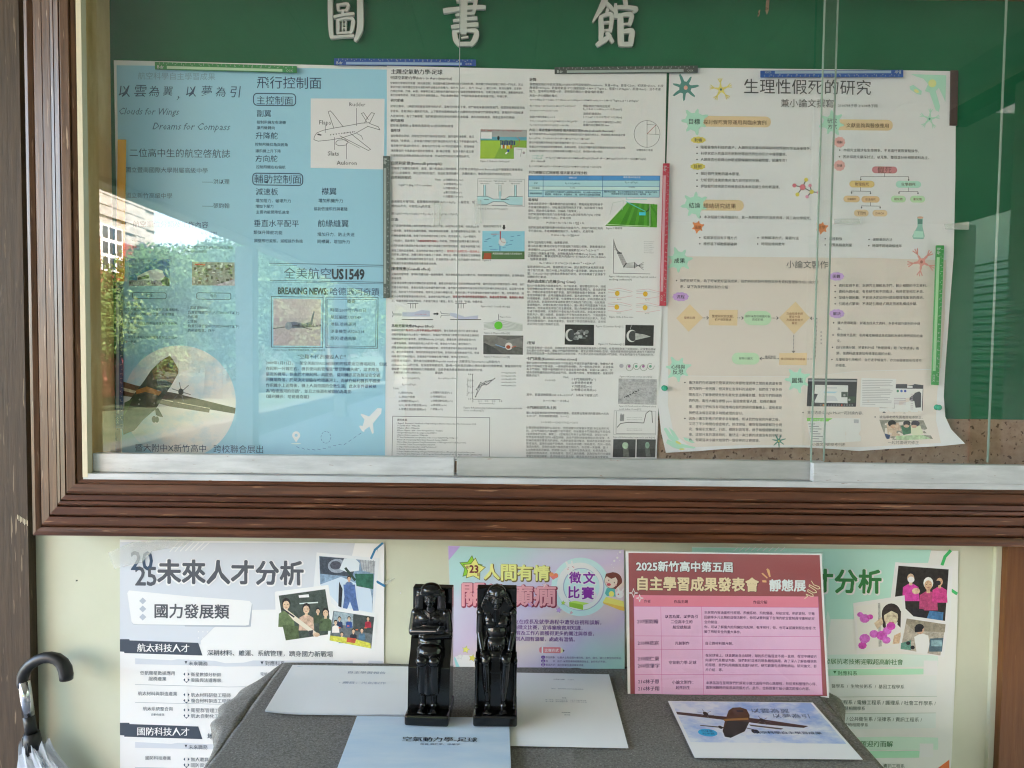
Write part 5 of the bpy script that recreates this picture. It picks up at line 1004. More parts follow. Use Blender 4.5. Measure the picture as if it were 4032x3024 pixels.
ruler('navy ruler standing upright on the lower left edge of the blue poster', [(483, 1110), (484, 1688), (455, 1686), (456, 1110)], '#244c78', '#9cb0bc', 0)
ruler('plain yellow strip standing upright on the left edge of the blue poster', [(495, 549), (488, 1108), (456, 1108), (463, 549)], '#f0b030', None, 0, ticks=False, name='magnetic_strip')
ruler('dark brown strip behind the top right corner of the right poster', [f(2, 0, 1787, 455), f(2, 0, 1780, 814), f(2, 0, 1733, 812), f(2, 0, 1738, 455)], '#4c3a38', None, 0, ticks=False, name='magnetic_strip', Yf=-.0045)
def pin(px, py, label, sx=1, Y=-.012):
    c = P(px, py, Y); t = thing('push_pin', label, 'push pin', c, 'green plastic pins on the right poster')
    tube('pin_head', [c+Vector((0, -.008, 0)), c+Vector((0, -.006, 0)), c+Vector((0, -.001, 0)), c+Vector((0, .003, 0)), c+Vector((0, .004, 0))], [.004, .0062, .0036, .0036, .0062], M['pin'], t, 14) 
    tube('pin_needle', [c+Vector((0, .0045, 0)), c+Vector((0, .0115, 0))], [.0006, .0005], M['alu'], t, 6)
pin(2616, 1528, 'round green pin at the lower left edge of the right poster'); pin(3692, 1604, 'green pin at the lower right edge of the right poster', Y=-.022)
def tape(pts, label, Y=-.0125, cat='tape'):
    c = P(pts[0][0], pts[0][1], Y)
    o = quad_slab('clear_tape', pts, Y, Y+.0004, M['tape']); tag(o, label, cat, 'pieces of clear tape')
tape([(1708, 802), (1735, 800), (1734, 888), (1708, 890)], 'pale see-through strip on the white poster just left of the glass edge'); tape([(1868, 790), (1895, 788), (1896, 880), (1872, 884)], 'pale see-through strip on the white poster right of the glass edge, by the venturi figure')  # two pale see-through strips laid over the white poster
tape([(3718, 883), (3816, 872), (3815, 905), (3722, 902)], 'clear tape holding the right edge of the right poster to the felt', -.010)
tape([(3283, 862), (3390, 860), (3388, 880), (3283, 882)], 'clear tape under the tree diagram of the right poster', -.010)

# ================= posters below the cabinet =================
WBACK = YW-.001
def wavL(amp, ph=0): return lambda x, y: WBACK-.0006-amp*(.5+.5*math.sin(x*.0045+y*.006+ph))
def figure(cx, cy, s, skin, hair, cloth, layer=5, hw=1.0):
    """a small printed person: shoulders, face, hair"""
    S.poly([(cx-26*s, cy+75*s), (cx-24*s, cy+32*s), (cx-8*s, cy+22*s), (cx+8*s, cy+22*s), (cx+24*s, cy+32*s), (cx+27*s, cy+75*s)], cloth, layer)
    S.rect(cx-5*s, cy+12*s, cx+5*s, cy+26*s, skin, layer+.2); S.ell(cx, cy-2*s, 14*s*hw, 17*s, hair, layer+.4, 12); S.ell(cx, cy+4*s, 11*s, 14*s, skin, layer+.6, 12)
    S.rect(cx-7*s, cy+1*s, cx-3*s, cy+2.6*s, '#3a2c28', layer+.8); S.rect(cx+3*s, cy+1*s, cx+7*s, cy+2.6*s, '#3a2c28', layer+.8); S.rect(cx-3.5*s, cy+10*s, cx+3.5*s, cy+11.6*s, '#a05c54', layer+.8)
S = Sheet('poster', 'grey and white poster about future talent headed 2025, taped under the cabinet at left', 'poster', (-.53, WBACK, .82), wavL(.0022))
S.part('paper').view(0, 2016, .6076)
S.poly([(776, 178), (1150, 186), (1700, 190), (2490, 205), (2488, 1000), (2484, 1900), (778, 1900), (778, 1000)], '#d4d8dc', 0)
g1 = '#b9bdc4'; DKT = '#3a424e'
S.part('grey_panel').poly([(777, 195), (2300, 203), (2235, 480), (1780, 520), (1785, 632), (1640, 634), (1388, 748), (1300, 835), (1300, 858), (777, 838)], g1, 1)
for i in range(7): S.line([(1100+i*34, 258-i*2), (1160+i*34, 190)], 5, '#d8dce0', 2+i*.1)
S.part('title_lettering'); TK = '#4a4d54'
S.text('20', 850, 988, 312, '#2f4258', .03, yr=1.15); S.text('25', 878, 1012, 412, '#4a4d54', .03, yr=1.15)
S.text('未來人才分析', 1016, 1970, 392, '#dde0e4', .075, layer=6, yr=1.05); S.text('未來人才分析', 1022, 1964, 388, TK, .045, layer=8, yr=1.03)
S.part('category_panel').poly([(836, 512), (1240, 552), (1560, 575), (1622, 580), (1636, 600), (1625, 742), (1600, 746), (1200, 742), (1195, 735), (890, 732), (862, 728), (852, 712), (824, 530)], '#9da3ac', 2); S.poly([(836, 508), (1240, 548), (1560, 571), (1618, 577), (1632, 594), (1612, 732), (1590, 736), (890, 728), (862, 724), (852, 710), (824, 526)], '#d6d8dc', 2.5)
for y in (576, 628, 681): S.poly([(925, y-22), (948, y), (925, y+22), (902, y)], '#a0a6b0', 4)
S.text('國力發展類', 1003, 1484, 642, TK, .03)
for r in range(2):
    for c in range(6): S.ell(1286+c*29, 776+r*40+c*.5, 4, 4, '#e4e8ea', 3, 6)
S.part('section_bars')
for y, t, t2 in ((876, '航太科技人才', '深耕材料、維運、系統管理，躋身國力新戰場'), (1418, '國防科技人才', '地緣政治與科技戰力')):
    S.poly([(777, y-52), (838, y-52), (840, y-44), (1285, y-28), (1312, y+54), (805, y+38), (805, y+30), (777, y+28)], DKT, 2); S.text(t, 890, 1226, y+4, '#dfe2e6', .02)
    S.text(t2, 1343, 2157 if len(t2) > 12 else 1720, y+36, '#3f4650', .012)
    S.poly([(876, y+72), (1110, y+85), (1150, y+78), (1390, y+88), (1460, y+104), (1580, y+100), (1640, y+86), (2484, y+88), (2484, y+120), (1640, y+124), (1460, y+126), (1380, y+120), (876, y+110)], g1, 2)
    S.poly([(1196, y+90), (1214, y+90), (1205, y+110)], '#3f4650', 8); S.text('未來職務', 1222, 1346, y+106, '#3f4650', .01); S.poly([(1688, y+92), (1708, y+92), (1698, y+114)], '#3f4650', 8); S.text('對應科系', 1718, 1846, y+104, '#3f4650', .01)
S.part('body_lettering'); BT = '#4a525c'
def role(y, a, b, items, xx=(908, 1133)):
    S.text(a, xx[0], xx[1], y, BT, .004)
    if b: S.text(b, xx[0]+55, xx[1]-55, y+38, BT, .004)
    for i, (t, x1) in enumerate(items):
        yy = y+8+i*37; S.poly([(1208, yy-20), (1228, yy), (1208, yy+20), (1188, yy)], '#2f4258', 3); S.text(str(i+1), 1202, 1214, yy, '#e8ecf0', .03); S.text(t, 1237, x1, yy+2, BT, .006)
role(1043, '低軌衛星數據應用', '服務產業', [('衛星數據分析師', 1433), ('風險與法遵專家', 1433)]); S.line([(876, 1118), (1480, 1134), (1900, 1128)], 2.5, '#8c949c', 3)
role(1176, '航太材料與製造產業', None, [('航太材料研發工程師', 1494), ('複合材料製造工程師', 1494)], (894, 1148)); S.line([(876, 1234), (1480, 1247), (1900, 1240)], 2.5, '#8c949c', 3)
role(1275, '航太系統整合與', '自動化產業', [('衛星群管理工程師', 1480), ('航太自動化工程師', 1480)], (926, 1120)); S.part('defence_role_lettering'); role(1594, '國防科技產業', None, [('無人載具工程師', 1440), ('國防資安工程師', 1440)], (943, 1108)); S.line([(876, 1655), (1480, 1668)], 2.5, '#8c949c', 3)
S.part('department_lettering').text('電機工程系 / 航太系', 1688, 1900, 1050, BT, .006)
# photographs
S.part('aircraft_photo').poly([(2052, 262), (2460, 300), (2440, 480), (2425, 664), (2205, 635), (2030, 500)], '#c9ccd2', 3); S.poly([(2068, 285), (2432, 318), (2420, 500), (2412, 652), (2210, 615), (2075, 470)], '#7890a8', 4)
S.poly([(2070, 288), (2250, 300), (2310, 350), (2280, 420), (2075, 400)], '#3c4450', 4.5); S.ell(2185, 350, 60, 46, '#8c96a4', 5); S.ell(2175, 345, 36, 28, '#484c58', 5.5); S.poly([(2230, 300), (2300, 302), (2330, 330), (2325, 380), (2250, 390), (2200, 370)], '#c2cad4', 6, ); S.line([(2240, 365), (2300, 440)], 16, '#2c4038', 6.5); S.poly([(2300, 400), (2420, 400), (2418, 500), (2310, 480)], '#2c5c4c', 6); S.poly([(2330, 310), (2431, 318), (2426, 400), (2350, 380)], '#a0a4a8', 5.8)
for i in range(6): S.line([(2335+i*17, 312), (2345+i*15, 385)], 2.5, '#70747c', 6.9)
S.poly([(2075, 470), (2210, 420), (2400, 500), (2410, 560), (2412, 652), (2210, 615)], '#b4c2d4', 5.2)
figure(2262, 430, .95, '#c89878', '#22201f', '#5c7298', 7); S.poly([(2225, 470), (2300, 470), (2310, 560), (2325, 640), (2290, 640), (2268, 580), (2250, 628), (2222, 622), (2232, 550)], '#4c6494', 7.5); S.poly([(2198, 450), (2220, 500), (2212, 620), (2192, 610), (2195, 520)], '#22242a', 7.8)
S.part('soldiers_photo').poly([(1784, 516), (2128, 472), (2180, 815), (1834, 858)], '#d0d2d8', 7); S.poly([(1806, 542), (2108, 500), (2152, 790), (1852, 832)], '#3c4640', 8)
S.poly([(1935, 540), (2000, 533), (2004, 552), (1938, 556)], '#e0e8e4', 9); S.poly([(1940, 590), (2060, 582), (2062, 590), (1942, 598)], '#c4d4cc', 9)
for cx, cy, s_, cl in ((1855, 595, 2.0, '#5c6c48'), (1985, 625, 1.9, '#b89c88'), (2110, 650, 1.6, '#4c5c40'), (2060, 640, 1.1, '#3c4836')): figure(cx, cy, s_, '#d8a88c', '#1c1a1a', cl, 9+(cx % 7)*.01)
S.poly([(1830, 730), (1930, 740), (1940, 820), (1852, 832)], '#4c5a3c', 10.2); S.poly([(1835, 620), (1870, 640), (2050, 780), (2070, 800), (2050, 810), (1900, 700)], '#c8c0b0', 10.6); S.line([(1828, 625), (1905, 680)], 10, '#2c2c2c', 10.8); S.poly([(2000, 770), (2030, 765), (2025, 800), (2002, 805)], '#3c3c40', 10.9); S.ell(2050, 795, 22, 14, '#d8a88c', 11)
S.part('class_photo').poly([(2140, 620), (2445, 660), (2425, 900), (2120, 850)], '#cdd0d6', 9); S.poly([(2160, 640), (2425, 680), (2406, 885), (2135, 832)], '#5c6468', 10)
S.poly([(2165, 645), (2290, 660), (2285, 740), (2155, 725)], '#8c9ca4', 10.4); S.poly([(2290, 662), (2424, 682), (2412, 790), (2290, 770)], '#3c4444', 10.5)
for cx, cy, s_, cl in ((2175, 715, .9, '#d0ccc8'), (2200, 690, .8, '#24304c'), (2262, 690, .8, '#2c4c8c'), (2385, 690, .8, '#a02c40'), (2290, 770, .85, '#282c38'), (2345, 765, .85, '#4c6c84'), (2215, 790, .8, '#3c6c8c')): figure(cx, cy, s_, '#d8a88c', '#1c1a1a', cl, 11+(cx % 9)*.02)
S.poly([(2140, 800), (2290, 820), (2400, 850), (2404, 884), (2135, 832)], '#c4c04c', 12.8); S.poly([(2250, 812), (2310, 820), (2300, 850), (2245, 842)], '#b0503c', 13)
for i in range(8): S.rect(2165+i*28, 735+(i % 3)*12, 2180+i*28, 742+(i % 3)*12, '#d8643c', 12.6+i*.02) if i % 2 else None
S.part('blue_ring').line([(2505-62*math.cos(a*.2), 300+130*math.sin(a*.2)-20) for a in range(-2, 0)], 2, '#2f6c94', 2)
S.line([(2478, 203), (2430, 245), (2405, 300)], 14, '#2f6c94', 3); S.line([(2405, 300), (2404, 330)], 13, '#2f6c94', 2); S.line([(2448, 455), (2492, 480)], 14, '#2f6c94', 3); S.line([(1344/.6076+232, 450), (1344/.6076+275, 475)], 12, '#2f6c94', 3.4)
S.rect(2286, 912, 2388, 985, '#dfe2e6', 3)
S.done()

# green talent poster (right), mostly behind the red notice
S = Sheet('poster', 'green and white talent poster with orchid and visitor photos, half hidden at lower right', 'poster', (.72, WBACK, .82), wavL(.0022, 2))
S.part('paper').view(2688, 2016, .6076)
S.poly([(-1280/.6076*.0+60, 225), (1000, 240), (1787, 252), (1780, 700), (1765, 1100), (1728, 1900), (60, 1900)], '#cfd5cc', 0)
S.part('green_panel').poly([(60, 230), (1610, 245), (1590, 330), (1380, 330), (1350, 560), (1105, 600), (1110, 695), (60, 690)], '#a4cdc0', 1); S.poly([(940, 640), (960, 700), (930, 900), (925, 700)], '#bcd4c8', 2)
for i in range(9): S.line([(330+i*38, 252), (358+i*38, 230)], 5, '#d8e4dc', 2+i*.1)
S.part('title_lettering'); S.text('未來人才分析', 20-330, 1296, 452, '#e4ece4', .075, layer=6, yr=1.05) if False else None
S.text('才分析', 838, 1292, 454, '#dde8e0', .075, layer=6, yr=1.06); S.text('才分析', 832, 1286, 449, '#2c7038', .045, layer=8, yr=1.04)
S.part('section_bars').poly([(905, 925), (1400, 920), (1655, 930), (1655, 1000), (905, 1015)], '#c0dcc8', 2); S.poly([(905, 1020), (1560, 1015), (1560, 1052), (905, 1062)], '#a4d0b4', 3); S.poly([(905, 1465), (1370, 1455), (1655, 1462), (1655, 1540), (905, 1550)], '#b8d8c0', 2); S.poly([(905, 1552), (1535, 1548), (1532, 1592), (905, 1598)], '#a0d0b0', 3)
S.poly([(905, 1310), (1640, 1305), (1640, 1400), (905, 1410)], '#c8ddcc', 2); S.poly([(905, 1065), (1645, 1060), (1645, 1190), (905, 1195)], '#ccdacd', 1.5)
S.text('發展抗老技術迎戰超高齡社會', 920, 1428, 968, '#3c7444', .014); S.poly([(975, 1030), (997, 1030), (986, 1048)], '#3c7444', 8); S.text('對應科系', 1004, 1132, 1045, '#3c7444', .008); S.text('希望迎刃而解', 1110, 1362, 1502, '#3c7444', .014)
S.part('body_lettering'); GT = '#4c5c50'
for t, a, b, y in (('醫學系  /  生物技術系  /  基因工程學系', 965, 1436, 1128), ('醫工程系 / 電機工程系 / 護理系 / 社會工作學系 /', 978, 1640, 1232), ('智慧相關學系', 1022, 1182, 1272), ('/ 公共衛生系 / 法律系 / 資訊工程系 /', 1062, 1550, 1341), ('技術相關學系', 1046, 1202, 1378), ('資訊工程系', 1300, 1438, 1645)): S.text(t, a, b, y, GT, .006)
S.line([(905, 1200), (1648, 1194)], 2.5, '#90a494', 3); S.line([(905, 1308), (1640, 1302)], 2.5, '#90a494', 3)
S.rect(1562, 962, 1652, 1055, '#e2e8e2', 4); S.rect(1536, 1500, 1624, 1588, '#e2e8e2', 4)
S.part('elder_photo').poly([(1378, 325), (1750, 352), (1735, 720), (1500, 700), (1345, 600), (1350, 530)], '#dde0dc', 4); S.poly([(1398, 348), (1724, 372), (1700, 708), (1500, 680), (1375, 560)], '#221c18', 5)
figure(1478, 420, 2.1, '#d8a88c', '#141214', '#d83c98', 6); S.ell(1480, 438, 22, 20, '#e6e6ea', 7); figure(1592, 465, 2.3, '#d0a080', '#d8d4cc', '#a8406c', 6.9); figure(1665, 445, 1.9, '#d0a080', '#2c1c18', '#c43c80', 7.8); S.ell(1655, 460, 18, 16, '#18181c', 8.8); S.poly([(1440, 500), (1500, 480), (1535, 520), (1500, 560), (1450, 545)], '#d84098', 8.9); S.ell(1512, 512, 26, 20, '#d8a88c', 9.2)
S.poly([(1470, 620), (1560, 630), (1600, 690), (1500, 680)], '#1c1a20', 9.3); S.poly([(1600, 640), (1690, 650), (1685, 706), (1580, 695)], '#3c6c98', 9.4)
S.part('orchid_photo').poly([(1105, 590), (1438, 540), (1452, 740), (1430, 860), (1128, 925)], '#e2e4e2', 10); S.poly([(1122, 612), (1420, 568), (1434, 850), (1145, 898)], '#d0d4cc', 11)
S.poly([(1265, 590), (1280, 588), (1290, 870), (1270, 873)], '#a8aca8', 11.4); S.poly([(1300, 720), (1418, 690), (1430, 800), (1340, 850)], '#dcd8d8', 11.6); S.ell(1352, 660, 62, 68, '#2c2220', 12); S.poly([(1290, 660), (1310, 640), (1320, 780), (1296, 740)], '#2c2220', 12.1); S.poly([(1395, 650), (1415, 640), (1412, 750), (1392, 730)], '#2c2220', 12.1)
S.ell(1350, 682, 46, 56, '#e4b8a0', 12.5); S.poly([(1300, 650), (1352, 618), (1402, 648), (1398, 662), (1352, 640), (1306, 668)], '#2c2220', 12.8); S.rect(1325, 672, 1342, 676, '#3c2820', 13); S.rect(1362, 672, 1379, 676, '#3c2820', 13); S.rect(1336, 712, 1368, 720, '#b85c5c', 13); S.poly([(1240, 720), (1290, 680), (1300, 720), (1262, 760)], '#e0b098', 13); S.poly([(1370, 800), (1412, 780), (1418, 850), (1360, 855)], '#dca88c', 13)
for cx, cy, r in ((1180, 690, 34), (1150, 665, 20), (1215, 680, 20), (1240, 790, 30), (1290, 800, 36), (1325, 770, 30), (1350, 740, 30), (1180, 820, 36), (1165, 865, 28), (1320, 830, 28)): S.part('orchid_photo'); S.ell(cx, cy, r, r*.85, rnd.choice(['#cc50b8', '#d464c4', '#c044a8']), 13.3+cx % 7*.05, 10)
S.part('headset_photo').poly([(1440, 668), (1728, 710), (1695, 940), (1395, 895)], '#dde0de', 14); S.poly([(1452, 690), (1704, 728), (1670, 930), (1412, 888)], '#a49c90', 15); S.poly([(1452, 690), (1704, 728), (1698, 780), (1500, 770), (1445, 720)], '#8c8474', 15.3)
S.poly([(1500, 810), (1545, 785), (1592, 800), (1600, 860), (1585, 918), (1515, 905)], '#cfd4d8', 16); S.ell(1538, 762, 26, 30, '#c89c84', 16.3); S.ell(1535, 745, 28, 20, '#1c1c20', 16.6); S.poly([(1502, 745), (1555, 745), (1552, 775), (1505, 780)], '#18181c', 16.9); S.poly([(1602, 820), (1690, 815), (1680, 905), (1596, 905)], '#48606c', 16.2); S.rect(1612, 830, 1680, 870, '#80a0a8', 16.6); S.poly([(1415, 850), (1480, 830), (1480, 895), (1412, 888)], '#5c8c80', 15.8); S.ell(1462, 850, 14, 12, '#1c1c20', 17); S.ell(1490, 878, 14, 12, '#1c1c20', 17)
S.part('ornament').line([(1734, 252), (1700, 290), (1682, 340)], 20, '#3ca860', 3); S.line([(1732, 500), (1774, 528)], 20, '#3ca860', 3); S.poly([(1655, 1659), (1728, 1605), (1726, 1900), (1640, 1900)], '#d8703c', 3)
S.done()

# pastel essay contest poster, standing on the table against the wall
S = Sheet('contest_poster', 'pastel rainbow essay contest poster with cartoon child, standing behind the black statuettes', 'poster', (.03, YW-.02, .9), lambda x, y: YW-.006-.010*max(0, (y-2150)/500))
S.view(1760, 2140, .3497)
S.part('paper').poly([(12, 25), (1000, 50), (1992, 70), (2000, 700), (2002, 1442), (1000, 1434), (75, 1428), (40, 800)], '#cbbfd2', 0)
def gradmat(name, stops):
    mt = new_mat(name, (.5, .5, .5), .35); nt = mt.node_tree; tc = N(mt, 'ShaderNodeTexCoord'); mp = N(mt, 'ShaderNodeMapping'); mp.inputs['Rotation'].default_value = (0, R(38), 0); mp.inputs['Scale'].default_value = (1.9, 1, 2.6)
    n = N(mt, 'ShaderNodeTexNoise'); n.inputs['Scale'].default_value = 3; n.inputs['Detail'].default_value = 1; sx = N(mt, 'ShaderNodeSeparateXYZ'); ad = N(mt, 'ShaderNodeMath'); ad.operation = 'MULTIPLY_ADD'; ad.inputs[1].default_value = .35
    nt.links.new(tc.outputs['Object'], mp.inputs[0]); nt.links.new(mp.outputs[0], n.inputs[0]); nt.links.new(mp.outputs[0], sx.inputs[0]); nt.links.new(n.outputs['Fac'], ad.inputs[0]); nt.links.new(sx.outputs['Z'], ad.inputs[2])
    ad2 = N(mt, 'ShaderNodeMath'); ad2.operation = 'ADD'; ad2.inputs[1].default_value = .35; nt.links.new(ad.outputs[0], ad2.inputs[0])
    cr = N(mt, 'ShaderNodeValToRGB'); e = cr.color_ramp.elements; 
    for i, (p_, c_) in enumerate(stops):
        el = e[i] if i < 2 else e.new(p_)
        el.position = p_
    for i, (p_, c_) in enumerate(sorted(stops)): e[i].color = (*[min(.8, v/.597*.78) for v in hexc(c_)], 1)
    nt.links.new(ad2.outputs[0], cr.inputs[0]); nt.links.new(cr.outputs[0], nt.nodes['Principled BSDF'].inputs['Base Color']); return mt
GM = gradmat('pastel_rainbow_print', [(0, '#9cc4c0'), (1, '#a4c8c8'), (.2, '#b4aac6'), (.38, '#ccbcb8'), (.5, '#bcb0ca'), (.66, '#b6bacc'), (.82, '#a0c4c4')])
S.part('rainbow_field').poly([(14, 28), (1000, 53), (1990, 73), (1998, 700), (2000, 1438), (1000, 1430), (78, 1424), (43, 800)], GM, 1)
S.poly([(14, 28), (150, 32), (18, 190)], '#ac98cc', 2)
# ring of letters
def ring(r0_, r1_, col, L):
    q = [(1505+r1_*math.cos(2*math.pi*i/40), 488+r1_*math.sin(2*math.pi*i/40)) for i in range(40)]
    S.poly(q, col, L)
S.part('ring_badge'); ring(0, 330, '#b4cfe0', 3); ring(0, 268, '#9ca0b8', 4); S.ell(1498, 482, 262, 268, '#d4d6e2', 5, 40); S.ell(1512, 486, 206, 212, '#9ca4b8', 6, 36); S.ell(1518, 490, 200, 206, '#b8d0dc', 7, 36)
S.ell(1520, 590, 170, 90, '#d0c4d4', 7.5, 24)
for t, a, b, y in (('徵', 1378, 1508, 385), ('文', 1535, 1668, 390), ('比', 1368, 1490, 552), ('賽', 1518, 1655, 560)): S.text(t, a-8, b+8, y, '#e0dcec', .09, layer=8); S.text(t, a, b, y, '#7c2c90', .04, layer=10)
S.poly([(1375, 660), (1440, 645), (1600, 672), (1605, 735), (1530, 748), (1378, 712)], '#8cb43c', 9); S.poly([(1375, 660), (1440, 645), (1600, 672), (1535, 690)], '#b0cc60', 10); S.poly([(1535, 692), (1605, 672), (1604, 730), (1532, 746)], '#d8dcd8', 11)
def star(cx, cy, r, col, L, rot=0, edge='#7c7038', k=.48):
    pts = [(cx+(r if i % 2 == 0 else r*k)*math.sin(i*math.pi/5+rot), cy-(r if i % 2 == 0 else r*k)*math.cos(i*math.pi/5+rot)) for i in range(10)]
    if r < 60: S.part('star', True)
    S.poly([(cx+(x-cx)*1.1, cy+(y-cy)*1.1) for x, y in pts], edge, L-.5); S.poly(pts, col, L)
S.part('star_badge'); star(268, 270, 128, '#84b838', 3.5, .1, '#4c5c28', .52); star(305, 292, 124, '#dce07c', 6, .12, '#5c6028', .56); S.text('23', 255, 350, 285, '#6c3434', .05, yr=1.1, layer=14); S.text('第', 212, 246, 268, '#6c3434', .02, layer=14); S.text('屆', 338, 372, 352, '#6c3434', .02, layer=14)
S.part('title_lettering')
for ch, a, b, y in (('人', 420, 590, 320), ('間', 612, 776, 325), ('有', 795, 960, 330), ('情', 980, 1150, 335)): S.text(ch, a+4, b+8, y+7, '#6c5c34', .08, layer=8); S.text(ch, a, b, y, '#e4dc84', .045, layer=11)
for ch, a, b, y in (('關', 172, 415, 575), ('懷', 445, 690, 585), ('癲', 722, 962, 585), ('癇', 978, 1222, 590)): S.text(ch, a+6, b+10, y+7, '#84344c', .072, layer=8, yr=.98); S.text(ch, a, b, y, '#e8949c', .034, layer=11, yr=.98)
S.part('heart'); S.ell(1178, 352, 26, 28, '#e8885c', 11); S.ell(1226, 362, 26, 28, '#e8785c', 11.2); S.poly([(1152, 362), (1252, 372), (1195, 408)], '#e87470', 11.4); star(1105, 472, 34, '#ecb8bc', 11.8, .1, '#a05c68'); star(938, 690, 34, '#b494cc', 11.8, .2, '#74549c'); star(1258, 750, 32, '#b490cc', 4, .2, '#74549c'); star(1400, 778, 20, '#e4a8b0', 4, .1, '#905460'); star(1308, 668, 26, '#a0c048', 9, .1, '#506830'); star(212, 1195, 42, '#d4d46c', 4, .2, '#7c7838'); star(145, 1272, 34, '#e4e4ec', 6.5, .1, '#8c8c9c'); star(285, 1290, 40, '#e8c858', 6.5, .3, '#94783c')
S.part('bubbles').dots([(1884, 196), (1918, 160), (1950, 98)], 13, '#dde8ec', 3); S.dots([(1855, 238), (1870, 300), (1920, 118), (1945, 190), (1873, 268)], 5, '#dde8ec', 3, 6)
S.part('open_book').poly([(90, 1275), (180, 1252), (300, 1262), (380, 1300), (380, 1426), (160, 1424)], '#dadce4', 3); S.poly([(78, 1290), (90, 1275), (160, 1424), (110, 1424)], '#8cc0c4', 3.5)
S.part('cartoon_child'); S.ell(1872, 420, 100, 96, '#6c3c34', 4, 24); S.ell(1848, 420, 72, 82, '#ecc0b0', 5, 22); S.poly([(1775, 400), (1790, 340), (1870, 322), (1935, 350), (1950, 420), (1930, 430), (1900, 380), (1850, 398), (1800, 370)], '#6c3c34', 6)
S.ell(1822, 415, 5, 9, '#3c2828', 7); S.ell(1884, 440, 5, 9, '#3c2828', 7); S.ell(1822, 462, 24, 16, '#b8505c', 7); S.ell(1800, 440, 12, 8, '#e8a09c', 6.5); S.ell(1900, 470, 12, 8, '#e8a09c', 6.5)
S.poly([(1800, 500), (1890, 510), (1900, 600), (1800, 590), (1778, 560)], '#58a8a4', 6); S.ell(1852, 568, 30, 32, '#e0d068', 8); S.poly([(1900, 510), (1990, 425), (1996, 445), (1920, 530)], '#ecc0b0', 6)
S.part('cartoon_rabbit'); S.ell(1945, 572, 46, 42, '#ece8ec', 8, 18); S.poly([(1925, 535), (1915, 490), (1935, 500), (1945, 530)], '#ece8ec', 8.2); S.poly([(1965, 535), (1985, 495), (1992, 515), (1980, 545)], '#ece8ec', 8.2); S.ell(1930, 572, 8, 8, '#a84c5c', 9); S.part('cartoon_boat'); S.poly([(1755, 655), (1790, 600), (1990, 650), (1998, 760), (1950, 752), (1760, 670)], '#d8cc6c', 7); S.poly([(1755, 660), (1998, 715), (1998, 760), (1950, 752), (1760, 675)], '#d0b050', 7.5)
S.part('cartoon_rabbit', True); S.ell(1395, 268, 50, 42, '#e6e4ea', 10, 18); S.poly([(1345, 250), (1330, 205), (1350, 200), (1372, 240)], '#e6e4ea', 10.2); S.poly([(1400, 232), (1395, 195), (1412, 192), (1424, 235)], '#e6e4ea', 10.2); S.ell(1362, 290, 9, 9, '#e8a8a8', 11); S.ell(1425, 268, 9, 9, '#e8a8a8', 11); S.dots([(1372, 272), (1412, 260)], 4, '#5c3c3c', 11.5, 6)
S.part('body_lettering'); PU = '#6a3c84'
S.text('小朋友在成長及就學過程中遭受歧視和誤解，', 640, 1738, 878, PU, .014); S.text('藉由徵文比賽，宣導癲癇實用知識，', 692, 1525, 942, PU, .014); S.text('在教育及工作方面獲得更多的關注與尊重，', 672, 1655, 1006, PU, .014); S.text('感受到人間有溫暖，處處有溫情。', 665, 1440, 1072, PU, .014)
S.part('pencil_badge').rrect(1038, 1165, 1290, 1232, 26, '#d87c84', 3); S.poly([(1280, 1168), (1325, 1208), (1280, 1238)], '#e4c89c', 4); S.poly([(1308, 1193), (1325, 1208), (1308, 1222)], '#3c3038', 5); S.rect(1066, 1166, 1082, 1232, '#d8dce4', 4); S.text('比賽方式', 1102, 1256, 1204, '#f0dce0', .02)
S.part('rules_lettering')
for i, (t, a) in enumerate((('參加對象：社會人士及全國大專院校、高中、國中、國小之學生均可參加。', 1966), ('題　　目：自訂 (以關懷癲癇相關題目為主，創作形式不限)。', 1795), ('甄選方式：由主辦單位邀請專家評選。', 1545), ('截止日期及送件方式：', 1365))):
    y = 1280+i*42; S.ell(1083, y, 24, 18, '#6c3c90', 4); S.text('一二三四'[i], 1070, 1096, y, '#e4dcec', .03, layer=9); S.text(t, 1112, a, y+2, '#5c4478' if i < 3 else '#3c2858', .010)
S.done()

# the red notice in a clear stand
S = Sheet('notice_sheet', 'laminated dark red and pink exhibition notice listing works, standing on the grey tablecloth', 'notice', (.38, -.096, .9), lambda x, y: -.100+.020*(2755-y)/575)
S.view(2450, 2160, .3752)
S.part('paper').poly([(35, 30), (1000, 42), (2092, 55), (2130, 800), (2172, 1590), (1000, 1585), (58, 1582), (45, 800)], '#dcdde2', 0)
S.part('red_field').poly([(65, 45), (1000, 56), (2072, 68), (2108, 780), (2150, 1548), (1000, 1545), (86, 1542), (75, 800)], '#8c4a4c', 1)
S.part('title_lettering')
S.text('2025新竹高中第五屆', 148, 1158, 185, '#54282c', .10, layer=3); S.text('2025新竹高中第五屆', 150, 1156, 185, '#c8d0dc', .045, layer=8); S.text('自主學習成果發表會', 160, 1432, 370, '#54282c', .09, layer=3); S.text('自主學習成果發表會', 163, 1430, 368, '#dcc09c', .05, layer=8, yr=1.05); S.text('靜態展', 1546, 1924, 388, '#c8d0dc', .045, layer=8)
S.part('ornament')
S.poly([(1512, 215), (1528, 208), (1545, 225), (1558, 295), (1542, 300)], '#e8a070', 3); S.poly([(1460, 262), (1475, 255), (1528, 305), (1520, 316)], '#e8a070', 3); S.poly([(1468, 332), (1512, 334), (1515, 356), (1472, 354)], '#e8a070', 3)
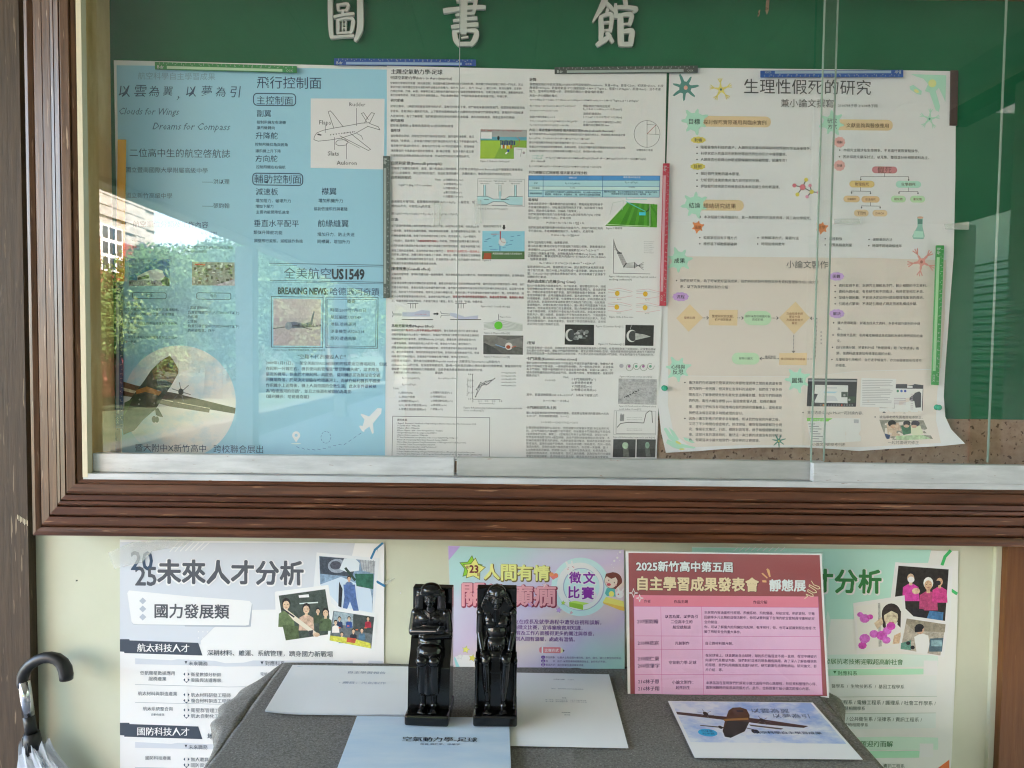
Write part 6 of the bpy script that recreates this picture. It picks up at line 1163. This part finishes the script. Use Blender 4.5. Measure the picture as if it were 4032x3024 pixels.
S.line([(1985, 340), (2010, 380), (2065, 400), (2075, 420), (2050, 425), (1965, 378), (1960, 395), (2030, 440), (2040, 460), (2010, 465), (1950, 430), (1945, 450), (2000, 480), (2005, 500), (1980, 500), (1930, 478), (1945, 500), (1915, 525)], 7, '#ecc8a0', 3)
def spark(cx, cy, r):
    q = [(cx, cy-r), (cx+r*.22, cy-r*.2), (cx+r, cy), (cx+r*.22, cy+r*.2), (cx, cy+r), (cx-r*.22, cy+r*.2), (cx-r, cy), (cx-r*.22, cy-r*.2)]; S.line(q, 6, '#eef0f4', 6, True)
spark(118, 466, 46); spark(183, 520, 37)
S.part('works_table').poly([(122, 488), (1000, 496), (2054, 503), (2060, 618), (1000, 612), (125, 606)], '#d9788c', 2); S.poly([(125, 606), (1000, 612), (2060, 618), (2085, 1055), (2102, 1535), (1000, 1533), (134, 1532), (130, 1050)], '#dfa6c4', 2.4)
for pts in ([(405, 609), (418, 1532)], [(833, 613), (855, 1532)], [(130, 916), (2072, 924)], [(134, 1056), (2084, 1062)], [(136, 1321), (2096, 1326)], [(125, 606), (2060, 618)], [(122, 488), (134, 1532), (2102, 1535), (2060, 618), (2054, 503)]): S.line(pts, 4, '#c468a0', 4)
S.part('table_lettering'); TC = '#4a1c34'; T2 = '#3c2050'
for t, a, b, y, k in (('作者', 230, 297, 553, TC), ('作品主題', 543, 690, 557, TC), ('作品介紹', 1375, 1521, 563, TC), ('207張鈞翰', 158, 378, 766, T2), ('以雲為翼，以夢為引', 452, 792, 714, T2), ('二位高中生的', 510, 737, 769, T2), ('航空啟航誌', 530, 720, 825, T2), ('210林莅宸', 163, 383, 992, T2), ('光劍製作', 555, 704, 994, T2), ('210胡仁豪', 164, 386, 1156, T2), ('206徐肇宇', 164, 390, 1230, T2), ('空氣動力學-足球', 490, 778, 1196, T2), ('216林子恩', 168, 388, 1396, T2), ('216林子翔', 168, 388, 1470, T2), ('小論文製作：', 522, 745, 1404, T2), ('起死回生', 562, 712, 1460, T2)): S.text(t, a, b, y, k, .012, sl=0)
S.para(['本展覽內容涵蓋飛行原理、飛機系統、飛航儀器、飛航空域、飛航管制、空難', '回顧等多元主題在這個活動中，你可以聽到當下台灣的航空管制員守護飛航安', '全的聲音。', '你，可以了解龐大的飛機如何起飛，有序飛行；你，也可以認識到那些曾經 改', '變了飛航安全的重大事件。'], 862, 2030, 670, 50.5, T2, .010)
S.text('自己買材料做光劍。', 875, 1165, 994, T2, .010)
S.para(['在足球場上，球員踢出自由球時，球的飛行路徑並不是一直線，在空中轉變方', '向讓守門員難以判斷，我們對於這樣的現象頗有興趣。為了深入了解各種現象', '的原理，我們利用網路資源進行研究，研究範圍包括學術網站、研究論文、影', '片介紹…等。'], 875, 2042, 1120, 50.5, T2, .010)
S.para(['本展品旨在呈現我們於撰寫小論文過程中的心路歷程，包括資料整理的心得、', '面對困難時的反思與克服方式。此外，也將簡要介紹小論文的核心內容。'], 880, 2040, 1408, 50, T2, .010)
S.done()
# clear stand: front film, back sheet and foot
st = thing('acrylic_stand', 'clear acrylic stand holding the red exhibition notice', 'display stand', (.38, -.10, .752))
def AQ(x, y, off): 
    dep = -.100+.020*(2755-y)/575+off; return P(x, y, dep)
c4 = [(2450+15*.3752, 2160+18*.3752), (2450+2108*.3752, 2160+38*.3752), (2450+2186*.3752, 2160+1592*.3752), (2450+48*.3752, 2160+1590*.3752)]
mesh_obj('front_sheet', [AQ(x, y, -.0022) for x, y in c4], [(0, 1, 2, 3)], M['film'], st)
bk = [AQ(x, y, .0022) for x, y in c4]; mesh_obj('back_sheet', bk, [(0, 1, 2, 3)], M['acrylic'], st)
bl, br = AQ(*c4[3], .0022), AQ(*c4[2], .0022)
box('foot', (bl.x, -.098, .7525), (br.x, -.02, .7545), M['acrylic'], st)
tape([(1250-60, 2125), (1270, 2122), (1255, 2160), (1130, 2200), (1000, 2205), (960, 2200)][::-1] if False else [(425, 2176), (520, 2135), (640, 2122), (760, 2126), (720, 2150), (600, 2170), (560, 2215), (450, 2240)], 'crumpled clear tape holding the top left corner of the grey talent poster', YW-.0055)
tape([(1500, 2300), (1530, 2285), (1558, 2275), (1510, 2310)], 'thin clear tape on the wall right of the grey talent poster', YW-.002)
for px, py in ((302, 2286), (1577, 2335)): 
    c = P(px, py, YW-.0015); o = box('wall_nail', (c.x-.0012, YW-.003, c.z-.0012), (c.x+.0012, YW-.0002, c.z+.0012), M['dark'] if px < 500 else M['white_paint']); tag(o, 'tiny dark nail in the cream wall left of the grey poster' if px < 500 else 'tiny white dot on the cream wall above the left statuette', 'nail')

# ================= table with its tweed cloth =================
TZ = .75
bk0 = PZ(1100, 2632, TZ)
tx0, tx1 = bk0.x, .654
ty0, ty1 = -.56, YW-.004
tb = thing('table', 'plain folding table hidden under the grey tweed cloth', 'table', ((tx0+tx1)/2, (ty0+ty1)/2, 0))
o = box('table_top', (tx0+.004, ty0+.004, TZ-.028), (tx1-.004, ty1-.004, TZ-.003), M['dark_wood'], tb)
for x in (tx0+.05, tx1-.05):
    for y in (ty0+.05, ty1-.05): tube('leg', [(x, y, 0), (x, y, TZ-.0285)], .013, M['alu'], tb, 10)
def clothY(x, y): return .0009*math.sin(x*17+y*9)+.0006*math.sin(x*41-y*33)
V = []; Fc = []
def grid(fn, nu, nv):
    o = len(V)
    for j in range(nv+1):
        for i in range(nu+1): V.append(fn(i/nu, j/nv))
    for j in range(nv):
        for i in range(nu): Fc.append((o+j*(nu+1)+i, o+j*(nu+1)+i+1, o+(j+1)*(nu+1)+i+1, o+(j+1)*(nu+1)+i))
def fold(x, y):
    # a soft pressed crease running towards the viewer, left of centre, plus its neighbour
    d = (x-(-.255+(y+.3)*.28)); e = (x-(.12+(y+.3)*.1))
    return .0022*math.exp(-(d/.006)**2)*max(0, min(1, (-.05-y)*6)) + .0016*math.exp(-(e/.008)**2)
grid(lambda u, v: Vector((tx0+(tx1-tx0)*u, ty1+(ty0-ty1)*v, TZ-.0005+clothY(u, v)*.6+fold(tx0+(tx1-tx0)*u, ty1+(ty0-ty1)*v))), 150, 80)
def side(sgn, xe, u, v):
    # u along the edge from the wall to the front, v down the drape
    y = ty1+(ty0-ty1)*u
    bump = math.exp(-((u-.36)/.20)**2) if sgn < 0 else .55*math.exp(-((u-.22)/.12)**2)
    if u < .36 and sgn < 0: bump = min(1, (u/.36)**.8)
    reach = .003+.068*bump*(1+.12*math.sin(u*47)*bump)
    t1 = .10
    if v < t1: k = v/t1; out = reach*k; z = TZ-.0005-.012*k*k*bump-.0015*k
    else:
        k = (v-t1)/(1-t1); out = reach*(1-.30*min(1, k*3))+.010*math.sin(u*30+k*2)*min(1, k*2)+.012*math.sin(u*9); z = TZ-.014-.32*k
        out = max(out, .003)
    return Vector((xe+sgn*out, y, z))
grid(lambda u, v: side(-1, tx0, u, v), 70, 40)
grid(lambda u, v: side(1, tx1, u, v), 70, 40)
grid(lambda u, v: Vector((tx0+(tx1-tx0)*u, ty0-.003-.008*v*(1+math.sin(u*40)), TZ-.0005-.33*v)), 90, 14)
o = mesh_obj('tablecloth', V, Fc, M['cloth'], None, smooth=True)
o.modifiers.new('thickness', 'SOLIDIFY').thickness = .0012
tag(o, 'grey brown tweed cloth draped over the table, with a folded lump at its left', 'tablecloth')
# a second loose fold of cloth lying against the left edge near the wall
fv = []; ff = []
A0, A1 = PZ(1075, 2636, TZ), PZ(872, 2782, TZ+.002); B1 = PZ(925, 2822, TZ+.001); 
# ================= papers on the table =================
def q(px, py, z): return PZ(px, py, z)
zt = TZ+.0032
def stack(name, label, cat, TL, TR, BL, w_, h_, n, curl=0, group='printed student reports on the table'):
    s = Flat(name, label, cat, TL, TR, BL, 0, w_, h_, group, curl)
    for i in range(n):
        dx = (i*1.7) % 2.3-1; dy = (i*2.9) % 3.1-1.2; last = i == n-1
        if last: dx = dy = 0
        s.part('sheet' if last else 'page')
        N_ = 14; off = -(n-1-i)*13
        vs = []; 
        for j in range(N_+1):
            for i2 in range(N_+1):
                p_ = s.surf(dx+w_*i2/N_, dy+h_*j/N_, off); vs.append(p_)
        fs = [(j*(N_+1)+k, j*(N_+1)+k+1, (j+1)*(N_+1)+k+1, (j+1)*(N_+1)+k) for j in range(N_) for k in range(N_)]
        if last: s.parts['sheet'] = [(vs, fs, ink('#ced2e0'))]
        else:
            mesh_obj('page', vs, fs, ink('#c9ccd8'), s.root)
            s.parts.pop('page', None)
    return s
def corners(TLp, TRp, BLp, z): return PZ(*TLp, z), PZ(*TRp, z), PZ(*BLp, z)
z1 = zt+.0035
S = stack('report', 'thick white stapled report, far left on the table beside the left statuette', 'report', *corners((1152, 2618), (1730, 2626), (1044, 2806), z1), 297, 210, 5, curl=.45)
S.part('lettering'); S.view(0, 0, 1)
S.text('自主學習報告', 118, 192, 34, '#7c8498', .006, sl=0); S.text('• 題目：光劍製作', 108, 198, 82, '#8c94a8', .004, sl=0); S.line([(12, 9), (22, 5)], 1.1, '#7c94b8', 3)
S.done()
S = stack('report', 'white portrait report with tiny lines of text, right of the right statuette', 'report', *corners((2018, 2648), (2398, 2655), (2008, 2937), z1-.0015), 210, 297, 2)
S.part('lettering'); S.view(0, 0, 1)
for t, a, b, y, k in (('科學論文摘要', 88, 112, 30, '#5c6070'), (' : 小論文', 116, 132, 31, '#9094a0'), ('題目：假死現象之研究與醫療應用', 82, 148, 74, '#84889a'), ('作者：', 102, 112, 114, '#6c7080'), ('第一作者。新竹高級中學。二年十六班 林子恩', 68, 150, 123, '#84889a'), ('第二作者。新竹高級中學。二年十六班 林子翔', 68, 150, 130, '#84889a'), ('指導老師：', 98, 116, 174, '#5c6070'), ('陳老師', 103, 114, 183, '#70748a')): S.text(t, a, b, y, k, .012, sl=0)
S.done()
z2 = z1+.0045
S = stack('report', 'pale blue football aerodynamics report at the front edge, under both statuettes', 'report', *corners((1406, 2819), (2004, 2826), (1322, 3040), z2), 297, 210, 4)
bl = noise_mat('watercolour_blue_print', [.46, .60, .74], [.62, .70, .78], (2, 9, 1), 2.5, 5, .5, 0, ramp=(.3, .7))
S.parts['sheet'][0] = (S.parts['sheet'][0][0], S.parts['sheet'][0][1], bl)
S.part('lettering'); S.view(0, 0, 1)
S.text('空氣動力學-足球', 100, 237, 92, '#1c2430', .022, sl=0); S.text('組員:胡仁豪、徐肇宇', 134, 206, 110, '#4a5468', .008, sl=0)
S.done()
S = stack('photo_sheet', 'printed sheet with a propeller aeroplane against clouds, lying before the red notice', 'print', *corners((2632, 2760), (3200, 2766), (2738, 2984), zt+.0025), 297, 210, 2, group='printed student reports on the table')
S.part('sky_print'); S.view(0, 0, 1)
S.rect(5, 2, 292, 158, noise_mat('printed_blue_sky', [.72, .76, .82], [.30, .44, .76], (1, 1.4, 1), 11, 6, .5, 0, ramp=(.42, .62)), 1, sl=0)
S.poly([(5, 2), (60, 2), (50, 30), (5, 60)], '#88a4d8', 1.6) if False else None
pl = '#3a261e'
S.part('aeroplane_print')
S.poly([(5, 45), (60, 56), (120, 66), (118, 82), (60, 68), (5, 56)], pl, 3); S.poly([(140, 66), (170, 72), (248, 96), (236, 103), (160, 90), (138, 84)], pl, 3)
S.poly([(112, 38), (124, 26), (140, 24), (150, 32), (148, 56), (138, 84), (118, 118), (84, 142), (74, 138), (76, 118), (90, 84)], '#4a3018', 4); S.poly([(98, 78), (138, 82), (118, 118), (84, 142), (74, 138), (76, 118)], '#23241a', 4.5); S.poly([(92, 72), (142, 66), (140, 74), (90, 80)], '#8c6428', 5); S.poly([(128, 36), (142, 36), (140, 44), (127, 44)], '#201c1c', 5)
S.poly([(40, 96), (92, 104), (88, 108), (38, 99)], '#3c2c28', 3.5); S.poly([(135, 92), (196, 106), (190, 110), (136, 98)], '#4c3c36', 3.6)
for cx, cy in ((62, 52), (166, 76)):
    S.ell(cx, cy, 5, 8, '#2c2220', 5)
    for a in range(6): S.line([(cx, cy), (cx+16*math.cos(a*1.05+.4), cy+17*math.sin(a*1.05+.4))], 1.1, '#6a6468', 4.6)
S.ell(135, 118, 4, 7, '#201c1c', 5); S.ell(141, 118, 4, 7, '#201c1c', 5.1); S.ell(76, 104, 4, 6, '#201c1c', 5); S.line([(122, 104), (138, 112)], 3, '#2c2624', 5)
S.ell(46, 124, 18, 14, '#2c9cc8', 3); S.text('可以拿', 35, 57, 119, '#155a84', .012, sl=0); S.text('起來翻', 35, 57, 128, '#155a84', .012, sl=0)
S.part('lettering'); S.text('以雲為翼', 156, 232, 38, '#5c6880', .006, sl=0, shear=.2); S.text('以夢為引', 192, 264, 58, '#5c6880', .006, sl=0, shear=.2); S.text('航空科學自主學習成果', 134, 262, 122, '#34445c', .022, sl=0, yr=.8)
S.done()
# thin acrylic foot corner seen left of the notice is part of the stand already

# ================= the two black statuettes =================
def unit(kind):
    bm = bmesh.new()
    if kind == 's': bmesh.ops.create_uvsphere(bm, u_segments=18, v_segments=12, radius=1)
    elif kind == 'k': bmesh.ops.create_cube(bm, size=1)
    v = [q_.co.copy() for q_ in bm.verts]; f_ = [[q_.index for q_ in p_.verts] for p_ in bm.faces]; bm.free(); return v, f_
US, UK = unit('s'), unit('k')
def blobs_to_mesh(name, prims, parent, origin, voxel=.0009):
    V = []; Fc = []
    def add(vs, fs):
        o = len(V); V.extend(vs); Fc.extend([[i+o for i in f_] for f_ in fs])
    for pr in prims:
        kind = pr[0]
        if kind == 'e':
            _, c, r_ = pr; c = Vector(c); add([c+Vector((q_.x*r_[0], q_.y*r_[1], q_.z*r_[2])) for q_ in US[0]], US[1])
        elif kind == 'c':
            _, a, b, ra, rb = pr; a = Vector(a); b = Vector(b)
            for p_, r_ in ((a, ra), (b, rb)): add([p_+q_*r_ for q_ in US[0]], US[1])
            d = (b-a).normalized(); u_ = d.orthogonal().normalized(); w__ = d.cross(u_); n = 18
            vs = [a+(u_*math.cos(2*math.pi*k/n)+w__*math.sin(2*math.pi*k/n))*ra for k in range(n)]+[b+(u_*math.cos(2*math.pi*k/n)+w__*math.sin(2*math.pi*k/n))*rb for k in range(n)]
            add(vs, [[k, (k+1) % n, (k+1) % n+n, k+n] for k in range(n)]+[list(range(n))[::-1], list(range(n, 2*n))])
        elif kind == 'b':
            _, a, b = pr; a = Vector(a); b = Vector(b); c = (a+b)/2; e_ = b-a
            add([c+Vector((q_.x*abs(e_.x), q_.y*abs(e_.y), q_.z*abs(e_.z))) for q_ in UK[0]], UK[1])
        elif kind == 'p':
            _, pts, y0, y1 = pr; n = len(pts)
            add([Vector((x, y0, z)) for x, z in pts]+[Vector((x, y1, z)) for x, z in pts], [list(range(n)), list(range(2*n-1, n-1, -1))]+[[k, k+n, (k+1) % n+n, (k+1) % n] for k in range(n)])
    bm = bmesh.new(); me0 = bpy.data.meshes.new('t'); me0.from_pydata([tuple(v) for v in V], [], Fc); bm.from_mesh(me0); bpy.data.meshes.remove(me0)
    bmesh.ops.recalc_face_normals(bm, faces=bm.faces[:])
    me = bpy.data.meshes.new(name); bm.to_mesh(me); bm.free()
    o = bpy.data.objects.new(name, me); C.objects.link(o)
    rm = o.modifiers.new('r', 'REMESH'); rm.mode = 'VOXEL'; rm.voxel_size = voxel
    sm = o.modifiers.new('s', 'SMOOTH'); sm.factor = .5; sm.iterations = 2
    bpy.context.view_layer.update()
    m2 = bpy.data.meshes.new_from_object(o.evaluated_get(bpy.context.evaluated_depsgraph_get()))
    bpy.data.objects.remove(o); bpy.data.meshes.remove(me)
    m2.name = name; m2.materials.clear(); m2.materials.append(M['black_stone'])
    m2.polygons.foreach_set('use_smooth', [True]*len(m2.polygons))
    o = bpy.data.objects.new(name, m2); C.objects.link(o); o.parent = parent
    return o
def statuette(label, px, py, kindn, yaw=0):
    """local frame: x right, y away from viewer (0 = front of the base), z up (0 = table)"""
    p0 = PZ(px, py, z2+.0008)
    root = thing('statuette', label, 'statuette', p0, 'pair of black egyptian style statuettes'); root.rotation_euler = (0, 0, yaw)
    def lb(name, a, b, bv):
        x0, y0, z0 = a; x1, y1, z1_ = b
        v = [(x0, y0, z0), (x1, y0, z0), (x1, y1, z0), (x0, y1, z0), (x0, y0, z1_), (x1, y0, z1_), (x1, y1, z1_), (x0, y1, z1_)]
        me = bpy.data.meshes.new(name); me.from_pydata(v, [], BF); me.materials.append(M['black_stone']); o = bpy.data.objects.new(name, me); C.objects.link(o); o.parent = root
        bev(o, bv, 3); return o
    lb('base', (-.0415, 0, 0), (.0415, .090, .021), .004)
    lb('back_slab', (-.0385, .066, .0215), (.0385, .088, .243), .0015)
    # throne side profile (y, z) extruded across x
    prof_ = [(.026, .0213), (.0655, .0213), (.0655, .150), (.058, .146), (.050, .125), (.030, .100)] if kindn == 1 else [(.034, .0213), (.0655, .0213), (.0655, .118), (.036, .108)]
    n = len(prof_); hw = .040
    me = bpy.data.meshes.new('throne'); me.from_pydata([(-hw, y, z) for y, z in prof_]+[(hw, y, z) for y, z in prof_], [], [tuple(range(n)), tuple(range(2*n-1, n-1, -1))]+[(i, (i+1) % n, (i+1) % n+n, i+n) for i in range(n)])
    me.materials.append(M['black_stone']); o = bpy.data.objects.new('throne', me); C.objects.link(o); o.parent = root; bev(o, .0012, 2)
    Pm = []
    if kindn == 1:
        # wig: flat crown, heavy side curtains with strands
        Pm += [('e', (0, .047, .246), (.0195, .018, .0125)), ('e', (0, .050, .240), (.0225, .017, .013)), ('c', (-.0205, .044, .240), (-.0215, .043, .214), .0072, .0080), ('c', (.0205, .044, .240), (.0215, .043, .214), .0072, .0080),
               ('b', (-.0285, .038, .2095), (-.0135, .055, .234)), ('b', (.0135, .038, .2095), (.0285, .055, .234)), ('p', [(-.0185, .238), (.0185, .238), (.0165, .2495), (0, .2535), (-.0165, .2495)], .0335, .044)]
        for sx in (-1, 1):
            for i in range(6): Pm.append(('c', (sx*(.0145+i*.0024), .0372+abs(i-2.5)*.0004, .236), (sx*(.0148+i*.0025), .0368+abs(i-2.5)*.0004, .2105), .0011, .0011))
        Pm += [('c', (-.017, .0342, .2385), (.017, .0342, .2385), .0013, .0013)]
        fz, fy = .2285, .038
    else:
        # royal headcloth: outline in front view with lappets, pointed at the shoulders
        out = [(0, .2555), (.010, .252), (.018, .243), (.0245, .231), (.0300, .2175), (.0305, .2140), (.0250, .2080), (.0215, .198), (.0165, .186), (.0105, .184), (.008, .200), (0, .205), (-.008, .200), (-.0105, .184), (-.0165, .186), (-.0215, .198), (-.0250, .2080), (-.0305, .2140), (-.0300, .2175), (-.0245, .231), (-.018, .243), (-.010, .252)]
        Pm += [('p', out, .041, .058), ('e', (0, .047, .241), (.0185, .0165, .0145)), ('c', (-.0168, .0335, .236), (0, .0305, .2405), .0016, .0018), ('c', (.0168, .0335, .236), (0, .0305, .2405), .0016, .0018)]
        for i in range(-3, 4): Pm.append(('c', (i*.0042, .034+abs(i)*.0012, .2395), (i*.0034, .037+abs(i)*.0012, .2505), .0010, .0010))
        Pm += [('c', (0, .029, .239), (0, .0325, .2475), .0017, .0012), ('e', (-.0165, .0385, .2305), (.0032, .0022, .0052)), ('e', (.0165, .0385, .2305), (.0032, .0022, .0052))]
        Pm += [('c', (-.0036, .030, .2145), (-.0038, .0355, .1895), .0021, .0028), ('c', (.0036, .030, .2145), (.0038, .0355, .1895), .0021, .0028), ('c', (0, .029, .2145), (0, .0345, .1885), .0021, .0028)]
        for sx in (-1, 1):
            for i in range(5): Pm.append(('c', (sx*(.0135+i*.0021), .0405, .204-i*.0005), (sx*(.0110+i*.0014), .0405, .1865), .0009, .0009))
            for i in range(6): Pm.append(('c', (sx*(.0175+i*.001), .0407, .2395-i*.0047), (sx*(.0215+i*.0016), .0412, .2395-i*.0047), .0007, .0007))
        fz, fy = .2275, .0385
    # face
    Pm += [('e', (0, fy+.004, fz), (.0128, .0118, .0155)), ('e', (0, fy-.0012, fz-.0105), (.0062, .006, .0045)), ('c', (0, fy-.0085, fz+.0045), (0, fy-.0112, fz-.0020), .0013, .0021), ('e', (-.0021, fy-.0088, fz-.0030), (.0016, .0016, .0013)), ('e', (.0021, fy-.0088, fz-.0030), (.0016, .0016, .0013)),
           ('e', (0, fy-.0080, fz-.0066), (.0042, .0022, .00115)), ('e', (0, fy-.0076, fz-.0090), (.0036, .0022, .00125))]
    for sx in (-1, 1):
        Pm += [('e', (sx*.0052, fy-.0056, fz+.0032), (.0030, .0022, .0012)), ('c', (sx*.0026, fy-.0072, fz+.0066), (sx*.0082, fy-.0050, fz+.0068), .0008, .0007), ('e', (sx*.0068, fy-.0042, fz-.0020), (.0036, .0034, .0034))]
    Pm.append(('c', (0, .047, .222), (0, .051, .198), .0092, .0115))
    # torso
    Pm += [('e', (0, .053, .185), (.0275, .0165, .021)), ('e', (-.0115, .0435, .1885), (.0125, .0085, .0115)), ('e', (.0115, .0435, .1885), (.0125, .0085, .0115)), ('e', (0, .052, .163), (.021, .0165, .022)), ('e', (0, .050, .144), (.0245, .019, .017)),
           ('c', (-.0225, .053, .2005), (.0225, .053, .2005), .0088, .0088)]
    if kindn == 1:
        # arms crossed over the waist, wrapped sleeves
        for sx in (-1, 1):
            Pm += [('e', (sx*.0295, .051, .1985), (.0095, .0105, .0098)), ('c', (sx*.0305, .050, .197), (sx*.0345, .046, .166), .0088, .0085)]
        Pm += [('c', (-.0345, .044, .164), (.014, .0285, .1715), .0080, .0058), ('c', (.0345, .044, .160), (-.010, .0335, .1575), .0080, .0062), ('e', (.0205, .0272, .1735), (.0070, .0042, .0062)), ('e', (-.0150, .0335, .158), (.0065, .0045, .0052))]
        for i in range(4): Pm += [('c', (.0185, .0245, .1775-i*.0031), (.0275, .0262, .1795-i*.0031), .00135, .0012)]
        Pm += [('c', (.0185, .0252, .179), (.0215, .0238, .1835), .0014, .0011)]
        Pm += [('e', (-.022, .052, .184), (.018, .0135, .024)), ('e', (.022, .052, .184), (.018, .0135, .024)), ('e', (0, .050, .170), (.030, .0150, .014))]
        # bead collar
        for ring_, rr_, br in ((0, .0185, .0009), (1, .0235, .00125)):
            for i in range(-13, 14):
                a = i*.105; x = rr_*1.02*math.sin(a); z = .2055-rr_*.82*math.cos(a)*(1 if ring_ else .78)+.004; Pm.append(('e', (x, .0485-.0125*math.cos(a)-(.001 if ring_ else .0045)+abs(x)*.15, z), (br, br, br)))
        for k in range(3): Pm += [('c', (-.012+k*.001, .042, .2065-k*.003), (0, .0375-k*.001, .2005-k*.0035), .0009, .0009), ('c', (0, .0375-k*.001, .2005-k*.0035), (.012-k*.001, .042, .2065-k*.003), .0009, .0009)]
        # long skirt over knees to the shins
        Pm += [('c', (-.0105, .054, .134), (-.0115, .020, .118), .0155, .0118), ('c', (.0105, .054, .134), (.0115, .020, .118), .0155, .0118), ('e', (0, .040, .130), (.0265, .024, .0165)), ('e', (-.0115, .0150, .1185), (.0118, .0105, .0105)), ('e', (.0115, .0150, .1185), (.0118, .0105, .0105)),
               ('c', (-.0112, .0195, .117), (-.0110, .0240, .060), .0115, .0100), ('c', (.0112, .0195, .117), (.0110, .0240, .060), .0115, .0100), ('b', (-.0195, .0165, .052), (.0195, .036, .112)), ('c', (0, .022, .112), (0, .0225, .058), .0105, .0100)]
        lx = .0105
    else:
        for sx in (-1, 1):
            Pm += [('e', (sx*.0305, .051, .2005), (.0088, .0098, .0092)), ('c', (sx*.0310, .050, .198), (sx*.0325, .048, .163), .0075, .0066), ('c', (sx*.0325, .048, .163), (sx*.0265, .030, .137), .0064, .0046), ('e', (sx*.0235, .0225, .1325), (.0060, .0072, .0036))]
            for i in range(4): Pm += [('c', (sx*(.0285-i*.0030), .0205, .1325), (sx*(.0280-i*.0030), .0130, .1285), .0014, .0012)]
            Pm += [('c', (sx*.0165, .0215, .1325), (sx*.0145, .0175, .1295), .0014, .0012)]
            Pm += [('c', (sx*.0120, .052, .132), (sx*.0185, .0185, .1225), .0145, .0108), ('e', (sx*.0192, .0150, .1195), (.0090, .0080, .0088)), ('c', (sx*.0192, .0165, .117), (sx*.0172, .0245, .072), .0082, .0080), ('c', (sx*.0172, .0245, .072), (sx*.0150, .0225, .042), .0074, .0046), ('c', (sx*.0190, .0105, .112), (sx*.0165, .0165, .060), .0024, .0018),
                   ('e', (sx*.0115, .0365, .183), (.0098, .0050, .0080))]
            # lion legs of the throne
            Pm += [('c', (sx*.0365, .030, .112), (sx*.0365, .031, .060), .0042, .0030), ('c', (sx*.0365, .031, .060), (sx*.0365, .027, .028), .0030, .0038), ('e', (sx*.0365, .0235, .0262), (.0042, .0055, .0045)), ('e', (sx*.0365, .028, .1155), (.0048, .0046, .0062))]
        Pm += [('e', (0, .036, .129), (.0205, .019, .0095)), ('c', (-.0185, .0415, .1480), (.0185, .0415, .1480), .0022, .0022), ('b', (-.010, .022, .0225), (.010, .036, .118)), ('p', [(-.007, .128), (.007, .128), (.0095, .096), (-.0095, .096)], .016, .030)]
        for i in range(7): Pm.append(('c', (-.0165+i*.0055, .0345, .146), (-.010+i*.0033, .0215, .1305), .0009, .0009))
        lx = .0150
    for sx in (-1, 1):
        Pm += [('c', (sx*lx, .0235, .060), (sx*lx, .0240, .032), .0066 if kindn == 1 else .0056, .0048), ('e', (sx*lx, .0255, .0290), (.0068, .0080, .0078)), ('c', (sx*lx, .0240, .0275), (sx*(lx+.0012), .0110, .0245), .0062, .0044), ('e', (sx*(lx-.0), .0105, .0238), (.0078, .0060, .0032))]
        for i in range(5): Pm.append(('e', (sx*(lx-.0060+i*.0031), .0052+.0009*abs(i-(1 if sx > 0 else 1)), .0232), (.0016, .0026, .0017)))
    blobs_to_mesh('figure', Pm, root, p0)
    return root
statuette('black seated figure with a bobbed wig and crossed arms, left of the pair', 1678, 2862, 1, R(-3))
statuette('black seated king in a striped headcloth with hands on knees, right of the pair', 1949, 2864, 2, R(0))

# ================= umbrella in the left corner =================
ub = thing('umbrella', 'black crook handled umbrella with milky clear canopy leaning in the left corner', 'umbrella', (-.95, -.02, 0))
YU = -.015
def U(x, y, dy=0): return P(20+x*.2918, 2540+y*.2918, YU+dy)
hk = [(826, 462), (826, 400), (812, 320), (770, 240), (700, 185), (610, 165), (520, 172), (430, 205), (340, 265), (275, 340), (240, 420), (232, 500), (240, 560)]
tube('handle', [U(*p_) for p_ in hk], [.0138, .0146, .0146, .0138, .0130, .0124, .0120, .0119, .0119, .0119, .0121, .0115, .0110], M['black_dull'], ub, 16)
tube('shaft', [U(258, 490), U(288, 720), U(318, 950)], .0122, M['chrome'], ub, 18)
tube('runner', [U(318, 948), U(338, 1075), U(358, 1200)], .0120, M['black_dull'], ub, 18)
tube('crown_collar', [U(358, 1185), U(368, 1290), U(378, 1400)], [.0160, .0185, .0185], M['black_dull'], ub, 14)
box('catch', tuple(U(246, 1260)-Vector((0, .004, .04))), tuple(U(320, 1250)+Vector((0, .004, 0))), M['black_dull'], ub)
tube('rib', [U(300, 1330, -.024), U(322, 1500, -.026)], .0016, M['black_dull'], ub, 6)
V2 = []; F2 = []; a_, b_ = U(385, 1360), Vector((-.83, .0, .03)); nn = 64; lv = 26
for j in range(lv+1):
    t = j/lv; c = a_.lerp(b_, t); base = .030+.045*min(1, t*3.2) if t < .4 else .075*(1-(t-.4)/.6)**.8+.004
    for i in range(nn):
        an = 2*math.pi*i/nn; rf = 1+.20*math.sin(an*9+t*3)*min(1, t*9+.35)+.09*math.sin(an*17+j*1.3)
        V2.append(c+Vector((math.cos(an)*base*rf, math.sin(an)*base*rf*.55, (.012*math.sin(an*9+1)+.007*math.sin(an*16)) if j == 0 else 0)))
for j in range(lv):
    for i in range(nn): F2.append((j*nn+i, j*nn+(i+1) % nn, (j+1)*nn+(i+1) % nn, (j+1)*nn+i))
mesh_obj('canopy', V2, F2, M['umb'], ub, smooth=False)
tube('ferrule', [b_+Vector((0, 0, .02)), Vector((-.83, 0, .001))], [.005, .003], M['black_dull'], ub, 8)
